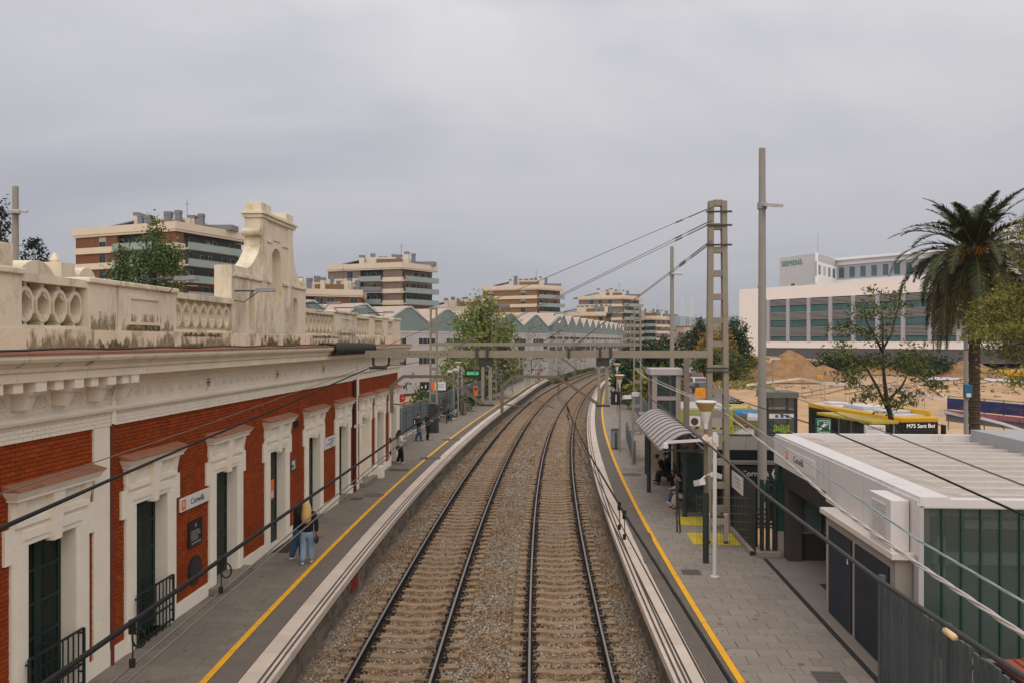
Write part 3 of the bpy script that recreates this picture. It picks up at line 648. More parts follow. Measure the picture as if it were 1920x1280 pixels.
gb(-.02, .07, 22.45, 22.8, 6.5, 9.84, 'pilaster_strip'); gb(-.02, .07, 24.62, 24.97, 6.5, 9.84, 'pilaster_strip'); gb(-.02, .05, 23.42, 23.98, 9.3, 9.7, 'keystone'); gb(-.5, .12, 20.4, 26.46, 6.14, 6.5, 'gable_base', cream_b)
b = MB(); b.tube([(PX-.48, 22.33, 9.42), (PX+.06, 22.33, 9.42)], .11, 12); b.build('volute', cream_w, ga)
b = MB(); b.tube([(PX-.48, 26.05, 8.26), (PX+.06, 26.05, 8.26)], .12, 12); b.build('volute', cream_w, ga)
moss = mat('green_moss_streak', '#6b5f22', .95, .4, 6, .5, 30, stain='#4a4420', ssc=4, sth=.5)
ragged(moss, 6, .36)
grime = mat('dark_grime_streak', '#9b8a6c', .95, .3, 5); ragged(grime, 5, .36, .3)
def moss_patch(y0, y1, d, z0=6.15, z1=6.47, m=None, nm='moss_streaks', o=None):
    b = MB(); n = 9
    for i in range(n):
        a = y0+(y1-y0)*i/n; h = 1; pb(b, d, d+.004, a, a+(y1-y0)/n, z0, z0+(z1-z0)*h)
    b.build(nm, m or moss, o or par, kind='stuff')
for y0, y1 in ((12.3, 14.2), (15.2, 17.2), (17.5, 20.2), (26.6, 29.4), (30, 32.5), (33, 36)): moss_patch(y0, y1, .101, 6.16, 6.5, grime, 'grime_streaks')
for y0, y1 in ((14.1, 14.9), (15.1, 17.2), (29.7, 32.7)): moss_patch(y0, y1, .071, 6.5, 6.85, grime, 'grime_streaks')
moss_patch(22.2, 23.5, .124); moss_patch(24.0, 25.6, .124); moss_patch(14.2, 15.3, .104, 6.15, 6.34); moss_patch(17.6, 19.6, .104, 6.4, 6.5); moss_patch(27, 30, .104, 6.4, 6.5); moss_patch(37, 38, .104); moss_patch(15.3, 16.6, .0745, 6.5, 6.62); moss_patch(17.0, 18.6, .104, 6.15, 6.26)
# rear parapet with round pediments seen over the front one
rp_ = thing('rear_parapet', 'cream rounded gable and blocks rising on the rear edge of the station roof', 'parapet', (-13, 13, 6.16))
b = MB(); b.box(-13.2, -12.8, 8, 40, 6.16, 7.0); b.build('base_course', cream_w, rp_)
pe = [(17.8, 6.9), (17.8, 7.46)]+[(18.6-.8*cos(pi*k/14), 7.46+.8*sin(pi*k/14)) for k in range(1, 14)]+[(19.4, 7.46), (19.4, 6.9)]
MB().prism(pe, lambda u, v, a: (a, u, v), -13.7, -12.8).build('round_pediment', cream_w, rp_, fix=True)
MB().box(-13.3, -12.75, 19.45, 20.0, 6.9, 8.3).build('block', cream_w, rp_)
pe = [(20.04, 6.9), (20.04, 7.7)]+[(20.47-.43*cos(pi*k/10), 7.75+.5*sin(pi*k/10)) for k in range(1, 10)]+[(20.9, 7.7), (20.9, 6.9)]
MB().prism(pe, lambda u, v, a: (a, u, v), -13.2, -12.7).build('round_pediment', cream_w, rp_, fix=True)
b = MB(); b.lathe([(.14, 0), (.14, .4), (.18, .42), (.12, .55), (.1, .6), (.12, .66), (.03, .85)], (-13.3, 20.0, 7.75), 10); b.build('finial', cream_w, rp_)
MB().box(-13.3, -12.75, 16.6, 17.66, 6.9, 8.55).build('block', cream_w, rp_)
# tarp over the cornice
b = MB(); rows = []
for i in range(17):
    y = 27.6+i*.37; k = .025*sin(i*2.3)
    rows.append([(F+.1, y, 6.22+k), (F+.5, y, 6.2+k), (F+.8, y, 6.15-k), (F+.83+.02*sin(i*1.7), y, 5.98+k), (F+.72, y, 5.82+.04*sin(i*3.1)), (F+.5, y, 5.78), (F+.35, y, 5.7)])
b.strip(rows); tag(b.build('tarpaulin', mat('dark_netting', '#322d28', .95, .3, 5, .6, 20), smooth=True), 'dark tarpaulin wrapped over a stretch of the station cornice', 'tarpaulin')
# cable on the cornice
b = MB(); b.tube([(F+.62+.03*sin(y*1.3), y, 6.165+.012*sin(y*2.1)) for y in [8+i*.6 for i in range(33)]], .02, 5); tag(b.build('cornice_cable', iron_g), 'thin black cable lying along the top of the station cornice', 'cable')
# signs on the facade
white_p = mat('white_sign_panel', '#cfc9c4', .5, .05, 2); black_p = mat('black_lettering', '#1b1b1c', .6, .05, 2); orange_p = mat('orange_print', '#d9691c', .6, .05, 2)
dark_p = mat('dark_plaque', '#1e2122', .4, .15, 4); grey_p = mat('plaque_lettering', '#8c8a84', .5, .05, 3); green_p = mat('green_sign', '#1d5b3a', .5, .05, 3)
s = thing('station_sign', 'white Cornellà name sign with orange emblem on the brick wall between two doors', 'sign', (F, 18.45, 2.52))
fb(MB(), .012, .06, 17.72, 19.2, 2.37, 2.68).build('panel', white_p, s, bevel=.004)
fb(MB(), .06, .066, 17.76, 17.96, 2.41, 2.64).build('emblem', orange_p, s)
text('R', .19, (F+.068, 17.8, 2.525), FX, white_p, s); text('Cornellà', .2, (F+.063, 18.2, 2.525), FX, black_p, s)
s = thing('memorial_plaque', 'dark rectangular plaque with rows of pale writing below the station name sign', 'plaque', (F, 18.5, 1.7))
fb(MB(), .012, .04, 18.16, 18.86, 1.42, 2.04).build('panel', dark_p, s, bevel=.004)
b = MB()
for i in range(5): fb(b, .04, .043, 18.26, 18.76-random.uniform(0, .15), 1.78-i*.05, 1.8-i*.05)
for i in range(4): fb(b, .04, .043, 18.3+i*.13, 18.38+i*.13, 1.48, 1.53)
b.ob((F+.042, 18.5, 1.92), (.002, .03, .04)); b.build('lettering', grey_p, s)
b = MB(); b.tube([(F+.012, 18.5, .84), (F+.035, 18.5, .84)], .34, 24); o = b.build('oval_plaque', dark_p); tag(o, 'dark oval plaque low on the brick wall under the rectangular plaque', 'plaque')
b = MB(); b.tube([(F+.035, 18.5, .84), (F+.045, 18.5, .84)], .28, 24); b.tube([(F+.045, 18.5, .84), (F+.05, 18.5, .84)], .16, 12); b.build('relief', mat('plaque_relief', '#2b2d2c', .45, .3, 18, .6, 30), o)
s = thing('notice_sign', 'small white notice board on the brick between two farther station doors', 'sign', (F, 29.55, 2.5))
fb(MB(), .012, .05, 28.72, 30.2, 2.3, 2.72).build('panel', white_p, s); b = MB()
for i, (a, q) in enumerate(((29.2, 30.0), (29.4, 29.9), (28.9, 29.8), (29.4, 29.7))): fb(b, .05, .053, a, q, 2.6-i*.08, 2.63-i*.08)
b.build('lettering', black_p, s)
s = thing('exit_sign', 'small green emergency exit sign on the brick beside the doorway with the orange notice', 'sign', (F, 25.6, 2.28))
fb(MB(), .012, .04, 25.2, 25.58, 2.1, 2.46).build('panel', green_p, s); b = MB(); fb(b, .04, .043, 25.25, 25.4, 2.3, 2.42); fb(b, .04, .043, 25.44, 25.53, 2.15, 2.42); fb(b, .04, .043, 25.25, 25.4, 2.15, 2.2); b.build('pictogram', white_p, s)
s = thing('door_notice', 'orange paper notice taped inside the dark green door', 'notice', (F-.24, 24.0, 1.7)); fb(MB(), -.239, -.235, 24.08, 24.4, 1.4, 2.0).build('paper', orange_p, s); b = MB(); fb(b, -.235, -.233, 24.16, 24.3, 1.45, 1.65); b.build('print', white_p, s)
# cameras and small lamps on the wall
b = MB(); b.tube([(F+.1, 32.75, 2.75), (F+.4, 32.75, 2.75)], .02, 6); b.ob((F+.45, 32.9, 2.78), (.05, .16, .05)); b.ob((F+.12, 32.75, 2.75), (.03, .06, .06)); tag(b.build('wall_camera', white_p), 'small white camera on a bracket beside the brown drainpipe of the station', 'camera')
b = MB(); b.ob((F+.08, 25.6, 3.6), (.08, .08, .1)); tag(b.build('wall_box', mat('dark_box', '#33302d', .6, .1, 3)), 'small dark junction box high on the station brick wall', 'box')
# roof lamps on arms
def roof_lamp(y, ln, z, label):
    t = thing('roof_lamp', label, 'lamp', (F-.25, y, z-.25), group='floodlights on arms over the parapet')
    b = MB(); b.tube([(F-.25, y, z-.3), (F-.25, y, z), (F+ln, y, z)], .022, 6); b.build('arm', mat('dark_lamp_arm', '#37373a', .5, .1, 3, metal=.4), t)
    b = MB(); b.hexa([(F+ln-.05, y-.1, z-.03), (F+ln+.45, y-.13, z-.02), (F+ln+.45, y+.13, z-.02), (F+ln-.05, y+.1, z-.03), (F+ln-.05, y-.08, z+.06), (F+ln+.4, y-.08, z+.07), (F+ln+.4, y+.08, z+.07), (F+ln-.05, y+.08, z+.06)]); b.build('lamp_head', mat('grey_lamp_head', '#6f7072', .45, .1, 3, metal=.3), t)
    b = MB(); b.tube([(F-.22, y, z-.05), (F+.1, y, z-.25), (F+.35, y, z-.3), (F+ln, y, z-.03)], .012, 5); b.build('lead', MC['dark_lamp_arm'], t)
roof_lamp(16.6, .55, 7.62, 'floodlight on a dark arm in front of the poplar above the parapet panel')
roof_lamp(20.6, .75, 7.62, 'floodlight on a dark arm crossing in front of the scrolled gable')
roof_lamp(27.4, .6, 7.6, 'floodlight on an arm just behind the gable, first on the far parapet')
roof_lamp(31.0, .6, 7.6, 'floodlight on an arm in the middle of the far parapet')
roof_lamp(36.5, .5, 7.6, 'floodlight on an arm near the far corner of the station')
# ------------------------------------------------------------------ overhead line
steel = mat('weathered_grey_steel', '#857b6b', .7, .14, 2.5, .15, 40, stain='#6f6252', ssc=1.2, sth=.6)
steel_d = mat('dark_steel', '#3a3835', .7, .12, 3); galv = mat('galvanised_steel', '#8f9091', .5, .1, 3, metal=.4)
concrete_p = mat('pole_concrete', '#8d867e', .9, .1, 1.2, .15, 20); insul = mat('brown_insulator', '#4a3324', .4, .1, 3); brass = mat('ochre_insulator', '#8a6a2c', .5, .1, 3)
black_c = mat('black_cable_rubber', '#242322', .8, .12, 6, spec=.15); wire_m = mat('aged_copper_wire', '#6f675e', .95, .1, 5, spec=.05); wire_d = mat('dark_contact_wire', '#4a443f', .95, .1, 5, spec=.05); arm_m = mat('olive_brown_steel', '#665c4c', .7, .14, 2.5, .15, 40); white_c = mat('pale_cable', '#b5aba4', .6, .1, 8); teal_c = mat('verdigris_wire', '#8a9c98', .55, .1, 8)
def mast(par, x, y, z0, z1, w0, w1, n, lw=.17, dp=.32):
    b = MB()
    for s in (-1, 1):
        p = lambda z, w, o, q: (x+s*(w/2)+o*lw/2, y+q*dp/2, z)
        b.hexa([p(z0,w0,-1,-1),p(z0,w0,1,-1),p(z0,w0,1,1),p(z0,w0,-1,1),p(z1,w1,-1,-1),p(z1,w1,1,-1),p(z1,w1,1,1),p(z1,w1,-1,1)])
    b.build('mast_leg', steel, par)
    for i in range(n):
        t = (i+.5)/n; z = z0+(z1-z0)*t+(z1-z0)*.42/n; w = w0+(w1-w0)*t; MB().box(x-w/2-.0+lw/2-.02, x+w/2-lw/2+.02, y-dp/2+.03, y+dp/2-.03, z-.1, z+.1).build('rung', steel, par)
def arms(par, T, y, zb, frame=1.35, drop=1.6, reach=1.9, sg=-1):
    b = MB(); fx = T+frame
    for q in (-.13, .13): b.box(fx+q-.05, fx+q+.05, y-.06, y+.06, zb-drop, zb)
    b.build('hanging_post', steel, par)
    b = MB(); b.box(fx-.24, fx+.24, y-.12, y+.12, zb-drop-.06, zb-drop); b.box(fx-.22, fx+.22, y-.1, y+.1, zb-.3, zb-.02); b.build('mounting_plate', steel_d, par)
    pts = [(fx-.15, y-.1, zb-drop+.02), (T-.02, y-.1, zb-.66), (T-1.5, y-.1, zb-.66), (T-reach, y-.1, zb-.98)]
    b = MB()
    for p, q in zip(pts, pts[1:]): b.beam(p, q, .085, .1)
    b.build('cantilever_arm', arm_m, par)
    b = MB(); b.box(T-reach-.05, T-reach+.05, y-.16, y-.06, zb-1.9, zb-.95); b.build('hanger', arm_m, par)
    b = MB(); b.tube([(T-reach, y-.1, zb-1.6), (T-reach+.3, y-.1, zb-1.62), (T-reach+.75, y-.1, zb-1.68), (T-reach+.95, y-.1, zb-1.5), (T-reach+1.2, y-.1, zb-1.45), (T-.12, y-.1, zb-1.72)], .022, 6); b.build('steady_arm', wire_m, par)
    b = MB(); [b.lathe([(.02, 0), (.06, .01), (.02, .03)], (T-reach+.1+i*.045, y-.1, zb-1.62), 8) for i in range(5)]; b.build('insulator', insul, par)
g1 = thing('catenary_gantry', 'nearest grey steel gantry: ladder mast at right with stayed beam across both tracks', 'overhead gantry', (5.05, 27, 0), group='railway gantries carrying the overhead wires')
mast(g1, 5.1, 27, 0, 10.95, .62, .42, 14)
b = MB(); b.box(-6.8, 4.78, 26.86, 26.9, 5.74, 5.98); b.box(-6.8, 4.78, 27.1, 27.14, 5.74, 5.98); b.box(-6.8, 4.78, 26.9, 27.1, 5.94, 5.978); b.build('beam', steel, g1)
MB().box(4.72, 5.5, 26.8, 27.2, 5.4, 5.43).build('clamp_bar', steel_d, g1); MB().box(4.72, 5.6, 26.8, 27.2, 5.28, 5.31).build('clamp_bar', steel_d, g1)
for z in (10.55, 10.1, 9.45): MB().box(4.7, 5.55, 26.8, 26.84, z, z+.06).build('bracket', steel_d, g1)
for x in (-2.95, -2.6, 1.2, 1.55, .15): MB().box(x-.04, x+.04, 26.78, 27.2, 5.7, 6.08).build('clamp', steel_d, g1)
b = MB(); [b.tube([(-5.5+i*.22, 26.84, 5.86), (-5.5+i*.22, 26.88, 5.86)], .02, 6) for i in range(8)]; b.build('bolt', steel_d, g1)
arms(g1, TL(27), 27, 5.76); arms(g1, TR(27), 27, 5.76, 1.5)
b = MB(); b.tube([(-6.55, 27, 5.74), (-6.55, 27, 5.5), (-6.45, 26.9, 5.42), (-6.1, 26.9, 5.42), (-6.0, 26.95, 5.5), (-6.0, 27, 5.74)], .045, 6); b.build('bracket', steel_d, g1); b = MB(); b.tube([(-6.65+i*.04, 26.85, 5.38+.02*(i%2)) for i in range(16)], [.03 if i % 2 else .07 for i in range(16)], 8); b.build('insulator', steel_d, g1)
for i, (p, q, r) in enumerate((((4.95, 26.8, 10.75), (-6.4, 27, 6.0), .011), ((4.9, 26.8, 10.3), (-3.9, 27, 6.0), .011), ((4.95, 27.15, 10.25), (-3.85, 27.1, 6.0), .011), ((4.9, 26.8, 9.65), (.2, 27, 6.05), .012), ((4.95, 27.15, 9.6), (.22, 27.1, 6.05), .012))):
    b = MB(); b.tube([p, q], r, 5); P, Q = Vector(p), Vector(q); d = (Q-P).normalized(); b.tube([P+d*.1, P+d*.9], r*1.9, 5); b.tube([P+d*1.1, P+d*1.35], r*2.6, 5); b.build('stay_wire', wire_m, g1)
def gantry(y, xl, xr, z, label, top=8.6):
    g = thing('catenary_gantry', label, 'overhead gantry', (xr, y, -.5), group='railway gantries carrying the overhead wires')
    mast(g, xr, y, -.5, top, .5, .4, 11, .1, .3); mast(g, xl, y, -.5, top, .5, .4, 11, .1, .3)
    b = MB(); b.box(xl, xr, y-.1, y+.1, z, z+.24); b.build('beam', steel, g)
    arms(g, TL(y), y, z+.02, 1.3); arms(g, TR(y), y, z+.02, 1.3)
    for T in (TL(y), TR(y)):
        b = MB(); b.beam((T-1.2, y, z+.24), (T+.2, y, z+1.1), .06, .06); [b.lathe([(.03, 0), (.09, .03), (.03, .06)], (T+1+.02*i, y, z+.3+i*.07), 8) for i in range(5)]; b.build('insulator', insul, g)
gantry(54.5, -9.0, 4.95, 5.95, 'second steel gantry beyond the brick station, with a sign panel mast at its left')
gantry(86, -7.6, 7.3, 5.75, 'third steel gantry standing by the bushy tree on the left platform', 9)
gantry(118, -4.0, 8.6, 5.7, 'fourth gantry over the curve in front of the saw-tooth factory', 9.4)
gantry(152, -1, 12, 5.7, 'fifth gantry, far along the curve before the factory windows', 9.6)
gantry(190, 4.5, 18, 5.7, 'farthest gantry where the tracks bend out of sight', 9.8)
def lmast(px, D, top, label):
    x, y, _ = at(px, 640, D); g = thing('catenary_mast', label, 'mast', (x, y, -.9), group='slim lattice masts along the far tracks'); b = MB()
    for q in (-1, 1):
        for s in (-1, 1): b.beam((x+q*.2, y+s*.2, -.9), (x+q*.13, y+s*.13, top), .07, .07)
    b.build('legs', steel, g); b = MB()
    n = 16
    for i in range(n): z = -.9+(top+.9)*i/n; dz = (top+.9)/n; s = 1 if i % 2 else -1; b.beam((x-s*.18, y-.18, z), (x+s*.17, y-.17, z+dz), .05, .04)
    b.build('lattice', steel, g)
    b = MB(); b.beam((x, y, top-.8), (x+1.9, y, top-.3), .06, .06); b.beam((x, y, top-1.9), (x+1.8, y, top-.6), .05, .05); [b.lathe([(.03, 0), (.1, .03), (.03, .06)], (x+.2, y, top-1+i*.08), 8) for i in range(7)]; b.build('bracket', insul, g)
lmast(990, 104, 8.6, 'slim lattice mast in front of the second factory gable at the platform end')
lmast(1056, 142, 9.6, 'dark lattice mast before the factory row of small gables, left of a pair')
lmast(1077, 150, 9.8, 'lattice mast with stacked insulators before the factory, right of a pair')
lmast(1160, 160, 10.5, 'lattice mast at the end of the factory beside the far flats')
lmast(1172, 200, 11, 'distant lattice mast right of the factory end')
t = thing('section_insulator', 'dark row of insulators hanging in the wires above the left track beyond the near gantry', 'insulator', at(1052, 716, 62)); b = MB()
for i in range(7): p = at(1041+i*3.6, 719-i*1.1, 62); b.tube([p, p+Vector((0, 0, .22))], [.07, .09], 8)
b.build('discs', insul, t); MB().tube([at(1036, 720, 62), at(1068, 711, 62)], .02, 5).build('rod', steel_d, t)
# wires ---------------------------------------------------------------
def wire(pts, r, m, label, name='overhead_wire', cat='wire', group=None, n=6):
    b = MB(); b.tube(pts, r, n); return tag(b.build(name, m, smooth=True), label, cat, group)
def cat_line(f, label, off=0):
    GY = [27, 54.5, 86, 118, 152, 190, 240]
    con = [(f(y)+off, y, z) for y, z in ((-3, 3.9), (5, 3.9), (12, 3.93), (20, 3.98), (27, 4.02))]
    for a, q in zip(GY, GY[1:]): con += [(f(a)+(f(q)-f(a))*t, a+(q-a)*t, 4.02) for t in (.25, .5, .75, 1)]
    for k, s in enumerate((-.05, .05)): wire([(x+s, y, z) for x, y, z in con], .009, wire_d if off else wire_m, label+(' (left strand)' if not k else ' (right strand)').replace('(', '').replace(')', ''), 'contact_wire')
    o = MB(); mes = []
    for a, q in zip(GY, GY[1:]): mes += [(f(a)+(f(q)-f(a))*t, a+(q-a)*t, 5.35-1.0*4*t*(1-t)*.8) for t in (0, .12, .25, .37, .5, .62, .75, .87)]
    o.tube(mes, .009, 5)
    for x, y, z in mes[1::2]: o.tube([(x, y, z), (x, y, 4.02)], .006, 4)
    tag(o.build('messenger_wire', wire_d), 'sagging messenger wire with droppers above the '+('left' if f is TL else 'right')+' track beyond the near gantry', 'wire')
    m2 = [(f(y)+off, y, z) for y, z in ((-3, 4.3), (3, 4.28), (9, 4.24), (15, 4.2), (21, 4.2), (27, 4.3))]
    w = wire(m2, .02 if f is TL else .014, black_c, 'thick black insulated wire with looped droppers above the '+('left' if f is TL else 'right')+' track', 'insulated_wire', n=8)
    for y in ((5.6, 7.3, 16.5, 17.3, 22.5) if f is TL else (9.6, 10.1, 24.0, 25.0)):
        x = f(y)+off; z = 4.245; b = MB(); b.tube([(x, y, z), (x+.005, y, 4.05), (x, y, 3.93)], .006, 5); b.tube([(x, y, z-.07), (x, y, z+.03)], .026, 6); b.tube([(x, y, 3.93), (x, y, 3.99)], .022, 6)
        if y < 8: b.tube([(x+.05+.05*cos(t), y, z-.1+.07*sin(t)) for t in [i*.5 for i in range(14)]], .008, 5)
        b.build('dropper', black_c, w)
cat_line(TL, 'bare contact wire over the left track'); cat_line(TR, 'bare contact wire over the right track', .25)
def ext(pts, k=.35): p = [Vector(x) for x in pts]; return [p[0]+(p[0]-p[1]).normalized()*k*5]+p
wire(ext([at(0, 990, 6), at(210, 897, 9.5), at(360, 832, 13.5), at(520, 765, 19), at(690, 690, 26.5)]), .021, black_c, 'thick black cable rising from the left edge to the bracket under the gantry beam end', 'feeder_cable', 'cable', n=8)
wire(ext([at(0, 925, 9), at(350, 808, 15), at(690, 686, 27.5)]), .008, wire_m, 'thin grey wire just above the thick cable crossing the brick station', 'thin_wire')
wire([at(700, 686, 26.6), at(760, 683, 30), at(812, 672, 50)], .012, black_c, 'thin cable running on from the bracket under the gantry beam end', 'thin_wire')
wire(ext([at(1920, 1268, 5.2), at(1650, 1088, 7.4), at(1430, 922, 11.6), at(1340, 842, 16.3), at(1240, 762, 28), at(1140, 682, 64)]), .023, steel_d, 'thick dark cable with a pale scuff running from the fence corner towards the far gantry', 'feeder_cable', 'cable', n=8)
p = at(1772, 1181, 6.1); q = at(1790, 1194, 5.95); wire([p, q], .026, mat('pale_scuff', '#d8b98a', .7, .1, 4), 'short pale worn patch on the thick dark cable by the fence', 'cable_patch', 'cable')
def twist(pts, r, m, label, name):
    b = MB(); P = [Vector(x) for x in pts]; fine = []
    for a, q in zip(P, P[1:]):
        n = 12; fine += [a.lerp(q, i/n) for i in range(n)]
    fine.append(P[-1])
    for ph in (0, 2.1, 4.2): b.tube([v+Vector((cos(i*.9+ph)*r*.8, 0, sin(i*.9+ph)*r*.8)) for i, v in enumerate(fine)], r*.62, 5)
    return tag(b.build(name, m, smooth=True), label, 'cable')
twist(ext([at(1920, 1190, 4.6), at(1711, 1050, 6.2), at(1574, 952, 8.1), at(1480, 868, 11), at(1368, 780, 18)]), .014, white_c, 'pale twisted cable bundle sagging past the white cabinet roof', 'cable_bundle')
twist(ext([at(1920, 1128, 4.6), at(1719, 1010, 6), at(1496, 854, 10.4), at(1366, 768, 18)]), .007, teal_c, 'thin greenish twisted wire above the pale cable bundle', 'cable_bundle')
twist([at(1366, 778, 26), at(1310, 750, 30), at(1250, 725, 36), at(1212, 708, 44), at(1190, 690, 56)], .02, white_c, 'pale twisted cable looping from the near mast down past the lift tower', 'cable_bundle')
twist([at(1362, 766, 26), at(1300, 742, 31), at(1240, 716, 38), at(1215, 700, 46), at(1195, 672, 56)], .012, white_c, 'thinner pale cable parallel to the looping bundle by the lift tower', 'cable_bundle')
wire(ext([at(1920, 965, 4.8), at(1716, 873, 6.6), at(1540, 800, 9.6), at(1370, 745, 20)]), .008, black_c, 'thin black wire crossing the white station hall roof', 'thin_wire')
wire(ext([at(1920, 909, 5), at(1700, 825, 7.5), at(1560, 770, 11), at(1340, 690, 30), at(1160, 620, 60)]), .006, wire_m, 'thin grey wire highest over the white station hall roof', 'thin_wire')
# ------------------------------------------------------------------ poles and lamps
def tall_pole(x, y, z0, top, r, label, lampz, lm=True):
    t = thing('lighting_mast', label, 'lighting mast', (x, y, z0), group='tall grey lighting masts'); b = MB(); b.tube([(x, y, z0), (x, y, top)], [r*1.25, r*.85], 14); b.build('pole', concrete_p, t)
    b = MB(); b.tube([(x, y, lampz-.12), (x, y, lampz+.12)], r*1.3, 12); b.box(x-.05, x+.5, y-.3, y-.15, lampz-.06, lampz+.02); b.build('collar', galv, t)
    for q in (0, .22):
        b = MB(); b.ob((x+.22+q, y-.35+q*.6, lampz-.02), (.22, .16, .06), .3, .25); b.build('floodlight', mat('floodlight_housing', '#b3b0ac', .4, .08, 3), t)
tall_pole(7.4, 30.4, -.6, 13.5, .14, 'tallest grey lighting mast, right of the ladder mast, floodlights near its top', 11.35)
tall_pole(7.42, 55.6, -.6, 12.8, .14, 'slimmer distant lighting mast between the gantry mast and the flats', 10.9)
x, y, z = at(29, 350, 36); tall_pole(x, y, 0, z, .15, 'grey lighting mast behind the station at the left edge by dark conifers', z-1.15)
b = MB(); b.box(6.13, 6.4, 41.3, 41.55, -.6, 5.5); tag(b.build('concrete_post', mat('brown_concrete', '#776b5e', .9, .12, 2)), 'square brown concrete post just right of the glass lift tower', 'post')
cone_m = mat('ochre_lamp_cone', '#a98a4e', .6, .12, 3); lamp_w = mat('white_lamp_rim', '#cfc8bd', .5, .05, 2)
def cone_lamp(x, y, z, label, s=1., pm=None):
    t = thing('platform_lamp', label, 'lamp post', (x, y, 0), group='cone-headed lamp posts along the platforms')
    b = MB(); b.tube([(x, y, 0), (x, y, z-.75*s)], [.075*s, .055*s], 10); b.build('post', pm or concrete_p, t)
    b = MB(); b.lathe([(.055*s, -.75*s), (.065*s, -.6*s), (.15*s, -.28*s), (.155*s, -.25*s)], (x, y, z), 16); b.build('neck', lamp_w, t)
    b = MB(); b.lathe([(.16*s, -.25*s), (.3*s, 0)], (x, y, z), 18); b.build('lamp_cone', cone_m, t)
    b = MB(); b.lathe([(.3*s, 0), (.31*s, .005), (.31*s, .03), (.25*s, .05)], (x, y, z), 18); b.build('rim', lamp_w, t); return t
brown_p = mat('brown_painted_post', '#6f6457', .8, .15, 2)
t = cone_lamp(4.02, 22.98, 4.56, 'nearest cone-headed lamp post with cameras, dark at its foot, by the white camera pole', 1.0, brown_p)
MB().tube([(4.02, 22.98, .0), (4.02, 22.98, 2.0)], .085, 12).build('dark_sleeve', mat('dark_green_post', '#2f3431', .6, .1, 3), t)
b = MB(); b.tube([(4.12, 22.8, 3.55), (4.22, 22.6, 3.3)], [.13, .12], 12); b.tube([(4.05, 22.9, 3.62), (3.9, 22.85, 3.45)], .09, 10); b.build('loudspeaker', mat('cream_speaker', '#c9ad84', .6, .08, 3), t)
b = MB(); b.ob((3.82, 22.85, 2.3), (.1, .14, .08), .5, -.3); b.ob((4.3, 22.9, 2.5), (.09, .16, .07), -.7, -.3); b.tube([(3.85, 22.9, 2.35), (4.02, 22.95, 2.5), (4.3, 22.95, 2.55)], .03, 6); b.build('camera', mat('white_camera', '#c5c1bc', .5, .05, 3), t)
cone_lamp(3.15, 45.7, 4.35, 'cone-headed lamp post at the track side of the right platform beside the number 1 sign', .9)
cone_lamp(4.6, 70.0, 4.3, 'distant cone-headed lamp post further along the right platform', 1.0)
cone_lamp(-8.94, 66.8, 4.5, 'cone-headed lamp post on the left platform between name board and litter bin', 1.0)
cone_lamp(-6.3, 97.0, 4.5, 'far cone-headed lamp post near the end of the left platform', 1.0)
wp = mat('white_painted_pole', '#c7c1bd', .5, .06, 2)
t = thing('camera_pole', 'white pole with a long arm carrying a dome camera over the right platform', 'camera pole', (4.02, 21.64, 0))
b = MB(); b.tube([(4.02, 21.64, 0), (4.02, 21.64, 3.86)], .055, 12); b.tube([(4.02, 21.64, 0), (4.02, 21.64, .02)], .12, 12); b.build('pole', wp, t)
b = MB(); b.beam((4.1, 21.64, 3.68), (2.75, 21.7, 3.58), .07, .07); b.box(3.96, 4.1, 21.55, 21.73, 3.58, 3.8); b.build('arm', wp, t)
b = MB(); b.lathe([(.02, .12), (.07, .1), (.085, 0), (.085, -.04)][::-1], (2.72, 21.7, 3.46), 14); b.build('dome_housing', wp, t); b = MB(); b.ell((2.72, 21.7, 3.42), (.075, .075, .075)); b.build('dome', black_p, t)
# ------------------------------------------------------------------ left platform furniture
fence_g = mat('grey_fence_paint', '#5f6668', .7, .1, 2, rnd=.1); fence_d = mat('dark_fence_paint', '#2b3132', .6, .1, 2, rnd=.12)
BARM = {}
def bar_fence(name, label, cat, f, y0, y1, h, pitch, w, m, z0=0, group=None, kerb=False):
    t = thing(name, label, cat, (f(y0), y0, z0), group=group)
    key = (name, h, w)
    if key not in BARM: BARM[key] = MB().hexa([(-.012,-w/2,.06),(.012,-w/2,.06),(.012,w/2,.06),(-.012,w/2,.06),(-.012,-w/2,h-.03),(.012,-w/2,h-.03),(.012,w/2,h),(-.012,w/2,h)]).mesh('slat', m)
    y = y0; n = 0
    while y < y1:
        dx, dy = dxy(f, y); inst('slat', BARM[key], t, (f(y)-f(y0), y-y0, 0), (0, 0, -math.asin(dx))); y += pitch; n += 1
    for z in (.25, h-.3): MB().tube([(f(v)+.03, v, z0+z) for v in [y0+(y1-y0)*i/12 for i in range(13)]], .025, 5).build('rail', m, t)
    i = 0
    while y0+i*2.4 <= y1: v = y0+i*2.4; MB().box(f(v)+.03, f(v)+.1, v-.035, v+.035, z0, z0+h+.05).build('post', m, t); i += 1
    if kerb:
        MB().strip([[(f(v)-.1, v, .22), (f(v)+.22, v, .22), (f(v)+.22, v, 0)] for v in [y0+(y1-y0)*i/12 for i in range(13)]]).build('kerb', coping_m, t)
    return t
fl = lambda y: back_left(y)+.0
bar_fence('slat_fence', 'long grey vertical-slat fence along the back of the left platform', 'fence', fl, 44.5, 78, 2.05, .14, .09, fence_g, kerb=True)
bar_fence('slat_fence', 'far stretch of the grey slat fence near the end of the left platform', 'fence', fl, 78.4, 128, 2.1, .2, .12, fence_g)
t = thing('kiosk', 'small flat-roofed kiosk with yellow and dark stripes behind the station corner', 'kiosk', (-10.6, 46, 0))
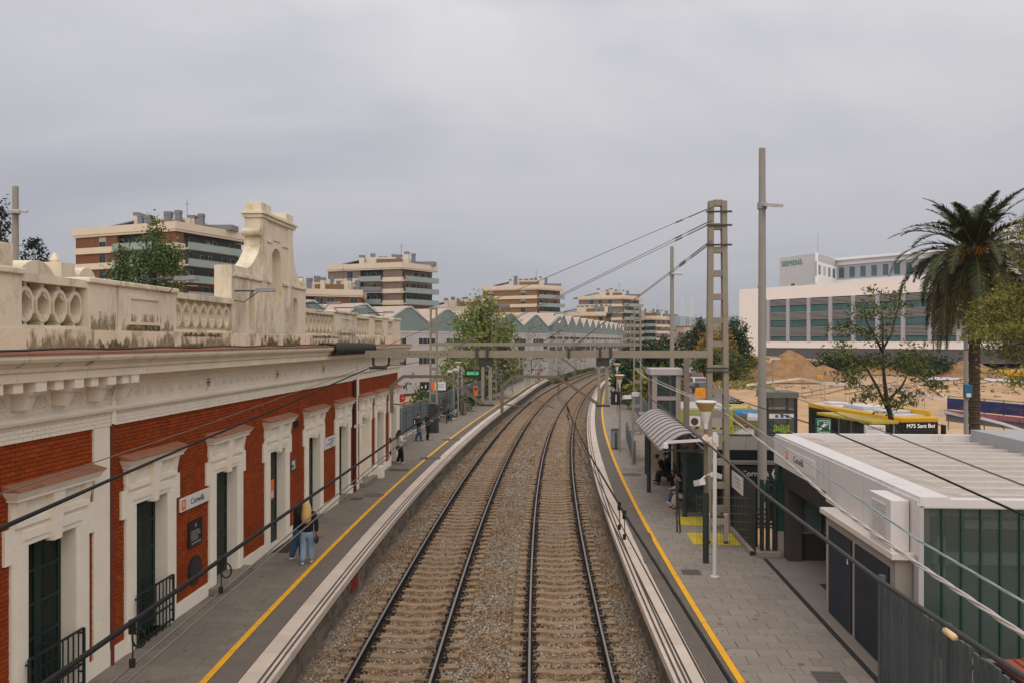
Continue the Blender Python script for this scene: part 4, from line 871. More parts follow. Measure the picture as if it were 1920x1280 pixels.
MB().box(-12, -9.75, 44.6, 47.6, 2.3, 2.5).build('roof', mat('kiosk_roof', '#a89c8a', .9, .1, 2), t); MB().box(-11.9, -10.0, 44.8, 47.4, 0, 2.3).build('wall', mat('kiosk_wall', '#23282a', .6, .1, 2), t)
for i in range(5): MB().box(-11.7+i*.38, -11.6+i*.38, 44.74, 44.8, .1, 2.25).build('stripe_post', mat('lime_paint', '#a2a82e', .6, .1, 3), t)
t = thing('departure_sign', 'station sign on one post, black and orange half next to a white half', 'sign', (-9.0, 60.6, 0))
MB().box(-9.05, -8.95, 60.55, 60.65, 0, 3.2).build('post', steel_d, t); MB().box(-11.05, -10.3, 60.5, 60.6, 2.55, 3.18).build('panel', black_p, t); MB().box(-10.28, -9.9, 60.49, 60.6, 2.58, 3.15).build('orange_panel', orange_p, t); MB().box(-9.89, -9.05, 60.49, 60.6, 2.55, 3.18).build('white_panel', white_p, t)
b = MB(); [b.box(-9.8, -9.2, 60.482, 60.49, 2.95-i*.16, 3.0-i*.16) for i in range(2)]; b.build('lettering', grey_p, t); b = MB(); [b.box(-10.95+i*.3, -10.85+i*.3, 60.49, 60.5, 2.7, 2.85+.1*i) for i in range(2)]; b.build('pictogram', white_p, t)
t = thing('departure_screen', 'green-lit departure screen hanging in a black box above the left platform', 'screen', (-9.3, 72, 0))
MB().box(-9.33, -9.2, 71.9, 72.05, 0, 4.0).build('post', galv, t); MB().box(-9.0, -7.3, 71.9, 72.1, 3.05, 3.75).build('housing', black_p, t); MB().box(-8.85, -7.75, 71.88, 71.895, 3.25, 3.55).build('display', mat('lit_display', '#2f6b4a', .4, .3, 8, emit=('#5fd08c', .35)), t); MB().box(-9.2, -9.0, 71.95, 72.03, 3.3, 3.4).build('bracket', galv, t)
t = thing('platform_number_sign', 'tall black sign with a white 2 on the left platform', 'sign', (-6.9, 76, 0)); MB().tube([(-7.2, 76, 0), (-7.2, 76, 4.4)], .05, 8).build('post', galv, t); MB().box(-7.45, -7.05, 75.85, 75.95, 3.6, 4.7).build('panel', black_p, t); text('2', .8, (-7.42, 75.84, 4.1), FMY, white_p, t)
t = thing('platform_number_sign', 'black sign with a white 1 on the right platform lamp post', 'sign', (3.0, 45.5, 0)); MB().box(2.65, 3.15, 45.45, 45.55, 2.7, 3.45).build('panel', black_p, t); MB().box(3.25, 3.6, 45.45, 45.55, 2.75, 3.4).build('side_panel', fence_d, t); text('1', .6, (2.78, 45.44, 3.05), FMY, white_p, t); MB().box(3.1, 3.3, 45.5, 45.6, 3.0, 3.1).build('bracket', galv, t)
def litter_bin(x, y, label, m):
    t = thing('litter_bin', label, 'litter bin', (x, y, 0)); b = MB(); b.lathe([(.26, .05), (.28, .08), (.28, 1.05), (.26, 1.08)], (x, y, 0), 18); b.build('body', m, t); b = MB(); b.lathe([(.29, 1.08), (.28, 1.14), (.12, 1.2)], (x, y, 0), 18); b.build('lid', steel_d, t); b = MB(); b.box(x-.05, x+.05, y-.3, y-.2, 0, 1.0); b.build('stand', steel_d, t)
litter_bin(-8.6, 67.75, 'round brown metal litter bin standing on the left platform by the lamp post', brown_p)
litter_bin(3.0, 47.0, 'grey litter bin hung on the right platform lamp post', galv)
def cctv(x, y, z, label):
    t = thing('camera_pole', label, 'camera pole', (x, y, 0)); MB().tube([(x, y, 0), (x, y, z)], .05, 8).build('pole', galv, t); b = MB(); b.ob((x-.3, y-.1, z-.1), (.2, .12, .1), .4, -.2); b.ob((x+.15, y, z+.05), (.16, .12, .1), -.5); b.build('camera', wp, t)
cctv(-9.2, 66, 3.9, 'slim pole with two white cameras among the left platform posts')
cctv(3.48, 41.0, 3.55, 'grey pole with white cameras standing where the right platform railing ends')
t = thing('orange_machine', 'orange ticket validator post on the left platform', 'ticket validator', (-8.3, 74.5, 0)); MB().tube([(-8.3, 74.5, 0), (-8.3, 74.5, 1.2)], .05, 8).build('post', galv, t); MB().box(-8.5, -8.1, 74.35, 74.6, 1.2, 2.1).build('head', orange_p, t); MB().box(-8.4, -8.2, 74.34, 74.35, 1.7, 1.95).build('screen', black_p, t)
tag(MB().box(-9.33, -9.0+.3, 54.2, 54.9, 0, 2.0).build('post_sleeve', fence_d), 'dark wrapped foot of the gantry mast on the left platform', 'post sleeve')
t = thing('round_sign', 'small round red sign on the fence behind the two standing men', 'sign', (-10.2, 49.2, 0)); MB().tube([(-10.15, 49.2, 2.75), (-10.15, 49.15, 2.75)], .26, 18).build('disc', mat('red_sign', '#a5292b', .5, .08, 2), t); MB().tube([(-10.15, 49.22, 0), (-10.15, 49.22, 2.9)], .03, 6).build('post', galv, t)
MB().box(-10.1, -10.0, 49.13, 49.15, 2.72, 2.78).build('bar', white_p, t)
wood_m = mat('bench_wood', '#8a6a4a', .8, .2, 3); stone_b = mat('stone_bench', '#8b8174', .9, .12, 2, .2)
def block_bench(x, y, label):
    t = thing('bench', label, 'bench', (x, y, 0)); MB().box(x-.3, x+.3, y-.75, y+.75, .4, .5).build('seat', wood_m, t, bevel=.02)
    for s in (-.55, .55): MB().box(x-.22, x+.22, y+s-.12, y+s+.12, 0, .4).build('leg', stone_b, t)
block_bench(-9.5, 62.6, 'low bench under the seated man on the left platform'); block_bench(-8.4, 80, 'empty low bench near the fence on the left platform')
b = MB(); b.box(-9.6, -8.8, 64.2, 65, .001, .012); tag(b.build('tactile_mat', mat('yellow_tactile', '#b59a2c', .8, .15, 4)), 'yellow warning paving patch near the seated man on the left platform', 'warning paving')
b = MB(); b.tube([(-9.75, 44.9, .75), (-9.5, 49.5, .75)], .03, 6); b.tube([(-9.75, 44.9, .45), (-9.5, 49.5, .45)], .03, 6)
for i in range(4): b.tube([(-9.75+.08*i, 44.9+1.53*i, 0), (-9.75+.08*i, 44.9+1.53*i, .78)], .03, 6)
tag(b.build('handrail', galv), 'low grey tube handrail beside the kiosk at the back of the left platform', 'handrail')
# ------------------------------------------------------------------ right platform: shelter
can_m = mat('canopy_polycarbonate', '#a39a93', .5, .08, 2, stain='#8a8079', ssc=.8, sth=.58); can_f = mat('canopy_frame', '#645b55', .5, .1, 3, metal=.2); shel_m = mat('dark_shelter_metal', '#2c3433', .5, .1, 3)
dglass = glass('dark_glass', '#2a3836', .72)
sh = thing('platform_shelter', 'barrel-vaulted platform shelter with ribbed canopy on dark posts over the waiting people', 'shelter', (4.3, 33.5, 0))
CX0, CX1, CZ, RISE, CY0, CY1 = 3.4, 5.15, 2.42, .62, 28.4, 38.8
def cp(t, dz=0): return (CX0+(CX1-CX0)*t, CZ+dz+RISE*sin(pi*(.06+.94*t) if 0 else pi*t*.86+.0)+0*(t))
NB = 11
def shift(y): return max(0, (ER(y)-ER(31))*.8) if y > 31 else 0
for i in range(NB):
    a, q = CY0+(CY1-CY0)*i/NB, CY0+(CY1-CY0)*(i+1)/NB
    rows = [[(cp(k/12)[0]+shift(y), y, cp(k/12)[1]) for k in range(13)] for y in (a+.02, q-.02)]
    b = MB(); b.strip(rows); b.strip([[(x, y, z-.015) for x, y, z in r] for r in rows]); b.build('canopy_panel', can_m, sh)
for i in range(NB+1):
    y = CY0+(CY1-CY0)*i/NB; MB().tube([(cp(k/12)[0]+shift(y), y, cp(k/12)[1]+.012) for k in range(13)], .035, 6).build('canopy_rib', can_f, sh)
for t in (0, 1): MB().tube([(cp(t)[0]+shift(y), y, cp(t)[1]) for y in [CY0+(CY1-CY0)*i/8 for i in range(9)]], .05, 6).build('gutter', can_f, sh)
MB().box(CX0+.25, CX1, CY0+.05, CY0+.12, CZ-.02, CZ+.06).build('tie_beam', shel_m, sh)
for x, y in ((3.52, 33.55), (4.33, 29.0), (4.75, 33.6), (4.9, 37.6), (3.9, 38.2)): MB().tube([(x, y, 0), (x, y, 2.5)], .085, 12).build('post', shel_m, sh)
for i in range(6): MB().box(5.12+shift(30+i*1.4), 5.16+shift(30+i*1.4), 29.2+i*1.5, 30.65+i*1.5, .15, 2.35).build('back_pane', dglass, sh)
MB().box(4.35, 5.1, 28.96, 29.0, .15, 2.3).build('side_pane', dglass, sh)
def metal_bench(y, label, x=4.65):
    t = thing('bench', label, 'bench', (x, y, 0)); MB().box(x-.25, x+.2, y-.9, y+.9, .42, .47).build('seat', shel_m, t); MB().box(x+.15, x+.2, y-.9, y+.9, .5, .85).build('backrest', shel_m, t)
    for s in (-.6, .6): MB().box(x-.15, x+.1, y+s-.04, y+s+.04, 0, .42).build('leg', shel_m, t)
metal_bench(31.3, 'dark bench under the shelter for the nearer seated pair'); metal_bench(35.6, 'dark bench under the shelter for the farther seated pair', 4.75)
t = thing('vending_cabinet', 'tall narrow cabinet with an orange edge inside the far end of the shelter', 'cabinet', (4.4, 39.6, 0)); MB().box(4.0, 5.0, 39.4, 40.0, 0, 1.9).build('body', mat('beige_cabinet', '#9a8d79', .7, .1, 2), t); MB().box(3.98, 4.1, 39.36, 39.4, .1, 1.85).build('edge', orange_p, t)
# leaning frame (stool-like support) and bench in front of the mast
t = thing('leaning_rail', 'pale upright leaning frame with dark feet on yellow paving behind the camera pole', 'leaning frame', (4.75, 25.2, 0))
for x in (4.48, 5.02):
    MB().box(x-.06, x+.06, 25.1, 25.3, .1, .92).build('upright', mat('pale_frame', '#a8988f', .7, .1, 2), t); MB().box(x-.05, x+.05, 25.12, 25.28, 0, .12).build('foot', shel_m, t)
MB().box(4.48, 5.02, 25.12, 25.28, .62, .8).build('crossbar', MC['pale_frame'], t); MB().box(4.5, 5.0, 25.15, 25.3, .82, .86).build('rail', shel_m, t)
for y0, y1, l in ((25.0, 26.5, 'nearer'), (27.6, 28.9, 'farther')):
    b = MB()
    for i in range(4):
        for j in range(4): b.box(4.0+i*.38, 4.36+i*.38, y0+(y1-y0)*j/4+.01, y0+(y1-y0)*(j+1)/4-.01, .001, .014)
    tag(b.build('tactile_mat', mat('bright_yellow_tactile', '#b8a128', .8, .15, 4)), f'yellow warning paving field behind the camera pole, {l} one', 'warning paving')
# wire mesh barrier panel standing loosely on the platform
t = thing('mesh_barrier', 'thin wire mesh barrier standing before the dark fence behind the camera pole', 'mesh barrier', (4.7, 24.4, 0)); b = MB()
for i in range(18): b.tube([(4.05+i*.09, 24.7+.02*sin(i), 0), (4.05+i*.09, 24.7+.02*sin(i), 1.6)], .004, 4)
for k in range(7): b.tube([(4.05, 24.7, .1+k*.24), (5.6, 24.5, .12+k*.24)], .004, 4)
b.build('mesh', mat('dull_wire', '#6a6c69', .5, .1, 3, metal=.4), t)
MB().tube([(3.72, 26.6, 0), (3.7, 26.7, 1.75)], .03, 6).build('leg', shel_m, t); MB().tube([(3.82, 26.6, 0), (3.72, 26.7, 1.75)], .03, 6).build('leg', shel_m, t)
# panel fence along the back of the right platform
pf = thing('panel_fence', 'dark green panel fence along the back of the right platform with a white notice', 'fence', (5.6, 23.8, 0))
fd2 = mat('dark_green_fence', '#29302e', .6, .12, 2, rnd=.12)
y = 23.8; i = 0
while y < 39:
    x = 5.6+shift(y)*.9; MB().box(x-.015, x+.015, y+.01, y+.29, .12, 2.15).build('slat', fd2, pf); y += .3; i += 1
    if i % 6 == 0: MB().box(x+.02, x+.1, y-.05, y+.05, 0, 2.2).build('post', fd2, pf)
MB().strip([[(5.45+shift(v)*.9, v, .14), (5.75+shift(v)*.9, v, .14)] for v in (23.8, 28, 33, 39)]).build('kerb', stone_b, pf); MB().strip([[(5.45+shift(v)*.9, v, 0), (5.45+shift(v)*.9, v, .14)] for v in (23.8, 28, 33, 39)]).build('kerb', stone_b, pf)
t = thing('fence_notice', 'white notice board hung on the dark green panel fence', 'notice', (5.56, 26, 1.7)); MB().box(5.55, 5.57, 25.25, 26.9, 1.48, 2.02).build('panel', white_p, t); b = MB()
for i in range(3): b.box(5.546, 5.55, 25.6, 26.5-.2*i, 1.86-i*.12, 1.9-i*.12)
b.build('lettering', grey_p, t)
# open gate of three bars beside the hall
gt = thing('bar_gate', 'short gate of three dark bars on a stone block between panel fence and glass hall', 'gate', (5.85, 23.78, 0))
for x in (5.78, 5.95, 6.14): MB().box(x-.05, x+.05, 23.72, 23.84, .2, 2.25).build('bar', fd2, gt)
MB().box(5.62, 6.3, 23.6, 23.95, 0, .17).build('stone_block', stone_b, gt, bevel=.02)
for z in (.9, 1.35): MB().box(5.68, 6.24, 23.8, 23.83, z, z+.04).build('rail', fd2, gt)
# railing section on far right platform
bar_fence('platform_railing', 'grey bar railing along the back of the right platform beside the lift tower', 'railing', lambda y: 3.55+(ER(y)-ER(41))*1.0+max(0, (y-41))*.03, 41.2, 52, 1.15, .12, .05, fence_g)
bar_fence('slat_fence', 'far grey fence along the back of the right platform', 'fence', lambda y: ER(y)+4.2, 56, 140, 2.0, .3, .2, fence_g)
# ------------------------------------------------------------------ lift tower
pink = mat('pinkish_grey_cladding', '#978a84', .7, .08, 2); lg = glass('lift_glass', '#3a4a4a', .5)
t = thing('lift_tower', 'glass lift tower with pinkish grey frame behind the platform shelter', 'lift tower', (5.6, 42, -.6))
X0, X1, Yb, Yf = 4.55, 6.0, 41.6, 43.6
for x in (X0, X1-.24): 
    for y in (Yb, Yf-.24): MB().box(x, x+.24, y, y+.24, -.6, 4.6).build('corner_post', pink, t)
MB().box(X0-.12, X1+.12, Yb-.12, Yf+.12, 4.55, 4.88).build('roof', mat('lift_roof', '#a69b98', .7, .08, 2), t, bevel=.02)
for z in (3.25, .95): MB().box(X0+.24, X1-.24, Yb+.02, Yb+.22, z, z+.2).build('transom', pink, t); 
for z0, z1 in ((3.47, 4.54), (1.17, 3.24), (-.5, .94)):
    MB().box(X0+.25, X1-.25, Yb+.1, Yb+.13, z0, z1).build('pane', lg, t); MB().box(X0+.08, X0+.11, Yb+.25, Yf-.25, z0, z1).build('pane', lg, t); MB().box(X1-.11, X1-.08, Yb+.25, Yf-.25, z0, z1).build('pane', lg, t)
MB().box(X0+.5, X1-.3, Yb+.6, Yf-.4, -.5, 1.8).build('lift_car', shel_m, t)
MB().box(4.0, 4.55, 42.0, 43.6, 2.35, 2.47).build('porch_roof', pink, t)
t = thing('warning_cone', 'orange and white traffic cone beside the right platform railing', 'traffic cone', (3.75, 44.2, 0)); b = MB(); b.box(3.58, 3.92, 44.03, 44.37, 0, .04); b.build('base', mat('cone_orange', '#c2461f', .6, .08, 2), t); b = MB(); b.lathe([(.13, .04), (.03, .62)], (3.75, 44.2, 0), 14); b.build('body', MC['cone_orange'], t); b = MB(); b.lathe([(.102, .22), (.07, .4)], (3.75, 44.2, 0), 14); b.build('band', white_p, t)
b = MB(); b.box(4.3, 5.5, 40.2, 40.35, -.3, 1.05); tag(b.build('low_wall', mat('pale_low_wall', '#a49684', .9, .1, 1.5)), 'short pale wall between shelter end and grey railing', 'wall')
# ------------------------------------------------------------------ ticket hall (right)
wht = mat('white_composite_panel', '#c9c3bf', .5, .05, 1.2, stain='#aaa29b', ssc=1.3, sth=.55, stretch=(1, 1, .2)); rf = mat('hall_roof_gravel', '#a89d92', .9, .14, 3, .2, 40, stain='#877c70', ssc=.7, sth=.5); conc = mat('hall_concrete', '#8f857b', .9, .08, 1, .12, 30)
uglass = mat('green_channel_glass', '#4a5952', .12, .18, .5, spec=.6, alpha=.5); ugf = mat('green_glass_rib', '#24423a', .3, .1, 2); dk = MC['dark_interior']
hall = thing('ticket_hall', 'flat-roofed white and green-glass station hall at the right', 'station hall', (9, 19, 0))
HX0, HX1, HY0, HY1, HZ = 6.25, 16.0, 14.45, 24.1, 3.55
b = MB(); b.box(HX0+.15, HX1-.1, HY0+.15, HY1-.15, 3.2, 3.38); b.build('roof', rf, hall)
for i in range(12):
    y = HY0+.9+i*.72; MB().box(HX0+1.0+.0*i, HX1-.3-(1.2 if i > 9 else 0), y, y+.09, 3.38, 3.44).build('roof_rib', mat('roof_seam', '#bbb2aa', .6, .05, 2), hall)
MB().box(HX0, HX0+.5, HY0, HY1, 3.38, 3.56).build('parapet', wht, hall); MB().box(HX0+.5, HX1, HY1-.25, HY1, 3.38, 3.58).build('parapet', wht, hall); MB().box(HX0+.5, HX1, HY0, HY0+.22, 3.38, 3.52).build('parapet', wht, hall)
MB().hexa([(HX0+.5,HY0+.22,3.38),(HX0+1.4,HY0+.22,3.382),(HX0+1.4,HY1-.25,3.382),(HX0+.5,HY1-.25,3.38),(HX0+.5,HY0+.22,3.54),(HX0+1.4,HY0+.22,3.4),(HX0+1.4,HY1-.25,3.4),(HX0+.5,HY1-.25,3.54)]).build('roof_slope', rf, hall)
MB().hexa([(11.7,HY1-3.2,3.38),(13.2,HY1-4.5,3.38),(13.2,HY1-.3,3.38),(11.7,HY1-.3,3.38),(11.7,HY1-3.2,3.75),(13.2,HY1-4.5,3.75),(13.2,HY1-.3,3.75),(11.7,HY1-.3,3.75)]).build('roof_upstand', mat('grey_upstand', '#9a9a9b', .6, .06, 1), hall)
for a, q in ((HY0+.02, 17.0), (17.01, 19.4), (19.41, 21.75), (21.76, HY1)): MB().box(HX0-.04, HX0, a, q-.01, 2.72 if a > 18 else 2.5, 3.5).build('fascia_panel', wht, hall)
MB().box(HX0, HX0+.2, HY0+.1, HY1, 2.75, 3.38).build('fascia_core', wht, hall)
MB().box(HX0-.02, HX0+.3, HY1-.35, HY1-.05, .75, 2.72).build('corner_glass', ugf, hall); MB().box(HX0-.02, HX0+.32, HY1-.37, HY1-.03, 0, .75).build('corner_plinth', conc, hall)
MB().box(HX0+.15, HX0+.55, HY1-.8, HY1-.37, 0, 2.74).build('column', mat('dark_column', '#46403b', .7, .1, 2), hall)
MB().box(HX0+.1, HX1-.3, 18.6, HY1-.3, 2.6, 2.72).build('soffit', dk, hall); MB().box(HX0+.5, HX0+6, 18.52, 18.6, 0, 2.7).build('inner_wall', conc, hall); MB().box(HX0+5.9, HX0+6, 18.6, HY1-.3, 0, 2.7).build('inner_wall', dk, hall)
ig = mat('inner_green_glass', '#6b7876', .25, .25, .5, spec=.6, stain='#2a3534', ssc=.4, sth=.5, stretch=(.4, 1, 1))
for i in range(9): MB().box(HX0+.58+i*.6, HX0+1.14+i*.6, HY1-.62, HY1-.58, .78, 2.6).build('inner_pane', ig, hall); MB().box(HX0+1.14+i*.6, HX0+1.18+i*.6, HY1-.66, HY1-.56, .75, 2.6).build('mullion', ugf, hall)
MB().box(HX0+.56, HX0+5.9, HY1-.68, HY1-.5, 0, .75).build('inner_plinth', mat('dark_plinth', '#3a3530', .9, .1, 2), hall)
MB().box(HX0-.02, HX0+.06, 18.6, HY1-.82, 2.2, 2.72).build('hanging_banner', mat('dark_banner', '#1f1f20', .6, .3, 3), hall)
b = MB(); [b.box(HX0+.35, HX0+.9, 19.0+i*.1, 19.05+i*.1, .002, .012) for i in range(22)]; b.build('floor_grille', steel_d, hall)
# glass front facing the bridge
MB().box(HX0-.03, HX0+.06, HY0, HY0+.2, 0, 3.4).build('corner_frame', mat('grey_frame', '#a9a4a2', .5, .05, 2), hall); MB().box(HX0+.06, HX1, HY0+.01, HY0+.2, 3.36, 3.4).build('head_frame', MC['grey_frame'], hall)
x = HX0+.08; i = 0
while x < HX1-.3: MB().box(x, x+.3, HY0+.06, HY0+.09, .72, 3.36).build('glass_plank', uglass, hall); MB().box(x+.3, x+.33, HY0+.03, HY0+.1, .72, 3.36).build('glass_rib', ugf, hall); x += .33
MB().box(HX0+.06, HX1, HY0+.02, HY0+.3, -.6, .72).build('front_plinth', stone_b, hall)
MB().box(HX0+.06, HX1-.1, HY0+.5, HY0+.6, .0, 3.3).build('inner_blind', mat('inner_backing', '#8b8d84', .8, .3, .4, stain='#2b3833', ssc=.3, sth=.5, stretch=(.5, 1, 2.5)), hall)
MB().box(HX0+.06, HX1-.1, HY0+.38, HY0+.49, 2.55, 3.34).build('inner_header', dk, hall); MB().box(HX0+.9, HX1-.3, HY0+.3, HY0+.38, 2.95, 3.1).build('inner_shelf', white_p, hall); MB().box(HX0+.35, HX1-.3, HY0+.25, HY0+.38, 2.32, 2.52).build('inner_shelf', white_p, hall); MB().box(HX0+.4, HX0+.55, HY0+.25, HY0+.38, 2.1, 2.8).build('inner_shelf', white_p, hall)
# cabinet block projecting to the platform with two dark panels
cb = thing('service_block', 'low concrete block with two dark glazed poster panels at the corner of the glass hall', 'service block', (6.1, 16.5, 0))
MB().box(5.93, 6.24, 14.72, 18.5, 0, 2.4).build('body', conc, cb); MB().box(5.82, 6.245, 14.6, 18.62, 2.4, 2.52).build('capping', mat('pale_capping', '#c3b9ae', .85, .06, 2, stain='#a39786', ssc=1, sth=.6), cb, bevel=.01)
blk = mat('scratched_dark_panel', '#1c2632', .5, .25, 1.2, stain='#42505e', ssc=.9, sth=.64, stretch=(1, 2, .6), spec=.25)
for a, q in ((16.85, 18.25), (14.95, 16.65)): MB().box(5.9, 5.93, a, q, .25, 2.18).build('poster_panel', blk, cb)
for y in (17.0, 15.2): MB().add([(5.896, y, 1.65), (5.896, y+.09, 1.65), (5.896, y+.045, 1.85)], [(0,1,2)]).build('triangle_mark', white_p, cb)
t = thing('air_unit', 'white air-conditioning cabinet with louvre grille on top of the service block', 'air conditioner', (6.05, 15.25, 2.52)); MB().box(5.86, 6.19, 14.75, 15.75, 2.52, 3.44).build('casing', wht, t, bevel=.01)
for i in range(18): MB().box(5.84, 5.86, 14.95, 15.6, 2.62+i*.04, 2.64+i*.04).build('louvre', wht, t)
s = thing('hall_sign', 'white Cornellà sign with orange mark on the fascia of the station hall', 'sign', (6.2, 21.9, 3.1)); MB().box(6.185, 6.21, 20.2, 22.9, 2.9, 3.32).build('panel', white_p, s); MB().box(6.18, 6.185, 22.55, 22.75, 3.02, 3.24).build('emblem', orange_p, s)
text('Cornellà', .26, (6.183, 22.0, 3.11), FMX, black_p, s); text('R', .16, (6.177, 22.72, 3.13), FMX, white_p, s)
# dark entrance behind the gate
en = thing('underpass_entrance', 'sunken dark entrance with a lit black Cornellà name board above it', 'entrance', (7.2, 31, -.6))
MB().box(5.9, 9.0, 31.2, 31.4, -.6, 2.1).build('back_wall', dk, en); MB().box(5.8, 9.2, 31.0, 31.2, .95, 1.55).build('name_board', black_p, en); MB().box(5.75, 9.3, 30.9, 31.5, 1.6, 1.72).build('head_beam', mat('brown_beam', '#6f655b', .8, .1, 2), en)
text('Cornellà C', .3, (6.75, 30.985, 1.24), FMY, white_p, en); b = MB()
for s_ in ((7.95, 8.3, 1.07, 1.1), (7.95, 8.3, 1.4, 1.43), (7.95, 7.98, 1.07, 1.43), (8.27, 8.3, 1.07, 1.43), (8.03, 8.09, 1.14, 1.36), (8.14, 8.2, 1.14, 1.3)): b.box(s_[0], s_[1], 30.985, 31.0, s_[2], s_[3])
b.build('pictogram', white_p, en)
pw = mat('pale_parapet_panel', '#948e84', .8, .08, .8)
for i in range(4): MB().box(5.7+i*1.35, 7.02+i*1.35, 31.6, 31.68, 1.62, 2.62).build('parapet_panel', pw, en)
MB().box(5.7, 11.1, 31.58, 31.7, 2.62, 2.67).build('handrail', shel_m, en)
t = thing('exit_pictogram', 'green running-man exit sign standing behind the bar gate', 'sign', (6.2, 24.6, 1.6)); MB().box(6.02, 6.3, 24.5, 24.53, 1.45, 2.0).build('panel', mat('lit_green', '#2b7a4a', .5, .05, 2), t); b = MB(); b.box(6.08, 6.24, 24.49, 24.5, 1.72, 1.95); b.build('pictogram', black_p, t); b = MB(); b.box(6.14, 6.18, 24.48, 24.49, 1.5, 1.9); b.box(6.09, 6.23, 24.48, 24.49, 1.6, 1.64); b.build('arrow', white_p, t); MB().box(6.14, 6.18, 24.53, 24.57, 0, 1.5).build('post', shel_m, t)
b = MB(); 
for i in range(4): b.box(5.95, 7.5, 25.2+i*.5, 25.24+i*.5, .9-i*.25, .95-i*.25); b.box(5.95, 6.0, 25.2+i*.5, 25.24+i*.5, -.6, .9-i*.25)
tag(b.build('stair_railing', steel_d), 'dark stair railings seen through the bar gate', 'railing')
# slat fence at bottom right
sf = thing('slat_fence', 'tall grey vertical-slat fence at the bottom right corner', 'fence', (5.62, 14, 0))
sl_m = mat('slate_grey_slat', '#454c4d', .6, .12, 1.5, rnd=.14, stain='#5d6160', ssc=2, sth=.6)
SLM = MB().box(-.02, .02, -.06, .06, .15, 2.05).mesh('slat', sl_m); y = 14.45; i = 0
while y > 5: o = inst('slat', SLM, sf, (random.uniform(-.01, .01), y-14, random.uniform(-.02, .03)), (0, 0, random.uniform(-.12, .12))); y -= .185+random.uniform(-.015, .02); i += 1
for z in (.5, 1.75): MB().box(5.65, 5.69, 5, 14.5, z, z+.05).build('rail', sl_m, sf)
for y in (14.55, 12.1, 9.7): MB().box(5.58, 5.68, y-.05, y+.05, 0, 2.15).build('post', sl_m, sf)
t = thing('red_slat_seat', 'black-framed board with red slats behind the fence in the lower right corner', 'slatted board', (7.1, 12.3, -.6))
rs = mat('faded_red_wood', '#8f4632', .75, .2, 5, rnd=.1)
for i in range(4): MB().box(6.83+i*.13, 6.95+i*.13, 11.2, 13.1, 1.2+.02*i, 1.235+.02*i).build('slat', rs, t)
MB().box(6.78, 7.36, 11.15, 13.15, .98, 1.19).build('frame', black_c, t)
for x, y in ((6.85, 11.3), (7.28, 11.3), (6.85, 13), (7.28, 13)): MB().box(x-.04, x+.04, y-.04, y+.04, -.6, .98).build('leg', black_c, t)
# ------------------------------------------------------------------ people
def skin(name, chains, m, parent, sub=1):
    vs, es, rs, roots, idx = [], [], [], [], {}
    for ch in chains:
        prev = None
        for p in ch:
            k = tuple(round(c, 3) for c in p[:3])
            if k not in idx:
                idx[k] = len(vs); vs.append(p[:3]); rs.append(p[3])
                if prev is None: roots.append(idx[k])
            if prev is not None and prev != idx[k]: es.append((prev, idx[k]))
            prev = idx[k]
    me = bpy.data.meshes.new(name); me.from_pydata(vs, es, []); me.materials.append(m)
    o = bpy.data.objects.new(name, me); C.objects.link(o); o.parent = parent
    md = o.modifiers.new('skin', 'SKIN'); md.use_smooth_shade = True
    sv = me.skin_vertices[0].data
    for i, r in enumerate(rs): r = r if isinstance(r, tuple) else (r, r); sv[i].radius = r; sv[i].use_root = i in roots
    s = o.modifiers.new('subdivision', 'SUBSURF'); s.levels = s.render_levels = sub
    return o
skin_m = mat('skin', '#b5896c', .6, .05, 5); skin_d = mat('tanned_skin', '#8f6549', .6, .05, 5)
hair_d = mat('dark_hair', '#1f1814', .7, .2, 20); hair_b = mat('blonde_hair', '#b8935c', .7, .25, 25); hair_br = mat('brown_hair', '#3d2a1e', .7, .2, 20)
jean = mat('blue_denim', '#33506e', .9, .15, 6); jean_l = mat('pale_denim', '#7d93a6', .9, .15, 6); blk_c = mat('black_cloth', '#17181b', .95, .2, 8); wht_c = mat('white_cloth', '#cdc3bb', .9, .08, 8); pnk_c = mat('pale_pink_cloth', '#b59a8c', .9, .1, 8); bei_c = mat('beige_cloth', '#b3a18d', .9, .1, 8); navy = mat('navy_cloth', '#1f2632', .95, .15, 8); shoe_w = mat('white_shoes', '#c4bfb8', .7, .08, 6); shoe_b = mat('black_shoes', '#1c1b1b', .7, .1, 6); hiv = mat('hi_vis_yellow', '#c9cf3d', .8, .1, 6)
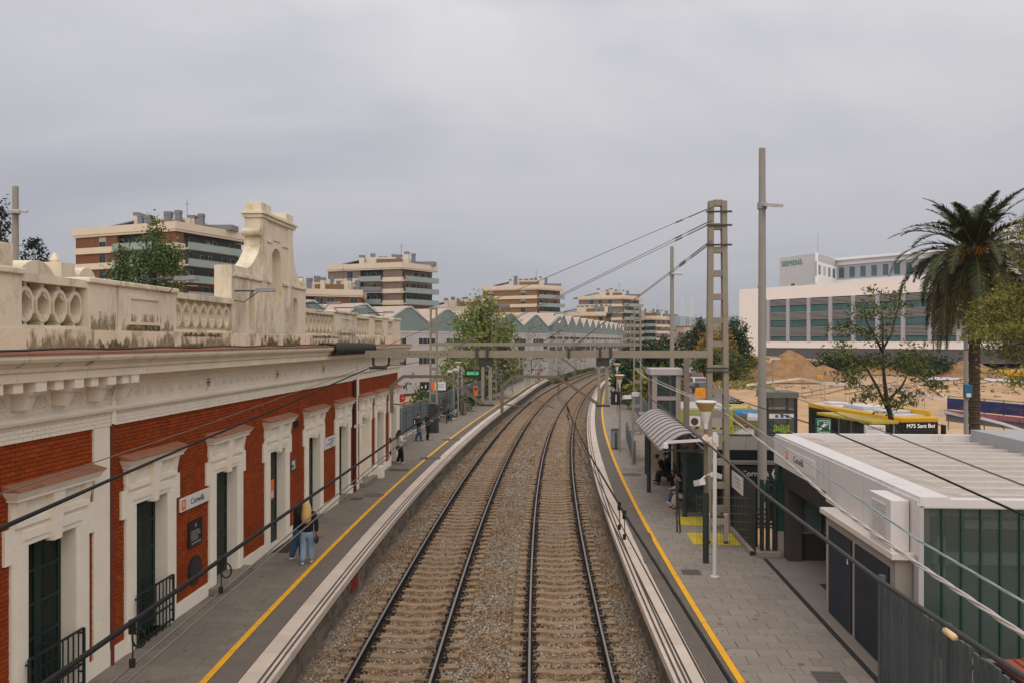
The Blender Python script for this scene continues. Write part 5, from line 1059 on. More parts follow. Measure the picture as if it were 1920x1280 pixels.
def person(loc, rz, label, top, legs, hair, shoes, sit=False, hl=0, armp=None, skn=None, h=1.0, step=.1, tilt=0, lean=0, sleeve=True, group=None):
    skn = skn or skin_m
    p = thing('person', label, 'person', loc, rz, group); p.scale = (h, h, h)
    zp = .52 if sit else .93
    hips = {}; ch_leg = []
    for s in (-1, 1):
        hip = (s*.09, 0, zp-.02)
        if sit: kn, an, to = (s*.13, .43, .5), (s*.12, .45+s*.06, .09), (s*.13, .62+s*.06, .04)
        else: kn, an, to = (s*.1, .05+s*step*.3, .5), (s*.1, s*step-.02, .09), (s*.12, s*step+.15, .04)
        ch_leg.append((hip, kn, an, to))
    b = lean
    P = (0, 0, zp); sp = (0, b*.3, zp+.2); cst = (0, b*.75, zp+.4); nk = (0, b*1.05, zp+.55); hd0 = (0, b*1.15+.015, zp+.62); hd1 = (tilt*.05, b*1.3+.035+abs(tilt)*.02, zp+.71); hd2 = (tilt*.08, b*1.3+.02, zp+.79)
    A = {}
    for s in (-1, 1):
        e, w = (armp or {}).get(s, ((.25, -.02, zp+.2), (.27, .06, zp-.04)))
        A[s] = ((s*.17, b*.85, zp+.47), (s*e[0], e[1]+b*.5, e[2]), (s*w[0], w[1]+b*.3, w[2]))
    body = [[(*P, .09), (*sp, .085), (*cst, .1), (*nk, .05), (*hd0, .058), (*hd1, .088), (*hd2, .07)]]
    fing = []
    for s in (-1, 1):
        sh, el, wr = A[s]; d = (Vector(wr)-Vector(el)).normalized(); hand = Vector(wr)+d*.08
        body.append([(*cst, .1), (*sh, .055), (*el, .042), (*wr, .03), (*hand, .036)])
        side = d.cross(Vector((0, 1, 0))); side = side.normalized() if side.length > .1 else Vector((1, 0, 0)); bend = Vector((0, .35, 0))
        for i, (o, l) in enumerate(((-.026, .07), (-.009, .08), (.009, .076), (.026, .06))):
            a = hand+side*o; fing.append([(*a, .009), (*(a+d*l*.6), .0085), (*(a+d*l+bend*.05), .007)])
        fing.append([(*(hand-d*.03+side*.03), .01), (*(hand+side*.055+d*.015), .009), (*(hand+side*.06+d*.045), .008)])
    for hip, kn, an, to in ch_leg: body.append([(*P, .09), (*hip, .075), (*kn, .055), (*an, .038), (*to, .035)])
    nose = [[(hd1[0], hd1[1]+.075, hd1[2]+.0, .012), (hd1[0], hd1[1]+.1, hd1[2]-.02, .011)]]
    ears = [[(hd1[0]+s*.08, hd1[1], hd1[2]+.01, .015), (hd1[0]+s*.09, hd1[1]-.01, hd1[2]-.03, .012)] for s in (-1, 1)]
    skin('body', body+fing+nose+ears, skn, p)
    jk = [[(0, -.01 if not sit else 0, zp-(.1 if not sit else .02), (.2, .15)), (0, b*.15, zp+.1, (.19, .15)), (*sp, (.19, .15)), (*cst, (.2, .16)), (nk[0], nk[1]-.01, nk[2]-.04, .085)]]
    for s in (-1, 1):
        sh, el, wr = A[s]
        jk.append([(*cst, (.2, .16)), (sh[0]*1.08, sh[1], sh[2]+.01, .1), (*el, .075)]+([(*wr, .06)] if sleeve else []))
    skin('top', jk, top, p)
    skin('trousers', [[(0, 0, zp+.16, (.165, .13)), (0, 0, zp+.02, (.175, .14)), (0, 0, zp-.05, (.17, .14))]]+[[(0, 0, zp-.05, (.17, .14)), (hip[0]*1.05, hip[1], hip[2]-.06, .125), (*kn, .1), (an[0], an[1], an[2]-.02, .095)] for hip, kn, an, to in ch_leg], legs, p)
    for hip, kn, an, to in ch_leg: skin('shoe', [[(an[0], an[1]-.05, .045, .042), (an[0], an[1]+.05, .045, .042), (to[0], to[1], .035, .034)]], shoes, p)
    hc = [[(hd2[0], hd2[1]-.015, hd2[2]+.03, .1), (hd1[0], hd1[1]-.05, hd1[2]+.04, .115)]]
    if hl: hc[0] += [(hd0[0]*.5, hd0[1]-.06, hd0[2]+.02, .14), (nk[0], nk[1]-.08, nk[2]-hl*.35, .165), (nk[0], nk[1]-.1, nk[2]-hl*.8, .16), (nk[0], nk[1]-.1, nk[2]-hl*1.1, .09)]
    else: hc[0] += [(hd0[0], hd0[1]-.05, hd0[2]+.05, .085)]
    skin('hair', hc, hair, p)
    b = MB(); [b.ell((hd1[0]+s*.032, hd1[1]+.078, hd1[2]+.012), (.012, .008, .007), 6, 4) for s in (-1, 1)]; b.box(hd1[0]-.022, hd1[0]+.022, hd1[1]+.074, hd1[1]+.084, hd1[2]-.052, hd1[2]-.045)
    o = b.build('eyes', hair_d, p, world=False)
    return p
fold = {1: ((.25, .02, 1.13), (.1, .26, 1.16)), -1: ((.25, .02, 1.13), (.1, .24, 1.1))}
phone = {1: ((.24, .0, 1.12), (.08, .27, 1.2)), -1: ((.24, .0, 1.12), (.06, .26, 1.14))}
lap = {1: ((.22, .05, .72), (.12, .3, .62)), -1: ((.22, .05, .72), (.1, .32, .64))}
w1 = person((-7.27, 22.12, 0), .12, 'person with long blonde hair and pale jeans seen from behind on the left platform', blk_c, jean_l, hair_b, shoe_w, hl=.3, h=1.0, tilt=-.6, lean=.04, armp={1: ((.27, -.02, 1.12), (.26, -.02, .9)), -1: ((.24, .06, 1.14), (.12, .26, 1.18))}, group='people waiting on the platforms')
person((-7.68, 22.5, 0), -.9, 'person with dark hair, black jacket and dark jeans leaning to the blonde one', blk_c, jean, hair_d, shoe_w, hl=.2, h=.97, tilt=.5, lean=.12, step=.14, armp=phone, group='people waiting on the platforms')
t = thing('handbag', 'small dark red-brown handbag hanging at the blonde person\'s right side', 'bag', (-6.97, 22.05, .62)); b = MB(); b.ell((-6.97, 22.05, .72), (.06, .13, .12), 12, 8); b.build('body', mat('maroon_leather', '#2e1714', .5, .1, 5), t); b = MB(); b.tube([(-6.97, 22.0, .8), (-7.0, 22.04, .98), (-6.97, 22.1, .8)], .008, 5); b.build('strap', MC['maroon_leather'], t)
person((-8.45, 40.6, 0), -1.1, 'person in white shirt and black trousers leaning at the far station door', wht_c, blk_c, hair_d, shoe_w, h=1.0, armp=phone, hl=.08, group='people waiting on the platforms')
p4 = person((-9.2, 49.9, 0), -1.2, 'person in dark jacket and blue jeans with a backpack near the red round sign', navy, jean, hair_br, shoe_b, h=1.0, armp=fold, step=.16, group='people waiting on the platforms')
t = thing('backpack', 'dark backpack with pale stripes on the person in jeans', 'backpack', (-9.42, 49.75, 1.0)); b = MB(); b.ell((-9.4, 49.72, 1.22), (.14, .15, .24), 12, 8); b.build('body', blk_c, t); b = MB(); b.box(-9.42, -9.36, 49.56, 49.575, 1.08, 1.34); b.build('stripe', wht_c, t)
person((-8.73, 50.5, 0), -1.9, 'person all in black looking down at a phone beside the dark post', blk_c, blk_c, hair_br, shoe_b, h=1.03, armp=phone, group='people waiting on the platforms')
person((-9.45, 62.55, 0), -1.0, 'person in black top and blue jeans sitting on the low bench', blk_c, jean, hair_br, shoe_b, sit=True, lean=.2, armp=lap, group='people waiting on the platforms')
person((4.55, 31.0, 0), 1.35, 'person in pale pink top and blue jeans sitting under the shelter', pnk_c, jean, hair_d, shoe_w, sit=True, lean=.25, armp=lap, hl=.12, group='people waiting on the platforms')
person((4.6, 30.35, 0), 1.45, 'person in black top and beige trousers sitting nearest the shelter\'s front post', blk_c, bei_c, hair_d, shoe_b, sit=True, lean=.25, armp=lap, group='people waiting on the platforms')
person((4.55, 35.3, 0), 1.3, 'person in black t-shirt bending forward on the far shelter bench', blk_c, blk_c, hair_d, shoe_b, sit=True, lean=.4, armp=lap, sleeve=False, skn=skin_d, group='people waiting on the platforms')
person((4.65, 36.1, 0), 1.5, 'person in dark clothes sitting upright at the back of the shelter', navy, navy, hair_d, shoe_b, sit=True, lean=.1, armp=lap, sleeve=False, skn=skin_d, group='people waiting on the platforms')
x, y, z = at(1368, 760, 64); person((x, y, gz(x, y)), 2.0, 'worker in yellow high-visibility jacket beside the waste containers', hiv, navy, hair_d, shoe_b, h=1.02, armp=fold)
x, y, z = at(1010, 708, 128); person((x, y, 0), 2.5, 'small distant person in red at the end of the left platform', mat('red_cloth', '#b5202a', .9, .1, 6), navy, hair_d, shoe_b)
t = thing('phone', 'handheld phone of the person in the white shirt', 'phone', (-8.2, 40.75, 1.2)); MB().ob((-8.17, 40.7, 1.25), (.035, .006, .07), -1.1, .5).build('body', black_p, t)
# ------------------------------------------------------------------ vegetation
def gnd(px, py):
    D = 20.
    while D < 900:
        p = at(px, py, D)
        if p.z <= gz(p.x, p.y): return p
        D += .5
    return p
def leaf_mat(name, c, isl=.45): return mat(name, c, .6, .3, .5, island=isl, spec=.25)
LF = {}
def leaf_mesh(name, m, centers, size, n, spread, flat=.0, asp=1.0, seed=0, droop=0):
    r = np.random.default_rng(seed+len(centers)); c = np.repeat(np.asarray(centers, float), n, 0); N_ = len(c)
    c = c+r.normal(0, 1, (N_, 3))*np.asarray(spread)
    u = r.normal(0, 1, (N_, 3)); u[:, 2] -= droop; u /= np.linalg.norm(u, axis=1, keepdims=True)
    w = np.cross(u, r.normal(0, 1, (N_, 3))); w /= np.linalg.norm(w, axis=1, keepdims=True)
    s = size*r.uniform(.6, 1.35, (N_, 1)); u = u*s*asp; w = w*s*.5
    v = np.stack([c-u, c-w*1.0, c+u, c+w*1.0], 1).reshape(-1, 3)
    me = bpy.data.meshes.new(name); me.vertices.add(N_*4); me.vertices.foreach_set('co', v.ravel()); me.loops.add(N_*4)
    me.loops.foreach_set('vertex_index', np.arange(N_*4)); me.polygons.add(N_); me.polygons.foreach_set('loop_start', np.arange(0, N_*4, 4)); me.polygons.foreach_set('loop_total', np.full(N_, 4)); me.update(calc_edges=True); me.materials.append(m); return me
def blob_pts(blobs, n, seed):
    r = np.random.default_rng(seed); P = []; vol = np.array([b[3]*b[4]*b[5] for b in blobs])**.7; vol /= vol.sum()
    for b, f in zip(blobs, vol):
        k = max(4, int(n*f)); d = r.normal(0, 1, (k, 3)); d /= np.linalg.norm(d, axis=1, keepdims=True); rad = r.uniform(.35, 1.0, (k, 1))**.6*(1+.18*np.sin(d[:, :1]*5+d[:, 1:2]*4))
        P.append(np.array(b[:3])+d*rad*np.array(b[3:6]))
    return np.concatenate(P)
bark = mat('bark', '#5a4a3a', .95, .25, 5, .5, 20); bark_d = mat('dark_bark', '#3a2f26', .95, .25, 5, .5, 20)
def tree(name, label, loc, blobs, ncl, nleaf, size, spread, m, trunk=.2, limbs=True, seed=1, cat='tree', group=None, bk=None, droop=0, asp=1.0):
    x, y, z = loc; t = thing(name, label, cat, loc, 0, group); bl = [(x+b[0], y+b[1], z+b[2], *b[3:]) for b in blobs]; P = blob_pts(bl, ncl, seed)
    me = leaf_mesh('crown', m, P-np.array(loc), size, nleaf, spread, seed=seed, droop=droop, asp=asp); o = bpy.data.objects.new('crown', me); C.objects.link(o); o.parent = t
    top = max(b[2]+b[5]*.3 for b in bl); r = random.Random(seed)
    b = MB(); k = 7; pts = [(x+sin(i*1.3+seed)*trunk*.5*(i > 0), y+cos(i*1.7+seed)*trunk*.5*(i > 0), z-.3+(top-z)*i/k) for i in range(k+1)]; b.tube(pts, [trunk*(1-.85*i/k) for i in range(k+1)], 8)
    if limbs:
        for q in P[::max(1, len(P)//26)]:
            i = r.randint(2, k-1); p = Vector(pts[i]); q = Vector(q); q = p.lerp(q, .85)
            if q.z < p.z-.2: q.z = p.z+.2
            mid = p.lerp(q, .5)+Vector((0, 0, .12*(q-p).length)); b.tube([p, mid, q], [trunk*.32, trunk*.2, trunk*.07], 5)
    b.build('trunk', bk or bark, t, smooth=True); return t
x, y, _ = at(903, 640, 88)
tree('broadleaf_tree', 'large bushy green tree beside the left platform in front of the factory gables', (x, y, -.5), [(0,0,6.5,3.4,3.2,2.8),(-2.2,0,4.0,2.6,2.4,2.4),(2.0,.5,5.5,2.6,2.4,2.6),(.3,0,9.2,2.3,2.2,2.2),(-1.3,0,8.2,2.0,2,2.0),(1.8,0,8.0,2,2,2),(.3,0,10.9,1.3,1.2,1.0),(-3.0,0,2.2,2,2,1.6),(1.2,0,2.6,2.2,2,1.8),(3.6,0,4.2,1.3,1.3,1.4)], 520, 22, .17, (.5,.5,.42), leaf_mat('bright_green_leaf', '#6f7a33'), .42, seed=3)
x, y, _ = at(292, 640, 62)
tree('poplar_tree', 'narrow green poplar standing behind the station before the striped flats', (x, y, 0), [(0,0,15.4,.4,.4,1.2),(-.2,0,13.2,.9,.9,1.6),(1.0,0,12.8,1.0,.9,1.1),(-1.0,0,11.8,.8,.8,1.5),(.3,0,11.4,1.1,1,1.5),(1.5,0,13.0,.6,.6,.7),(-.3,0,9.4,1.3,1.2,1.2),(1.0,0,9.4,1.1,1,1.3),(1.7,0,11.2,.6,.6,.9)], 250, 30, .13, (.32,.32,.32), leaf_mat('poplar_leaf', '#526434'), .2, seed=5)
x, y, _ = at(228, 640, 58)
tree('young_tree', 'smaller green tree left of the poplar above the station parapet', (x, y, 0), [(0,0,12.4,.35,.35,.9),(-.1,0,10.9,.8,.8,1.0),(.2,0,9.4,1.1,1,1.1)], 105, 30, .13, (.28,.28,.28), leaf_mat('mid_green_leaf', '#48592d'), .15, seed=6)
conif = leaf_mat('conifer_needles', '#1f2e24', .4)
x, y, _ = at(2, 640, 70)
tree('conifer', 'tall dark conifer at the left edge of the photo behind the lighting mast', (x, y, 0), [(0,0,16.5,.7,.7,2.2),(-.2,0,13.4,1.5,1.5,2.0),(.3,0,10.5,2.0,2,2.2),(1.6,0,12.6,1.0,.8,.5),(1.4,0,10.6,1.3,1,.6),(1.2,0,9.2,1.6,1.2,.7)], 240, 26, .16, (.25,.25,.22), conif, .3, seed=8)
x, y, _ = at(68, 640, 78)
tree('conifer', 'dark rounded conifer left of the striped flats, second from the left', (x, y, 0), [(0,0,14.6,1.0,1,1.8),(.2,0,12.0,1.9,1.8,2.4),(.8,0,10,2.2,2,2.4)], 200, 26, .18, (.25,.25,.25), conif, .3, seed=9)
x, y, _ = at(97, 640, 82)
tree('conifer', 'small dark conifer tip between the second conifer and the flats', (x, y, 0), [(0,0,13.0,.5,.5,1.6),(.1,0,10.6,1.1,1.1,2.0)], 90, 24, .17, (.22,.22,.22), conif, .2, seed=10)
# trees and hedges east of the tracks
g1l, g2l, g3l = leaf_mat('dark_hedge_leaf', '#2f3f22'), leaf_mat('yellow_green_leaf', '#6d6a24'), leaf_mat('olive_leaf', '#4d5a2a')
def bush(px, py, D, w, h, label, m, ncl=90, size=.22, name='bush', n=24, grp=None):
    p = at(px, py, D); z = gz(p.x, p.y) if p.x > 6 else -.6
    return tree(name, label, (p.x, p.y, z), [(0,0,h*.55,w*.5,w*.5,h*.45),(-w*.28,0,h*.45,w*.3,w*.3,h*.4),(w*.28,0,h*.4,w*.32,w*.3,h*.4),(0,0,h*.85,w*.25,w*.25,h*.2)], ncl, n, size, (size*1.8,)*3, m, .15, True, int(px+py), 'bush' if name == 'bush' else 'tree', grp)
for i, (px, D, w, h, m, lb) in enumerate(((1185, 100, 4, 4.4, g1l, 'dark green tree beside the fourth gantry at the right platform end'), (1215, 92, 5, 5.2, g1l, 'dark green tree behind the lift tower, left one'), (1246, 95, 5, 5.8, g1l, 'dark green tree behind the lift tower, right one'), (1300, 160, 5, 5.6, g1l, 'dark tree behind the parked cars next to the ladder mast'), (1228, 74, 4.5, 3.4, g2l, 'yellow-green bush in front of the dark trees left of the lift tower'), (1246, 80, 3.4, 3.0, g2l, 'yellow-green bush behind the lift tower'), (1190, 80, 3.4, 4.0, g1l, 'dark shrub at the lift tower\'s left'), (1328, 112, 3.6, 4.2, g3l, 'olive tree seen through the ladder mast'))):
    bush(px, 640, D, w, h, lb, m, 150, .2, 'roadside_tree', 24)
bush(1340, 640, 118, 6, 6.9, 'autumn-toned brownish tree behind the ladder mast', leaf_mat('rusty_leaf', '#8a6c35'), 170, .2, 'roadside_tree')
bush(1377, 640, 125, 4.4, 8.0, 'dark round pine left of the white office block', g1l, 150, .22, 'pine_tree'); bush(1312, 640, 160, 2.4, 7.8, 'dark round tree on the skyline left of the ladder mast', g1l, 100, .22, 'pine_tree')
for px, py, w, h, m, lb in ((1372, 715, 5.0, 4.2, g3l, 'green bush beside the earth mound, left of the tall lighting mast'), (1402, 690, 4.2, 2.0, g2l, 'scrubby yellowish bush at the foot of the earth mound'), (1350, 700, 3.6, 4.0, g2l, 'yellow-green young tree right of the ladder mast')):
    p = gnd(px, py); bush(px, py, (p.x*-SA+p.y*CA), w, h, lb, m, 110, .16)
hedge = []
for i in range(26): p = at(1545+i*9, 660, 128-i*.4); hedge.append((p.x, p.y, gz(p.x, p.y)+1.2+.4*sin(i*2.1), 2.2, 1.6, 1.6+.4*sin(i*1.3)))
h0 = Vector(hedge[0][:3]); t = thing('hedge', 'long dark hedge in front of the white office block', 'hedge', h0); me = leaf_mesh('foliage', g1l, blob_pts(hedge, 480, 4)-np.array(h0), .25, 16, (.5,.5,.4)); o = bpy.data.objects.new('foliage', me); C.objects.link(o); o.parent = t
# bare-ish tree
p = at(1352, 640, 135); t = thing('bare_tree', 'pale leafless tree behind the ladder mast', 'tree', (p.x, p.y, 2)); b = MB()
for i in range(26): a = random.uniform(-.28, .28); hh = random.uniform(6, 11); b.tube([(p.x+a, p.y, 2), (p.x+a*4, p.y+random.uniform(-.6, .6), 2+hh*.6), (p.x+a*5.5, p.y, 2+hh)], [.06, .035, .012], 4)
b.build('trunk', mat('pale_bark', '#94877a', .9, .1, 3), t)
# feathery tree in front of the bus
p = at(1672, 780, 40); jx, jy, jz = p.x, p.y, -1.4
t = thing('feathery_tree', 'young feathery tree with crooked dark trunk in front of the yellow bus', 'tree', (jx, jy, jz))
segs = {}
def J(px, py, dd=0): q = at(px, py, 40+dd); return (q.x, q.y, q.z)
BR = [([(1686, 850), (1672, 790), (1662, 745), (1657, 700), (1655, 650)], .17), ([(1668, 775), (1645, 725), (1625, 690), (1605, 672), (1570, 655)], .08), ([(1664, 750), (1690, 725), (1705, 695), (1725, 690)], .07), ([(1655, 660), (1640, 630), (1625, 605), (1620, 575)], .07), ([(1655, 655), (1672, 625), (1680, 590), (1690, 560)], .065), ([(1657, 690), (1690, 670), (1720, 660)], .05), ([(1625, 690), (1600, 700), (1585, 705)], .04), ([(1640, 630), (1605, 615), (1575, 620)], .045), ([(1705, 695), (1730, 705), (1745, 715)], .04), ([(1655, 655), (1655, 610), (1650, 560)], .06), ([(1662, 745), (1640, 740), (1620, 735)], .03), ([(1668, 765), (1690, 750), (1705, 745)], .03)]
b = MB(); cl = []
rr = random.Random(3)
for pts, r in BR:
    n = len(pts); dd = rr.uniform(-1.3, 1.3) if r < .15 else 0
    b.tube([J(x, y, dd*i/(n-1)) for i, (x, y) in enumerate(pts)], [r*(1-.75*i/(n-1)) for i in range(n)], 7)
    if r < .15:
        for (x0, y0), (x1, y1) in zip(pts[len(pts)//2-(1 if n < 4 else 0):], pts[len(pts)//2+(0 if n < 4 else 1):]):
            for k in range(7): t_ = rr.random(); cl.append(J(x0+(x1-x0)*t_+rr.uniform(-20, 20), y0+(y1-y0)*t_+rr.uniform(-16, 12), dd+rr.uniform(-1, 1)))
        for k in range(8): cl.append(J(pts[-1][0]+rr.uniform(-24, 24), pts[-1][1]+rr.uniform(-18, 16), dd+rr.uniform(-1, 1)))
b.build('trunk', bark_d, t, smooth=True)
me = leaf_mesh('crown', leaf_mat('feathery_leaf', '#4f5527'), np.array(cl)-np.array((jx, jy, jz)), .075, 17, (.22,.22,.1), asp=1.5, seed=2); o = bpy.data.objects.new('crown', me); C.objects.link(o); o.parent = t
# feathery foliage at the right edge
t = thing('feathery_tree', 'olive feathery tree overhanging the palm at the right edge of the photo', 'tree', (at(1960, 700, 33).x, at(1960, 700, 33).y, -1.5)); base = Vector(t.location); cl = []; b = MB()
root = Vector((base.x, base.y, -1.5)); fork = Vector((base.x, base.y, 6)); b.tube([root, root.lerp(fork, .5)+Vector((.2, 0, 0)), fork], [.24, .2, .16], 8)
for px, py, w in ((1895, 560, 1), (1860, 600, 1), (1905, 620, 1), (1870, 660, .8), (1912, 490, .4), (1938, 430, .6), (1900, 700, .7), (1925, 540, 1.3), (1940, 650, 1.3), (1850, 570, .5), (1845, 640, .5), (1908, 440, .3), (1960, 500, .9), (1990, 580, 1.5), (1915, 590, 1)):
    q = at(px, py, 33+rr.uniform(-1.2, 1.2)); b.tube([fork, fork.lerp(q, .5)+Vector((0, 0, .3)), q], [.07, .045, .015], 5)
    for k in range(int(9*w)): cl.append(q+Vector((rr.uniform(-.7, .7)*w, rr.uniform(-.7, .7), rr.uniform(-.35, .35))))
b.build('trunk', bark_d, t, smooth=True)
me = leaf_mesh('crown', leaf_mat('olive_feather_leaf', '#6d6a2e'), np.array([tuple(c-base) for c in cl]), .05, 100, (.3,.3,.16), asp=2.0, seed=4, droop=.4); o = bpy.data.objects.new('crown', me); C.objects.link(o); o.parent = t
# date palm
p = at(1827, 480, 45); qx, qy, qz = p.x, p.y, p.z-.6
t = thing('date_palm', 'tall date palm with orange fruit stalks and a skirt of drooping fronds', 'palm tree', (qx, qy, -1.5))
b = MB(); pr = []; z = -1.7; k = 0
while z < qz: pr += [(.36+.03*(k % 2)-(.06 if z < 6 else 0), z), (.33-(.06 if z < 6 else 0), z+.14)]; z += .16; k += 1
pr += [(.5, qz-.2), (.62, qz+.3), (.45, qz+.9), (.1, qz+1.3)]; b.lathe(pr, (qx, qy, 0), 14); b.build('trunk', mat('palm_bark', '#4b3d2f', .95, .35, 6, .8, 25), t)
fr_m = leaf_mat('palm_leaflet', '#343a1d', .35); fr_o = leaf_mat('old_palm_leaflet', '#443e22', .35); rach = mat('palm_rachis', '#6b6238', .7, .15, 3)
def frond(az, el, ln, droop, m, idx):
    r = random.Random(idx); pts = []; p = Vector((qx, qy, qz+.5)); e_ = el; n = 14; st_ = ln/n
    for i in range(n+1):
        pts.append(p.copy()); p = p+Vector((cos(az)*cos(e_), sin(az)*cos(e_), sin(e_)))*st_; e_ -= droop/n*(1+.8*i/n)
        e_ = max(e_, -1.5)
    b = MB(); b.tube(pts, [.045*(1-.85*i/n) for i in range(n+1)], 4, False); fo = b.build('frond', rach, t)
    b = MB(); 
    for i in range(3, n+1):
        for sub in (0, .25, .5, .75):
            if i == n and sub: continue
            c = pts[i].lerp(pts[min(n, i+1)], sub); d = (pts[min(n, i+1)]-pts[i-1]).normalized(); sd_ = d.cross(Vector((0, 0, 1)))
            sd_ = sd_.normalized() if sd_.length > .05 else Vector((sin(az), -cos(az), 0)); up = sd_.cross(d)
            l = .62*sin(pi*min(1, .22+.75*(i+sub)/n))+.08
            for s in (-1, 1):
                tip = c+(sd_*s*.72+d*.62+up*r.uniform(.05, .35)).normalized()*l-Vector((0, 0, .12*l)); w = d*.06
                b.add([c-w, c+w, tip+w*.2, tip-w*.2], [(0, 1, 2, 3)])
    L_ = wloc(t); bb_ = [(x-L_.x, y-L_.y, z-L_.z) for x, y, z in b.v]; b.v = bb_; o = bpy.data.objects.new('leaflets', b.mesh('leaflets', m)); C.objects.link(o); o.parent = fo
fi = 0
for ring, (n, el, ln, dr) in enumerate(((11, 1.3, 4.4, .7), (15, 1.0, 4.9, 1.1), (17, .6, 5.0, 1.4), (14, .2, 5.0, 1.5), (16, -.15, 5.4, 1.9), (16, -.4, 5.8, 1.7))):
    for i in range(n): r = random.Random(fi*7); frond(2*pi*(i+.5*(ring % 2)+r.uniform(-.25, .25))/n, el+r.uniform(-.15, .15), ln*r.uniform(.88, 1.08), dr*r.uniform(.85, 1.15), fr_m if ring < 4 else fr_o, fi); fi += 1
fm = mat('orange_fruit_stalk', '#a8701f', .7, .25, 6)
for i in range(9):
    a = 2*pi*i/9+.3; b = MB(); b.tube([(qx+.3*cos(a), qy+.3*sin(a), qz+.5), (qx+.9*cos(a), qy+.9*sin(a), qz+1.2+.3*sin(i)), (qx+1.25*cos(a), qy+1.25*sin(a), qz+.8)], [.05, .04, .03], 5)
    for k in range(14): b.tube([(qx+1.0*cos(a), qy+1.0*sin(a), qz+1.1), (qx+(1.25+.3*random.random())*cos(a)+random.uniform(-.3, .3), qy+1.3*sin(a)+random.uniform(-.3, .3), qz+.5+random.uniform(-.3, .4))], [.02, .028], 4)
    b.build('fruit_stalk', fm, t)
b = MB(); x, y, z = at(1811, 740, 44); b.tube([(x, y, -1.5), (x, y, 9.5)], .11, 10); tag(b.build('utility_pole', concrete_p), 'grey pole rising beside the palm trunk', 'pole')
b = MB(); b.box(x-.2, x+.2, y-.3, y-.1, z-.1, z+.6); o = b.build('call_box', mat('blue_call_box', '#1f5c7d', .5, .1, 2)); tag(o, 'blue box strapped to the grey pole beside the palm', 'box'); MB().box(x-.12, x+.12, y-.32, y-.3, z-.08, z+.12).build('label', white_p, o)
# weeds along the factory track
P = np.array([(TL(y)-3.0+random.uniform(-.5, .5), y, -.7+random.uniform(0, .3)) for y in np.linspace(128, 200, 260)]); o = bpy.data.objects.new('trackside_weeds', leaf_mesh('trackside_weeds', g3l, P, .16, 14, (.3,.4,.2))); C.objects.link(o); o['kind'] = 'stuff'
P = []
for i in range(420):
    q = gnd(random.uniform(1345, 1440), random.uniform(672, 730)); P.append((q.x, q.y, q.z+.15))
o = bpy.data.objects.new('rough_grass', leaf_mesh('rough_grass', leaf_mat('dry_grass', '#8a7c42'), np.array(P), .2, 14, (.8,.8,.12))); C.objects.link(o); o['kind'] = 'stuff'
# ------------------------------------------------------------------ works site
sand = mat('excavated_earth', '#8f6d49', .95, .28, .9, .9, 3, stain='#6f5334', ssc=.8, sth=.48)
def mound(px, py, D, w, h, label, seed):
    p = at(px, py, D); z0 = gz(p.x, p.y); r = random.Random(seed); b = MB(); rows = []
    n = 26
    for i in range(n+1):
        row = []
        for k in range(n+1):
            u, v = (i/n-.5)*2, (k/n-.5)*2; d = hypot(u, v); hh = max(0, 1-d**1.6)*h*(1-.25*d)*(1+.14*sin(u*4+seed)*cos(v*3)+.05*sin(u*11+seed)*sin(v*9))+.06*sin(u*31+v*17)*(d < .95)
            row.append((p.x+u*w, p.y+v*w*.8, z0-.1+hh))
        rows.append(row)
    b.strip(rows); tag(b.build('earth_mound', sand, smooth=True), label, 'earth mound')
mound(1478, 690, 112, 6.6, 3.9, 'big brown heap of earth in front of the white office block', 1); mound(1545, 690, 118, 4.5, 1.6, 'low brown heap of earth trailing right of the big heap', 2); mound(1820, 690, 118, 6, 2.4, 'grey-brown heap of earth behind the palm trunk', 3); mound(1660, 680, 124, 6, 2.4, 'low earth heap behind the feathery tree', 5)
fpost = mat('fence_tube', '#8f8c88', .5, .08, 3, metal=.3); cblk = mat('fence_foot_block', '#7d766d', .95, .1, 3)
def site_panel(p, rz, lb):
    t = thing('site_fence_panel', lb, 'site fence', p, rz, 'mobile mesh fence panels round the works site'); b = MB()
    for x in (-1.7, 1.7): b.tube([(x, 0, 0), (x, 0, 2.0)], .03, 6)
    for z in (.15, 1.95): b.tube([(-1.7, 0, z), (1.7, 0, z)], .022, 5)
    b.build('frame', fpost, t, world=False); b = MB()
    for i in range(9): b.box(-1.5+i*.375-.005, -1.5+i*.375+.005, -.004, .004, .15, 1.95)
    for i in range(5): b.box(-1.7, 1.7, -.004, .004, .4+i*.33, .41+i*.33)
    b.build('mesh', fpost, t, world=False); MB().box(-1.95, -1.45, -.15, .15, 0, .12).build('foot_block', cblk, t, world=False); return t
LBL = 'mesh fence panel from the left in the row behind the bus'; ORD = ['first', 'second', 'third', 'fourth', 'fifth', 'sixth', 'seventh', 'eighth', 'ninth', 'tenth', 'eleventh', 'twelfth']
proto = None
def fence_row(pts, lb):
    global proto
    nth = 0
    for (a, q) in zip(pts, pts[1:]):
        n = max(1, int((q-a).length/3.5))
        for i in range(n):
            p = a.lerp(q, (i+.5)/n); p.z = gz(p.x, p.y); rz = atan2(q.y-a.y, q.x-a.x); nth += 1
            l2 = ORD[min(nth, len(ORD))-1]+' '+lb
            if proto is None: proto = site_panel(p, rz, l2)
            else: dup(proto, p, rz, l2)
fence_row([gnd(1395, 742), gnd(1500, 742), gnd(1640, 765), gnd(1760, 775)], LBL)
fence_row([gnd(1500, 728), gnd(1600, 722), gnd(1690, 735)], 'mesh fence panel from the left in the far row across the sand')
fence_row([at(1752, 800, 47), at(1840, 800, 44), at(1960, 815, 40)], 'mesh fence panel from the left in the near row under the palm')
tape = mat('white_barrier_tape', '#cfc8c0', .6, .06, 3)
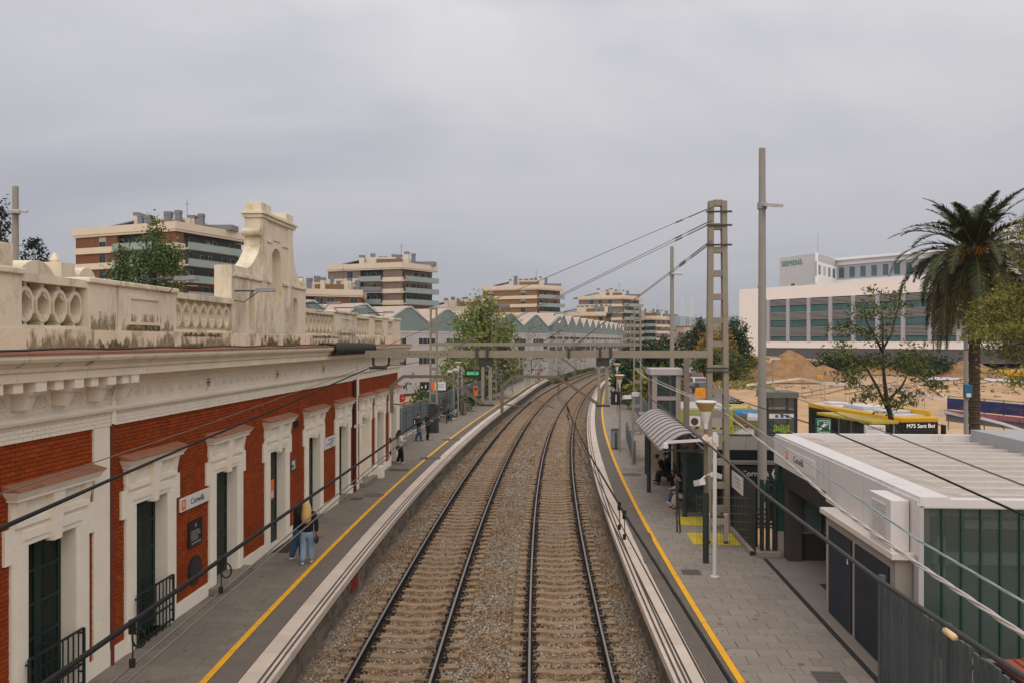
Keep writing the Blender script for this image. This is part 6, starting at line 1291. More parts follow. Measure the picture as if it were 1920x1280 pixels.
for i, (pts, lb) in enumerate(((((1400, 742), (1500, 728), (1545, 738), (1620, 742)), 'white tape sagging along the far mesh fences of the works site'), (((1655, 742), (1750, 770), (1800, 775)), 'white tape behind the bus front on the works site'))):
    b = MB(); P = [gnd(*q)+Vector((0, 0, 1.3)) for q in pts]; [b.beam(a, q, .03, .28) for a, q in zip(P, P[1:])]; tag(b.build('barrier_tape', tape), lb, 'tape')
P = [at(x, y, 46-.0*i) for i, (x, y) in enumerate(((1760, 768), (1800, 778), (1840, 783), (1880, 793), (1925, 808)))]; b = MB(); [b.beam(a, q, .03, .16) for a, q in zip(P, P[1:])]; tag(b.build('barrier_tape', tape), 'white tape drooping past the palm trunk at the right', 'tape')
ybar = mat('works_yellow', '#c99412', .6, .1, 2)
def barrier(px, py, lb, w=1.0):
    p = gnd(px, py); t = thing('plastic_barrier', lb, 'barrier', p, 0, 'yellow plastic works barriers'); MB().box(-w, w, -.15, .15, .12, 1.1).build('panel', ybar, t, world=False, bevel=.04)
    for s in (-.7, .7): MB().box(s*w-.12, s*w+.12, -.3, .3, 0, .14).build('foot', ybar, t, world=False)
barrier(1807, 705, 'yellow barrier left of the palm trunk on the far sand', 1.6); barrier(1905, 708, 'yellow barrier at the right edge of the far sand', 2.2); barrier(1512, 716, 'small yellow barrier beyond the mesh fences, left one', .5); barrier(1537, 718, 'small yellow barrier beyond the mesh fences, right one', .4)
p = gnd(1313, 746); t = thing('plastic_barrier', 'orange-yellow plastic barrier behind the parked black car', 'barrier', p); MB().hexa([(-.75,-.3,0),(.75,-.3,0),(.75,.3,0),(-.75,.3,0),(-.5,-.15,1.15),(.5,-.15,1.15),(.5,.15,1.15),(-.5,.15,1.15)]).build('body', mat('works_orange', '#d1830f', .6, .08, 2), t, world=False, bevel=.05); MB().box(-.3, .3, -.25, -.2, .5, .8).build('panel', ybar, t, world=False)
# trench, planks, pipes
plk = mat('timber_plank', '#b69a72', .9, .15, 3)
for i, (a, q, lb) in enumerate((((1720, 730), (1752, 750), 'first pale timber plank leaning into the trench right of the bus'), ((1746, 730), (1775, 748), 'second pale timber plank leaning into the trench right of the bus'))):
    p, r_ = gnd(*a), gnd(*q); b = MB(); b.beam(p+Vector((0, 0, .5)), r_+Vector((0, 0, .1)), .35, .12); tag(b.build('timber_plank', plk), lb, 'plank')
t = thing('trench_hoarding', 'long blue and pink painted skip-like hoarding at the right behind the palm', 'hoarding', at(1775, 770, 62)); blue = mat('blue_hoarding', '#2b3a63', .6, .25, 1.2, stain='#8a4a5c', ssc=.9, sth=.52, stretch=(1, 1, 3)); pk = mat('pink_hoarding', '#a0656a', .7, .15, 2)
A, B_ = at(1777, 770, 62), at(1960, 785, 54)
d = (B_-A); d.z = 0; ln = d.length; d.normalize(); n_ = (d.y, -d.x)
for i in range(5):
    a, q = ln*i/5, ln*(i+1)/5-.05; za = gz(A.x, A.y)
    MB().eb((A.x, A.y), d, n_, a, q, 0, .06, 1.05, 1.9).build('panel', blue, t); MB().eb((A.x, A.y), d, n_, a, q, .25, .34, .65, 1.0).build('pink_panel', pk, t); MB().eb((A.x, A.y), d, n_, a, q, .1, .16, .1, .64).build('panel', mat('grey_hoarding', '#6f6a70', .7, .2, 2), t)
    MB().eb((A.x, A.y), d, n_, a, a+.08, -.05, .0, -.6, 2.1).build('post', fpost, t)
MB().eb((A.x, A.y), d, n_, 0, ln, -.05, .02, 2.0, 2.07).build('top_rail', fpost, t)
# ------------------------------------------------------------------ street things
def place(px, D): p = at(px, 640, D); return Vector((p.x, p.y, gz(p.x, p.y)))
# bus
A, B_ = Vector(cw((1690-960)/1493.3*50.3, 50.3)), Vector(cw((1515-960)/1493.3*62.3, 62.3)); d = (A-B_).normalized(); right = Vector((-d.y, d.x))
ctr = (A+B_)/2+right*1.27; bl = (A-B_).length; th = atan2(-d.x, d.y)
bus = thing('city_bus', 'yellow-topped black city bus with lit destination board at the stop', 'bus', (ctr.x, ctr.y, -1.5), th); HL = bl/2
byel = mat('bus_yellow', '#d9a514', .35, .05, 2); bblk = mat('bus_black', '#1a1b1d', .3, .1, 2); bglass = mat('bus_window', '#141a1d', .1, .15, 1, spec=.6); bwh = mat('bus_roof_white', '#c5c0bd', .5, .06, 2)
def bx(x0, x1, y0, y1, z0, z1, nm, m, bv=0, par=None, **k): return MB().box(x0, x1, y0, y1, z0, z1).build(nm, m, par or bus, world=False, bevel=bv, **k)
bx(-1.26, 1.26, -HL, HL, .35, 2.75, 'body', bblk, .08); bx(-1.28, 1.28, -HL-.02, HL+.01, 2.62, 3.0, 'roof_band', byel, .1); bx(-1.1, 1.1, -HL+.4, HL-.8, 3.0, 3.04, 'roof', bwh)
for y0, y1, x0, x1, h in ((-HL+1.2, -HL+2.4, -.7, .7, 3.2), (-1.5, 1.2, -.95, .95, 3.3), (2.2, 3.8, -.9, .9, 3.22)): bx(x0, x1, y0, y1, 3.04, h, 'roof_unit', bwh, .06)
bx(-1.15, -.95, -HL+4, HL-.6, 3.0, 3.35, 'roof_fairing', byel, .05)
for i in range(7): y = -HL+.5+i*(bl-1.2)/7; bx(1.255, 1.275, y+.04, y+(bl-1.2)/7-.04, 1.15, 2.45, 'window', bglass); bx(-1.275, -1.255, y+.04, y+(bl-1.2)/7-.04, 1.15, 2.45, 'window', bglass)
bx(-1.15, 1.15, HL-.01, HL+.03, 1.05, 2.2, 'windscreen', bglass, .02); bx(-1.0, 1.0, HL+.0, HL+.04, 2.24, 2.66, 'destination_board', black_p)
def ltext(s, size, loc, rot, m, par, **k): o = text(s, size, (0, 0, 0), rot, m, None, **k); o.parent = par; o.location = loc; return o
ltext('M75 Sant Boi', .36, (.95, HL+.045, 2.44), (pi/2, 0, pi), mat('lit_amber_white', '#d9d5c6', .5, .02, 2, emit=('#fff5dd', .5)), bus)
for s in (-1, 1):
    bx(s*.85-.2, s*.85+.2, HL+.0, HL+.04, .62, .82, 'headlight', white_p); b = MB(); b.tube([(s*1.2, HL-.1, 2.5), (s*1.5, HL+.15, 2.5)], .03, 6); b.box(s*1.5-.12, s*1.5+.12, HL+.05, HL+.22, 1.75, 2.5); b.build('mirror', bblk, bus, world=False)
    for y in (HL-2.6, -HL+3.2): b = MB(); b.tube([(s*1.0, y, .48), (s*1.27, y, .48)], .48, 18); w_ = b.build('wheel', mat('tyre', '#1c1c1c', .9, .1, 3), bus, world=False); b = MB(); b.tube([(s*1.26, y, .48), (s*1.29, y, .48)], .26, 12); b.build('rim', galv, w_, world=False)
for y in (HL-.9, .3): bx(1.262, 1.285, y-.6, y+.6, .4, 2.5, 'door', bglass)
# bus shelter, totem, info board
bs = thing('bus_shelter', 'glass bus shelter with yellow flat roof in front of the bus', 'bus shelter', place(1607, 41)); o_ = Vector(bs.location); e_ = at(1660, 640, 38.5)-at(1553, 640, 43.5); th2 = atan2(e_.y, e_.x); bs.rotation_euler = (0, 0, th2); L2 = hypot(e_.x, e_.y)/2
MB().box(-L2, L2, -.8, .6, 3.45, 3.6).build('roof', mat('shelter_yellow', '#b59b2b', .5, .08, 2), bs, world=False, bevel=.03)
for i in range(5): MB().box(-L2+.15+i*(2*L2-.3)/4-.03, -L2+.15+i*(2*L2-.3)/4+.03, .4, .46, 0, 3.45).build('post', galv, bs, world=False)
for i in range(4): MB().box(-L2+.2+i*(2*L2-.3)/4, -L2+.1+(i+1)*(2*L2-.3)/4, .42, .44, .4, 3.2).build('pane', lg, bs, world=False)
def totem(px, py0, py1, D, w, nm, lb, m, cat='sign'):
    p = at(px, py0, D); z1 = p.z; z0 = at(px, py1, D).z; t = thing(nm, lb, cat, (p.x, p.y, gz(p.x, p.y))); MB().box(p.x-w, p.x+w, p.y-.12, p.y+.12, z0, z1).build('panel', m, t, bevel=.02); MB().box(p.x-.06, p.x+.06, p.y-.05, p.y+.05, gz(p.x, p.y), z0).build('post', galv, t); return t, p, z0, z1
t, p, z0, z1 = totem(1543, 784, 812, 37, .34, 'station_totem', 'green square station totem with a white slanting arrow behind the hall roof', mat('totem_green', '#17614a', .5, .06, 2))
b = MB(); c = Vector((p.x, p.y-.125, (z0+z1)/2)); s_ = .2
for P_ in (((-1, -1), (1, .6), (.4, 1), (-1, -.3)), ((-.2, 1), (1, 1), (1, .2), (.6, .55))): b.prism([(c.x+u*s_, c.z+v*s_) for u, v in P_], lambda u, v, a: (u, a, v), c.y-.006, c.y)
for u0, u1, v0, v1 in ((-1.35, 1.35, 1.25, 1.4), (-1.35, 1.35, -1.4, -1.25), (-1.4, -1.25, -1.4, 1.4), (1.25, 1.4, -1.4, 1.4)): b.box(c.x+u0*s_, c.x+u1*s_, c.y-.006, c.y, c.z+v0*s_, c.z+v1*s_)
b.build('arrow', white_p, t)
t, p, z0, z1 = totem(1640, 796, 815, 35, .42, 'info_board', 'grey-white board with illegible lettering in front of the bus door', white_p)
b = MB(); 
for i in range(8): b.box(p.x-.34+i*.085, p.x-.29+i*.085, p.y-.126, p.y-.12, z1-.18, z1-.1)
b.build('lettering', grey_p, t)
# dark glass lift of the metro
kx, ky_, _ = at(1465, 640, 38); t = thing('glass_kiosk', 'black-framed glass lift box with lime graffiti right of the tall mast', 'lift', (kx, ky_, -1.2)); fk = mat('black_frame', '#1f2324', .5, .08, 2); w = .68
for sx in (-1, 1):
    for sy in (0, 1.5): MB().box(kx+sx*w-.06, kx+sx*w+.06, ky_+sy-.06, ky_+sy+.06, -1.2, 3.65).build('post', fk, t)
MB().box(kx-w-.1, kx+w+.1, ky_-.15, ky_+1.65, 3.62, 3.88).build('roof', mat('kiosk_grey_roof', '#5f6058', .7, .1, 2), t)
for z in (1.85, 2.95): MB().box(kx-w, kx+w, ky_-.04, ky_+.04, z, z+.08).build('transom', fk, t)
for z0, z1 in ((-1.1, 1.84), (1.94, 2.94), (3.04, 3.6)):
    MB().box(kx-w+.06, kx+w-.06, ky_-.01, ky_+.01, z0, z1).build('pane', lg, t); MB().box(kx-w+.06, kx+w-.06, ky_+1.49, ky_+1.51, z0, z1).build('pane', lg, t)
    for s in (-1, 1): MB().box(kx+s*w-.01, kx+s*w+.01, ky_+.06, ky_+1.44, z0, z1).build('pane', lg, t)
b = MB()
for i in range(9): a = i*.8; b.tube([(kx-.35+i*.08, ky_-.03, 1.98+.06*sin(a)), (kx-.3+i*.08, ky_-.03, 2.14+.06*cos(a*1.7)), (kx-.38+i*.09, ky_-.03, 2.3+.04*sin(a*2.3))], .025, 5)
b.build('graffiti', mat('lime_graffiti', '#8fae1f', .6, .1, 3), t); MB().box(kx-w+.1, kx+w-.1, ky_-.03, ky_-.01, 2.62, 2.84).build('notice_strip', white_p, t)
b = MB(); [b.box(kx-.3+i*.25, kx-.15+i*.25, ky_-.036, ky_-.03, 2.66, 2.8) for i in range(3)]; b.build('pictogram', mat('blue_print', '#2a4f86', .5, .1, 2), t); MB().box(kx-.4, kx+.3, ky_+.5, ky_+1.2, -1.1, 1.2).build('lift_car', fk, t)
# lime and grey site cabin
hp = place(1322, 51); t = thing('site_cabin', 'grey site cabin with lime edges and an air unit behind the ladder mast', 'site cabin', hp); x, y, z = hp; cab = mat('cabin_grey', '#9b948c', .7, .06, 1.2); lime = mat('lime_edge', '#93981f', .6, .08, 2)
MB().box(x-1.5, x+1.7, y, y+5.6, z+.1, z+2.5).build('wall', cab, t); MB().box(x-1.55, x+1.75, y-.05, y+5.65, z+2.5, z+2.62).build('roof', mat('cabin_roof', '#a8a29c', .8, .08, 1), t)
for xx in (-1.56, 1.42): MB().box(x+xx, x+xx+.34, y-.04, y, z+.1, z+2.5).build('edge', lime, t)
MB().box(x-1.2, x+1.42, y-.035, y, z+.1, z+.3).build('edge', lime, t); MB().box(x-1.2, x+1.42, y-.035, y, z+2.25, z+2.5).build('edge', lime, t)
MB().box(x-1.1, x-.35, y-.35, y-.04, z+1.5, z+2.1).build('air_unit', white_p, t); b = MB(); b.tube([(x-.72, y-.36, z+1.8), (x-.72, y-.34, z+1.8)], .24, 16); b.build('fan_grille', steel_d, t)
b = MB(); [b.box(x+.1+i*.16, x+.2+i*.16, y-.042, y-.035, z+2.3, z+2.44) for i in range(6)]; b.build('lettering', steel_d, t)
def tape_line(pts, lb):
    b, c_ = MB(), MB(); 
    for a, q in zip(pts, pts[1:]):
        n = max(2, int((q-a).length/.25))
        for i in range(n): (b if i % 2 else c_).beam(a.lerp(q, i/n), a.lerp(q, (i+1)/n), .02, .1)
    o = tag(b.build('hazard_tape', mat('tape_yellow', '#c3a616', .6, .05, 2)), lb, 'tape'); c_.build('dark_stripe', black_p, o)
tape_line([at(1288, 800, 50.2), at(1365, 803, 50), at(1400, 795, 54)], 'yellow and black hazard tape stretched in front of the site cabin')
# big bags
bagm = mat('white_big_bag', '#bdb5ad', .85, .1, 3, .6, 6)
for px, w, lb in ((1376, .62, 'white rubble sack beside the ladder mast, left one of the pair'), (1396, .6, 'white rubble sack with peaked corner, right one of the pair')):
    p = place(px, 53); b = MB(); rr_ = random.Random(px); rows = []
    for j in range(7):
        t_ = j/6; rw = w*(1+.18*sin(pi*t_)); row = []
        for k in range(17): a = 2*pi*k/16; f_ = (abs(cos(a))**4+abs(sin(a))**4)**-.25*.9; row.append((p.x+rw*f_*cos(a)+rr_.uniform(-.03, .03)*(k % 16 > 0), p.y+rw*f_*sin(a), p.z+t_*.95+(.22*abs(sin(2*a))*t_**4 if j == 6 else 0)))
        rows.append(row)
    b.strip(rows); b.strip([[(p.x, p.y, p.z+.8)]*17, rows[-2]]); tag(b.build('rubble_sack', bagm, smooth=True), lb, 'sack', 'white rubble sacks')
# waste containers
def container(px, D, lidm, lb):
    p = place(px, D); t = thing('waste_container', lb, 'waste container', p, -.35, 'street waste containers'); cm = mat('container_khaki', '#7b7045', .7, .1, 2)
    b = MB(); b.hexa([(-.8,-.55,.2),(.8,-.55,.2),(.8,.55,.2),(-.8,.55,.2),(-.9,-.7,1.25),(.9,-.7,1.25),(.9,.7,1.25),(-.9,.7,1.25)]); b.build('body', cm, t, world=False, bevel=.04)
    b = MB(); b.prism([(-.72, 1.25), (.72, 1.25), (.6, 1.55), (.2, 1.72), (-.3, 1.7), (-.65, 1.5)], lambda u, v, a: (a, u, v), -.92, .92); b.build('lid', lidm, t, world=False, fix=True)
    for s in (-.7, .7):
        MB().box(s-.1, s+.1, -.5, .5, 0, .2).build('foot', steel_d, t, world=False)
        b = MB(); [b.ob((s, -.68, .6+i*.14), (.09, .01, .03), 0, 0, .6) for i in range(4)]; b.build('reflector', mat('reflector_red', '#b04a34', .6, .1, 2), t, world=False)
    MB().box(-.3, .3, -.66, -.6, 1.35, 1.5).build('label', white_p, t, world=False)
container(1402, 64, mat('blue_lid', '#2f6486', .5, .1, 2), 'khaki waste container with a blue lid'); container(1426, 62, mat('pale_lid', '#a5a39f', .5, .08, 2), 'khaki waste container with a pale grey lid, right of the blue-lidded one'); container(1383, 67, mat('yellow_lid', '#a2953a', .5, .08, 2), 'khaki waste container with a yellow lid behind the worker')
# parked cars
def car(px, D, col, lb, van=False):
    p = place(px, D); d_ = dxy(lambda yy: 11.5+yy*.03, p.y); t = thing('parked_car', lb, 'van' if van else 'car', (p.x, p.y, p.z), .03, 'vehicles parked along the street'); m = mat('car_'+col.strip('#'), col, .3, .05, 2, spec=.6)
    H = 2.3 if van else 1.5; prf = [(-2.1,.3),(2.1,.3),(2.15,.7),(1.6,.88),(1.0,.95),(.4,H),(-1.4,H-.02),(-1.95,1.0),(-2.15,.85)] if not van else [(-2.6,.3),(2.4,.3),(2.5,.9),(2.1,1.15),(1.6,2.2),(-2.5,2.3),(-2.62,2.2)]
    # seen from behind: rear at -y
    b = MB(); b.prism(prf, lambda u, v, a: (a, u, v), -.88, .88); b.build('body', m, t, world=False, fix=True, bevel=.07)
    if van: MB().box(-.7, .7, -2.66, -2.6, 1.3, 2.0).build('window', bglass, t, world=False)
    else:
        MB().hexa([(-.72,-1.94,1.02),(.72,-1.94,1.02),(.72,-1.9,1.02),(-.72,-1.9,1.02),(-.64,-1.5,1.43),(.64,-1.5,1.43),(.64,-1.46,1.43),(-.64,-1.46,1.43)]).build('window', bglass, t, world=False)
        for s in (-1, 1): MB().prism([(-1.5,1.0),(.8,1.0),(.35,1.42),(-1.3,1.42)], lambda u, v, a: (a, u, v), s*.885-.01, s*.885+.01).build('window', bglass, t, world=False, fix=True)
    for s in (-1, 1):
        MB().box(s*.68-.14, s*.68+.14, -2.2 if not van else -2.66, -2.1 if not van else -2.6, .72, .9).build('tail_light', mat('tail_red', '#8d1f1b', .4, .05, 2), t, world=False)
        for y in (-1.35, 1.35): b = MB(); b.tube([(s*.7, y, .32), (s*.9, y, .32)], .32, 14); w_ = b.build('wheel', MC['tyre'], t, world=False); b = MB(); b.tube([(s*.9, y, .32), (s*.91, y, .32)], .18, 10); b.build('rim', galv, w_, world=False)
    MB().box(-.26, .26, -2.18 if not van else -2.65, -2.14 if not van else -2.6, .5, .62).build('number_plate', white_p, t, world=False)
car(1318, 92, '#14171a', 'black parked car, nearest in the row by the orange barrier'); car(1308, 100, '#b9b5b0', 'silver parked car just behind the black one'); car(1302, 108, '#8d1f22', 'red parked car in the row'); car(1299, 117, '#a9acb0', 'pale grey parked car behind the red one'); car(1297, 128, '#5c6066', 'dark grey parked car farther back in the row'); car(1296, 142, '#c4c2be', 'white van parked at the far end of the row', True)
x, y, z = at(1412, 690, 75); 
def slender(px, ptop, D, lb):
    p = place(px, D); zt = at(px, ptop, D).z; t = thing('street_lamp', lb, 'street lamp', p); b = MB(); b.tube([p, (p.x, p.y, zt)], [.07, .05], 8); b.build('post', galv, t); b = MB(); b.ob((p.x+.2, p.y, zt), (.45, .2, .07)); b.build('lamp_head', mat('lamp_head_white', '#c0bbb3', .4, .05, 2), t)
slender(1449, 672, 75, 'slim street lamp with flat head in front of the earth heap')
def wheelstand(px, D, lb):
    p = place(px, D); t = thing('parked_motorcycle', lb, 'motorcycle', p, .3); 
    for y in (-.65, .65): b = MB(); b.lathe([(.3, -.05), (.32, 0), (.3, .05)], (0, 0, 0), 14); w_ = b.build('wheel', MC['tyre'], t, world=False); w_.rotation_euler = (0, pi/2, 0); w_.location = (0, y, .32)
    b = MB(); b.ell((0, .1, .75), (.16, .4, .2)); b.ell((0, -.5, .82), (.15, .35, .1)); b.tube([(0, .65, .35), (0, .45, 1.05)], .04, 6); b.tube([(-.35, .4, 1.05), (.35, .4, 1.05)], .025, 6); b.build('body', bblk, t, world=False)
for i, px in enumerate((1371, 1379, 1387)): wheelstand(px, 78+i, ('dark motorcycle parked beyond the containers, left of three', 'dark motorcycle parked beyond the containers, middle of three', 'dark motorcycle parked beyond the containers, right of three')[i])

# loose rubble and pale sheets on the works site
rb_ = MB(); r = random.Random(9)
for i in range(260):
    q = gnd(r.uniform(1430, 1915), r.uniform(690, 748)); s_ = r.uniform(.06, .2); rb_.ob((q.x, q.y, q.z+s_*.3), (s_, s_*r.uniform(.6, 1), s_*.8), r.uniform(0, 3), r.uniform(-.3, .3))
o = rb_.build('rubble', mat('site_rubble', '#8a7157', .95, .2, 2, island=.35)); o['kind'] = 'stuff'
for i, (a, q, w_, lb) in enumerate((((1730, 712), (1830, 708), 2.2, 'pale bluish sheeting spread on the sand left of the palm trunk'), ((1845, 712), (1915, 716), 2.6, 'pale bluish sheeting spread on the sand at the right edge'))):
    A, B_ = gnd(*a), gnd(*q); b = MB(); n = 10; rows = []
    for k in range(n+1): p = A.lerp(B_, k/n); rows.append([(p.x+w_*u*.2, p.y+w_*u+.3*sin(k*2.1+u), gz(p.x, p.y+w_*u)+.12+.05*sin(k*1.7+u*3)) for u in (-1, -.3, .4, 1)])
    b.strip(rows); tag(b.build('ground_sheeting', mat('pale_sheeting', '#b5b4bb', .7, .1, 1)), lb, 'sheeting')
rut = mat('wet_rut', '#8c6d4c', .9, .2, .8)
for i in range(5):
    b = MB(); P = [gnd(1440+i*70+k*34, 741-i*3-k*4+3*sin(k*1.3+i)) for k in range(8)]
    for off in (-.9, .9): b.strip([[(p.x, p.y+off-.2, gz(p.x, p.y)+.02), (p.x, p.y+off+.2, gz(p.x, p.y)+.02)] for p in P])
    o = b.build('wheel_ruts', rut); o['kind'] = 'structure'

for i, (px, D, w, h, m, lb) in enumerate(((812, 66, 5, 2.6, g1l, 'dark bush behind the left platform fence, above the orange sign'), (845, 72, 5, 3.4, g3l, 'straggly bush behind the left platform fence, left of the lamp post'), (872, 79, 4.5, 2.8, g1l, 'dark bush behind the fence at the foot of the big leafy tree'))):
    p = at(px, 640, D); tree('bush', lb, (p.x-1.0, p.y, -1.1), [(0,0,h*.55,w*.5,w*.4,h*.45),(-w*.28,0,h*.45,w*.3,w*.3,h*.4),(w*.28,0,h*.4,w*.32,w*.3,h*.4)], 90, 24, .16, (.3,.3,.3), m, .12, True, i+40, 'bush')
# ------------------------------------------------------------------ blocks of flats
band_m = mat('cream_concrete_band', '#cfc0ab', .85, .06, .3); fbrick = mat('flat_brick', '#714832', .9, .12, .6); gbrick = mat('taupe_brick', '#77665a', .9, .1, .6); obrick = mat('ochre_brick', '#83603f', .9, .1, .6)
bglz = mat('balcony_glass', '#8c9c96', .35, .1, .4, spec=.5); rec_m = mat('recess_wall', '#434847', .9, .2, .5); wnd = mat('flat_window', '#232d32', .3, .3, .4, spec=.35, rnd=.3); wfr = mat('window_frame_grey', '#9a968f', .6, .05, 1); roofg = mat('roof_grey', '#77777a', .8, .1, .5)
AWN = [mat('green_awning', '#5d6b52', .9, .1, 1), mat('tan_awning', '#a08a68', .9, .1, 1), mat('white_awning', '#b9b3aa', .9, .1, 1)]; CLU = [mat('balcony_plant', '#45542f', .9, .3, 1), mat('balcony_white', '#b8b4ae', .8, .1, 1), mat('balcony_wood', '#7a5f45', .8, .1, 1)]
def flats(name, label, pts, ztop, nfl, edges, brick, pent=True, fh=3.0, roofstuff=True, seed=0, group='striped blocks of flats', z0=0):
    """pts: facade corners (x,y) from left to right as seen; edges[i]: list of (t0,t1,kind)"""
    r = random.Random(seed); base = Vector((*pts[0], z0)); t = thing(name, label, 'apartment building', base, 0, group)
    cx = Vector(pts[-1])-Vector(pts[0]); back = Vector((-cx.y, cx.x)).normalized()
    if back.y < 0: back = -back
    poly = [tuple(p) for p in pts]+[(pts[-1][0]+back.x*14, pts[-1][1]+back.y*14), (pts[0][0]+back.x*14, pts[0][1]+back.y*14)]
    c = Vector((sum(p[0] for p in poly)/len(poly), sum(p[1] for p in poly)/len(poly)))
    shrink = lambda k: [((p[0]-c.x)*k+c.x, (p[1]-c.y)*k+c.y) for p in poly]
    MB().prism(shrink(.8), lambda u, v, a: (u, v, a), z0, ztop-.6).build('core', rec_m, t, fix=True)
    MB().prism(shrink(.97), lambda u, v, a: (u, v, a), ztop-.6, ztop-.1).build('roof', roofg, t, fix=True)
    wl = {}
    for (A, B_), ed in zip(zip(pts, pts[1:]), edges):
        d = Vector(B_)-Vector(A); L_ = d.length; d.normalize(); n = (d.y, -d.x)
        if Vector(n).dot(Vector((-c.x, -c.y))-Vector((0, 0))) < 0 and (Vector(A)-c).dot(Vector(n)) < 0: n = (-n[0], -n[1])
        if (Vector(A)+(d*L_*.5)-c).dot(Vector(n)) < 0: n = (-n[0], -n[1])
        MB().eb(A, d, n, -.4, L_+.4, -.3, .5, ztop-1.35, ztop).build('roof_band', band_m, t); MB().eb(A, d, n, -.3, L_+.3, -.2, .35, ztop-1.75, ztop-1.36).build('roof_band', band_m, t)
        for k in range(nfl):
            zf = ztop-1.5-fh*(k+1)
            if zf < z0-1: break
            for t0, t1, kind in ed:
                a, q = t0*L_, t1*L_
                if kind == 'brick':
                    MB().eb(A, d, n, a, q, -.6, 0, zf+.6, zf+fh-.3).build('brick_wall', brick, t); MB().eb(A, d, n, a-.02, q+.02, -.3, .35, zf-.45, zf+.7).build('floor_band', band_m, t)
                elif kind == 'win':
                    MB().eb(A, d, n, a, q, -.6, -.02, zf+.6, zf+fh-.3).build('brick_wall', brick, t); MB().eb(A, d, n, a-.02, q+.02, -.3, .35, zf-.45, zf+.7).build('floor_band', band_m, t)
                    w = min(1.7, (q-a)*.7); m_ = (a+q)/2; f = MB().eb(A, d, n, m_-w/2-.08, m_+w/2+.08, -.1, .02, zf+.72, zf+2.55).build('window', wfr, t)
                    sh_ = r.random() < .4
                    MB().eb(A, d, n, m_-w/2, m_-.03, .02, .04, zf+.8, zf+(1.7 if sh_ else 2.47)).build('pane', wnd, f); MB().eb(A, d, n, m_+.03, m_+w/2, .02, .04, zf+.8, zf+(1.7 if sh_ else 2.47)).build('pane', wnd, f)
                else:
                    MB().eb(A, d, n, a, q, -.4, 1.15, zf-.28, zf).build('balcony_slab', band_m, t); MB().eb(A, d, n, a, q, 1.1, 1.18, zf-.3, zf+.95).build('balcony_front', bglz, t)
                    MB().eb(A, d, n, a, q, 1.08, 1.2, zf+.96, zf+1.04).build('balcony_rail', wfr, t)
                    MB().eb(A, d, n, a, q, -1.6, -1.3, zf, zf+fh-.2).build('recess_wall', brick if r.random() < .3 else rec_m, t)
                    x = a+.5
                    while x+1.5 < q:
                        w = r.choice((.9, 1.5, 1.9)); w = min(w, q-x-.2)
                        if r.random() < .8: f = MB().eb(A, d, n, x, x+w, -1.3, -1.22, zf+.05, zf+2.25).build('window', wfr if r.random() < .75 else wht, t); MB().eb(A, d, n, x+.07, x+w-.07, -1.22, -1.2, zf+.1, zf+2.2).build('pane', wnd, f)
                        if r.random() < .14: MB().eb(A, d, n, x, x+w+.4, .2, 1.1, zf+2.05, zf+2.15).build('awning', r.choice(AWN), t)
                        if r.random() < .25: b_ = r.uniform(.3, .8); MB().eb(A, d, n, x, x+b_, .5, .9, zf, zf+r.uniform(.9, 1.5)).build('balcony_clutter', r.choice(CLU), t)
                        x += w+r.uniform(.5, 1.3)
    if roofstuff:
        o = c+(Vector((pts[len(pts)//2][0], pts[len(pts)//2][1]))-c)*.25
        MB().box(o.x-6, o.x+5, o.y-3, o.y+5, ztop-.2, ztop+2.0).build('penthouse', band_m, t); MB().box(o.x-3, o.x+4, o.y-3.4, o.y-3.0, ztop-.1, ztop+1.5).build('penthouse_wall', obrick, t)
        for i in range(8):
            x, y = o.x-6.5+i*1.9+r.uniform(-.3, .3), o.y-3.6+r.uniform(-.3, 3); w = r.uniform(.35, .75); h = r.uniform(2.2, 3.6); MB().box(x-w, x+w, y-w, y+w, ztop-.2, ztop+h-.6).build('chimney', band_m if i % 3 == 0 else roofg, t); MB().box(x-w-.06, x+w+.06, y-w-.06, y+w+.06, ztop+h-.62, ztop+h).build('chimney_cowl', roofg, t)
        b = MB(); b.tube([(o.x+3, o.y, ztop), (o.x+3, o.y, ztop+6)], .05, 4); b.tube([(o.x+2.4, o.y, ztop+5.2), (o.x+3.6, o.y, ztop+5.2)], .03, 4); b.build('antenna', steel_d, t)
        MB().ob((o.x-9.5, o.y, ztop+.9), (3.2, 2.5, .12), 0, 0, -.22).build('solar_roof', roofg, t); MB().ob((o.x+9, o.y+1, ztop+.5), (3.2, 1.6, .5)).build('plant_screen', roofg, t)
    return t
P = lambda px, D: cw((px-960)/1493.3*D, D)
flats('apartment_block', 'largest striped block of flats, brick and green glass balconies, behind the poplar', [P(142, 153), P(330, 143), P(462, 160)], 27.7, 7, [[(0, .2, 'brick'), (.2, .36, 'win'), (.36, .43, 'brick'), (.43, .82, 'balc'), (.82, 1, 'brick')], [(0, .1, 'brick'), (.1, 1, 'balc')]], fbrick, seed=1)
flats('apartment_block', 'second tall striped block with taupe brick, right of the scrolled gable', [P(615, 213), P(752, 205), P(817, 216)], 26.5, 7, [[(0, .22, 'brick'), (.22, .4, 'win'), (.4, .45, 'brick'), (.45, .76, 'balc'), (.76, 1, 'brick')], [(0, .04, 'brick'), (.04, 1, 'balc')]], gbrick, seed=2)
flats('apartment_block', 'low brick block of flats just right of the scrolled gable', [P(560, 185), P(676, 190), P(684, 205)], 18.4, 5, [[(0, .25, 'balc'), (.25, .42, 'win'), (.42, .6, 'win'), (.6, .78, 'brick'), (.78, 1, 'win')], [(0, 1, 'brick')]], fbrick, seed=3)
flats('apartment_block', 'ochre and white striped block behind the bushy green tree', [P(905, 292), P(1007, 283), P(1055, 292)], 26.2, 7, [[(0, .3, 'win'), (.3, .6, 'brick'), (.6, .9, 'win'), (.9, 1, 'brick')], [(0, 1, 'balc')]], obrick, seed=4)
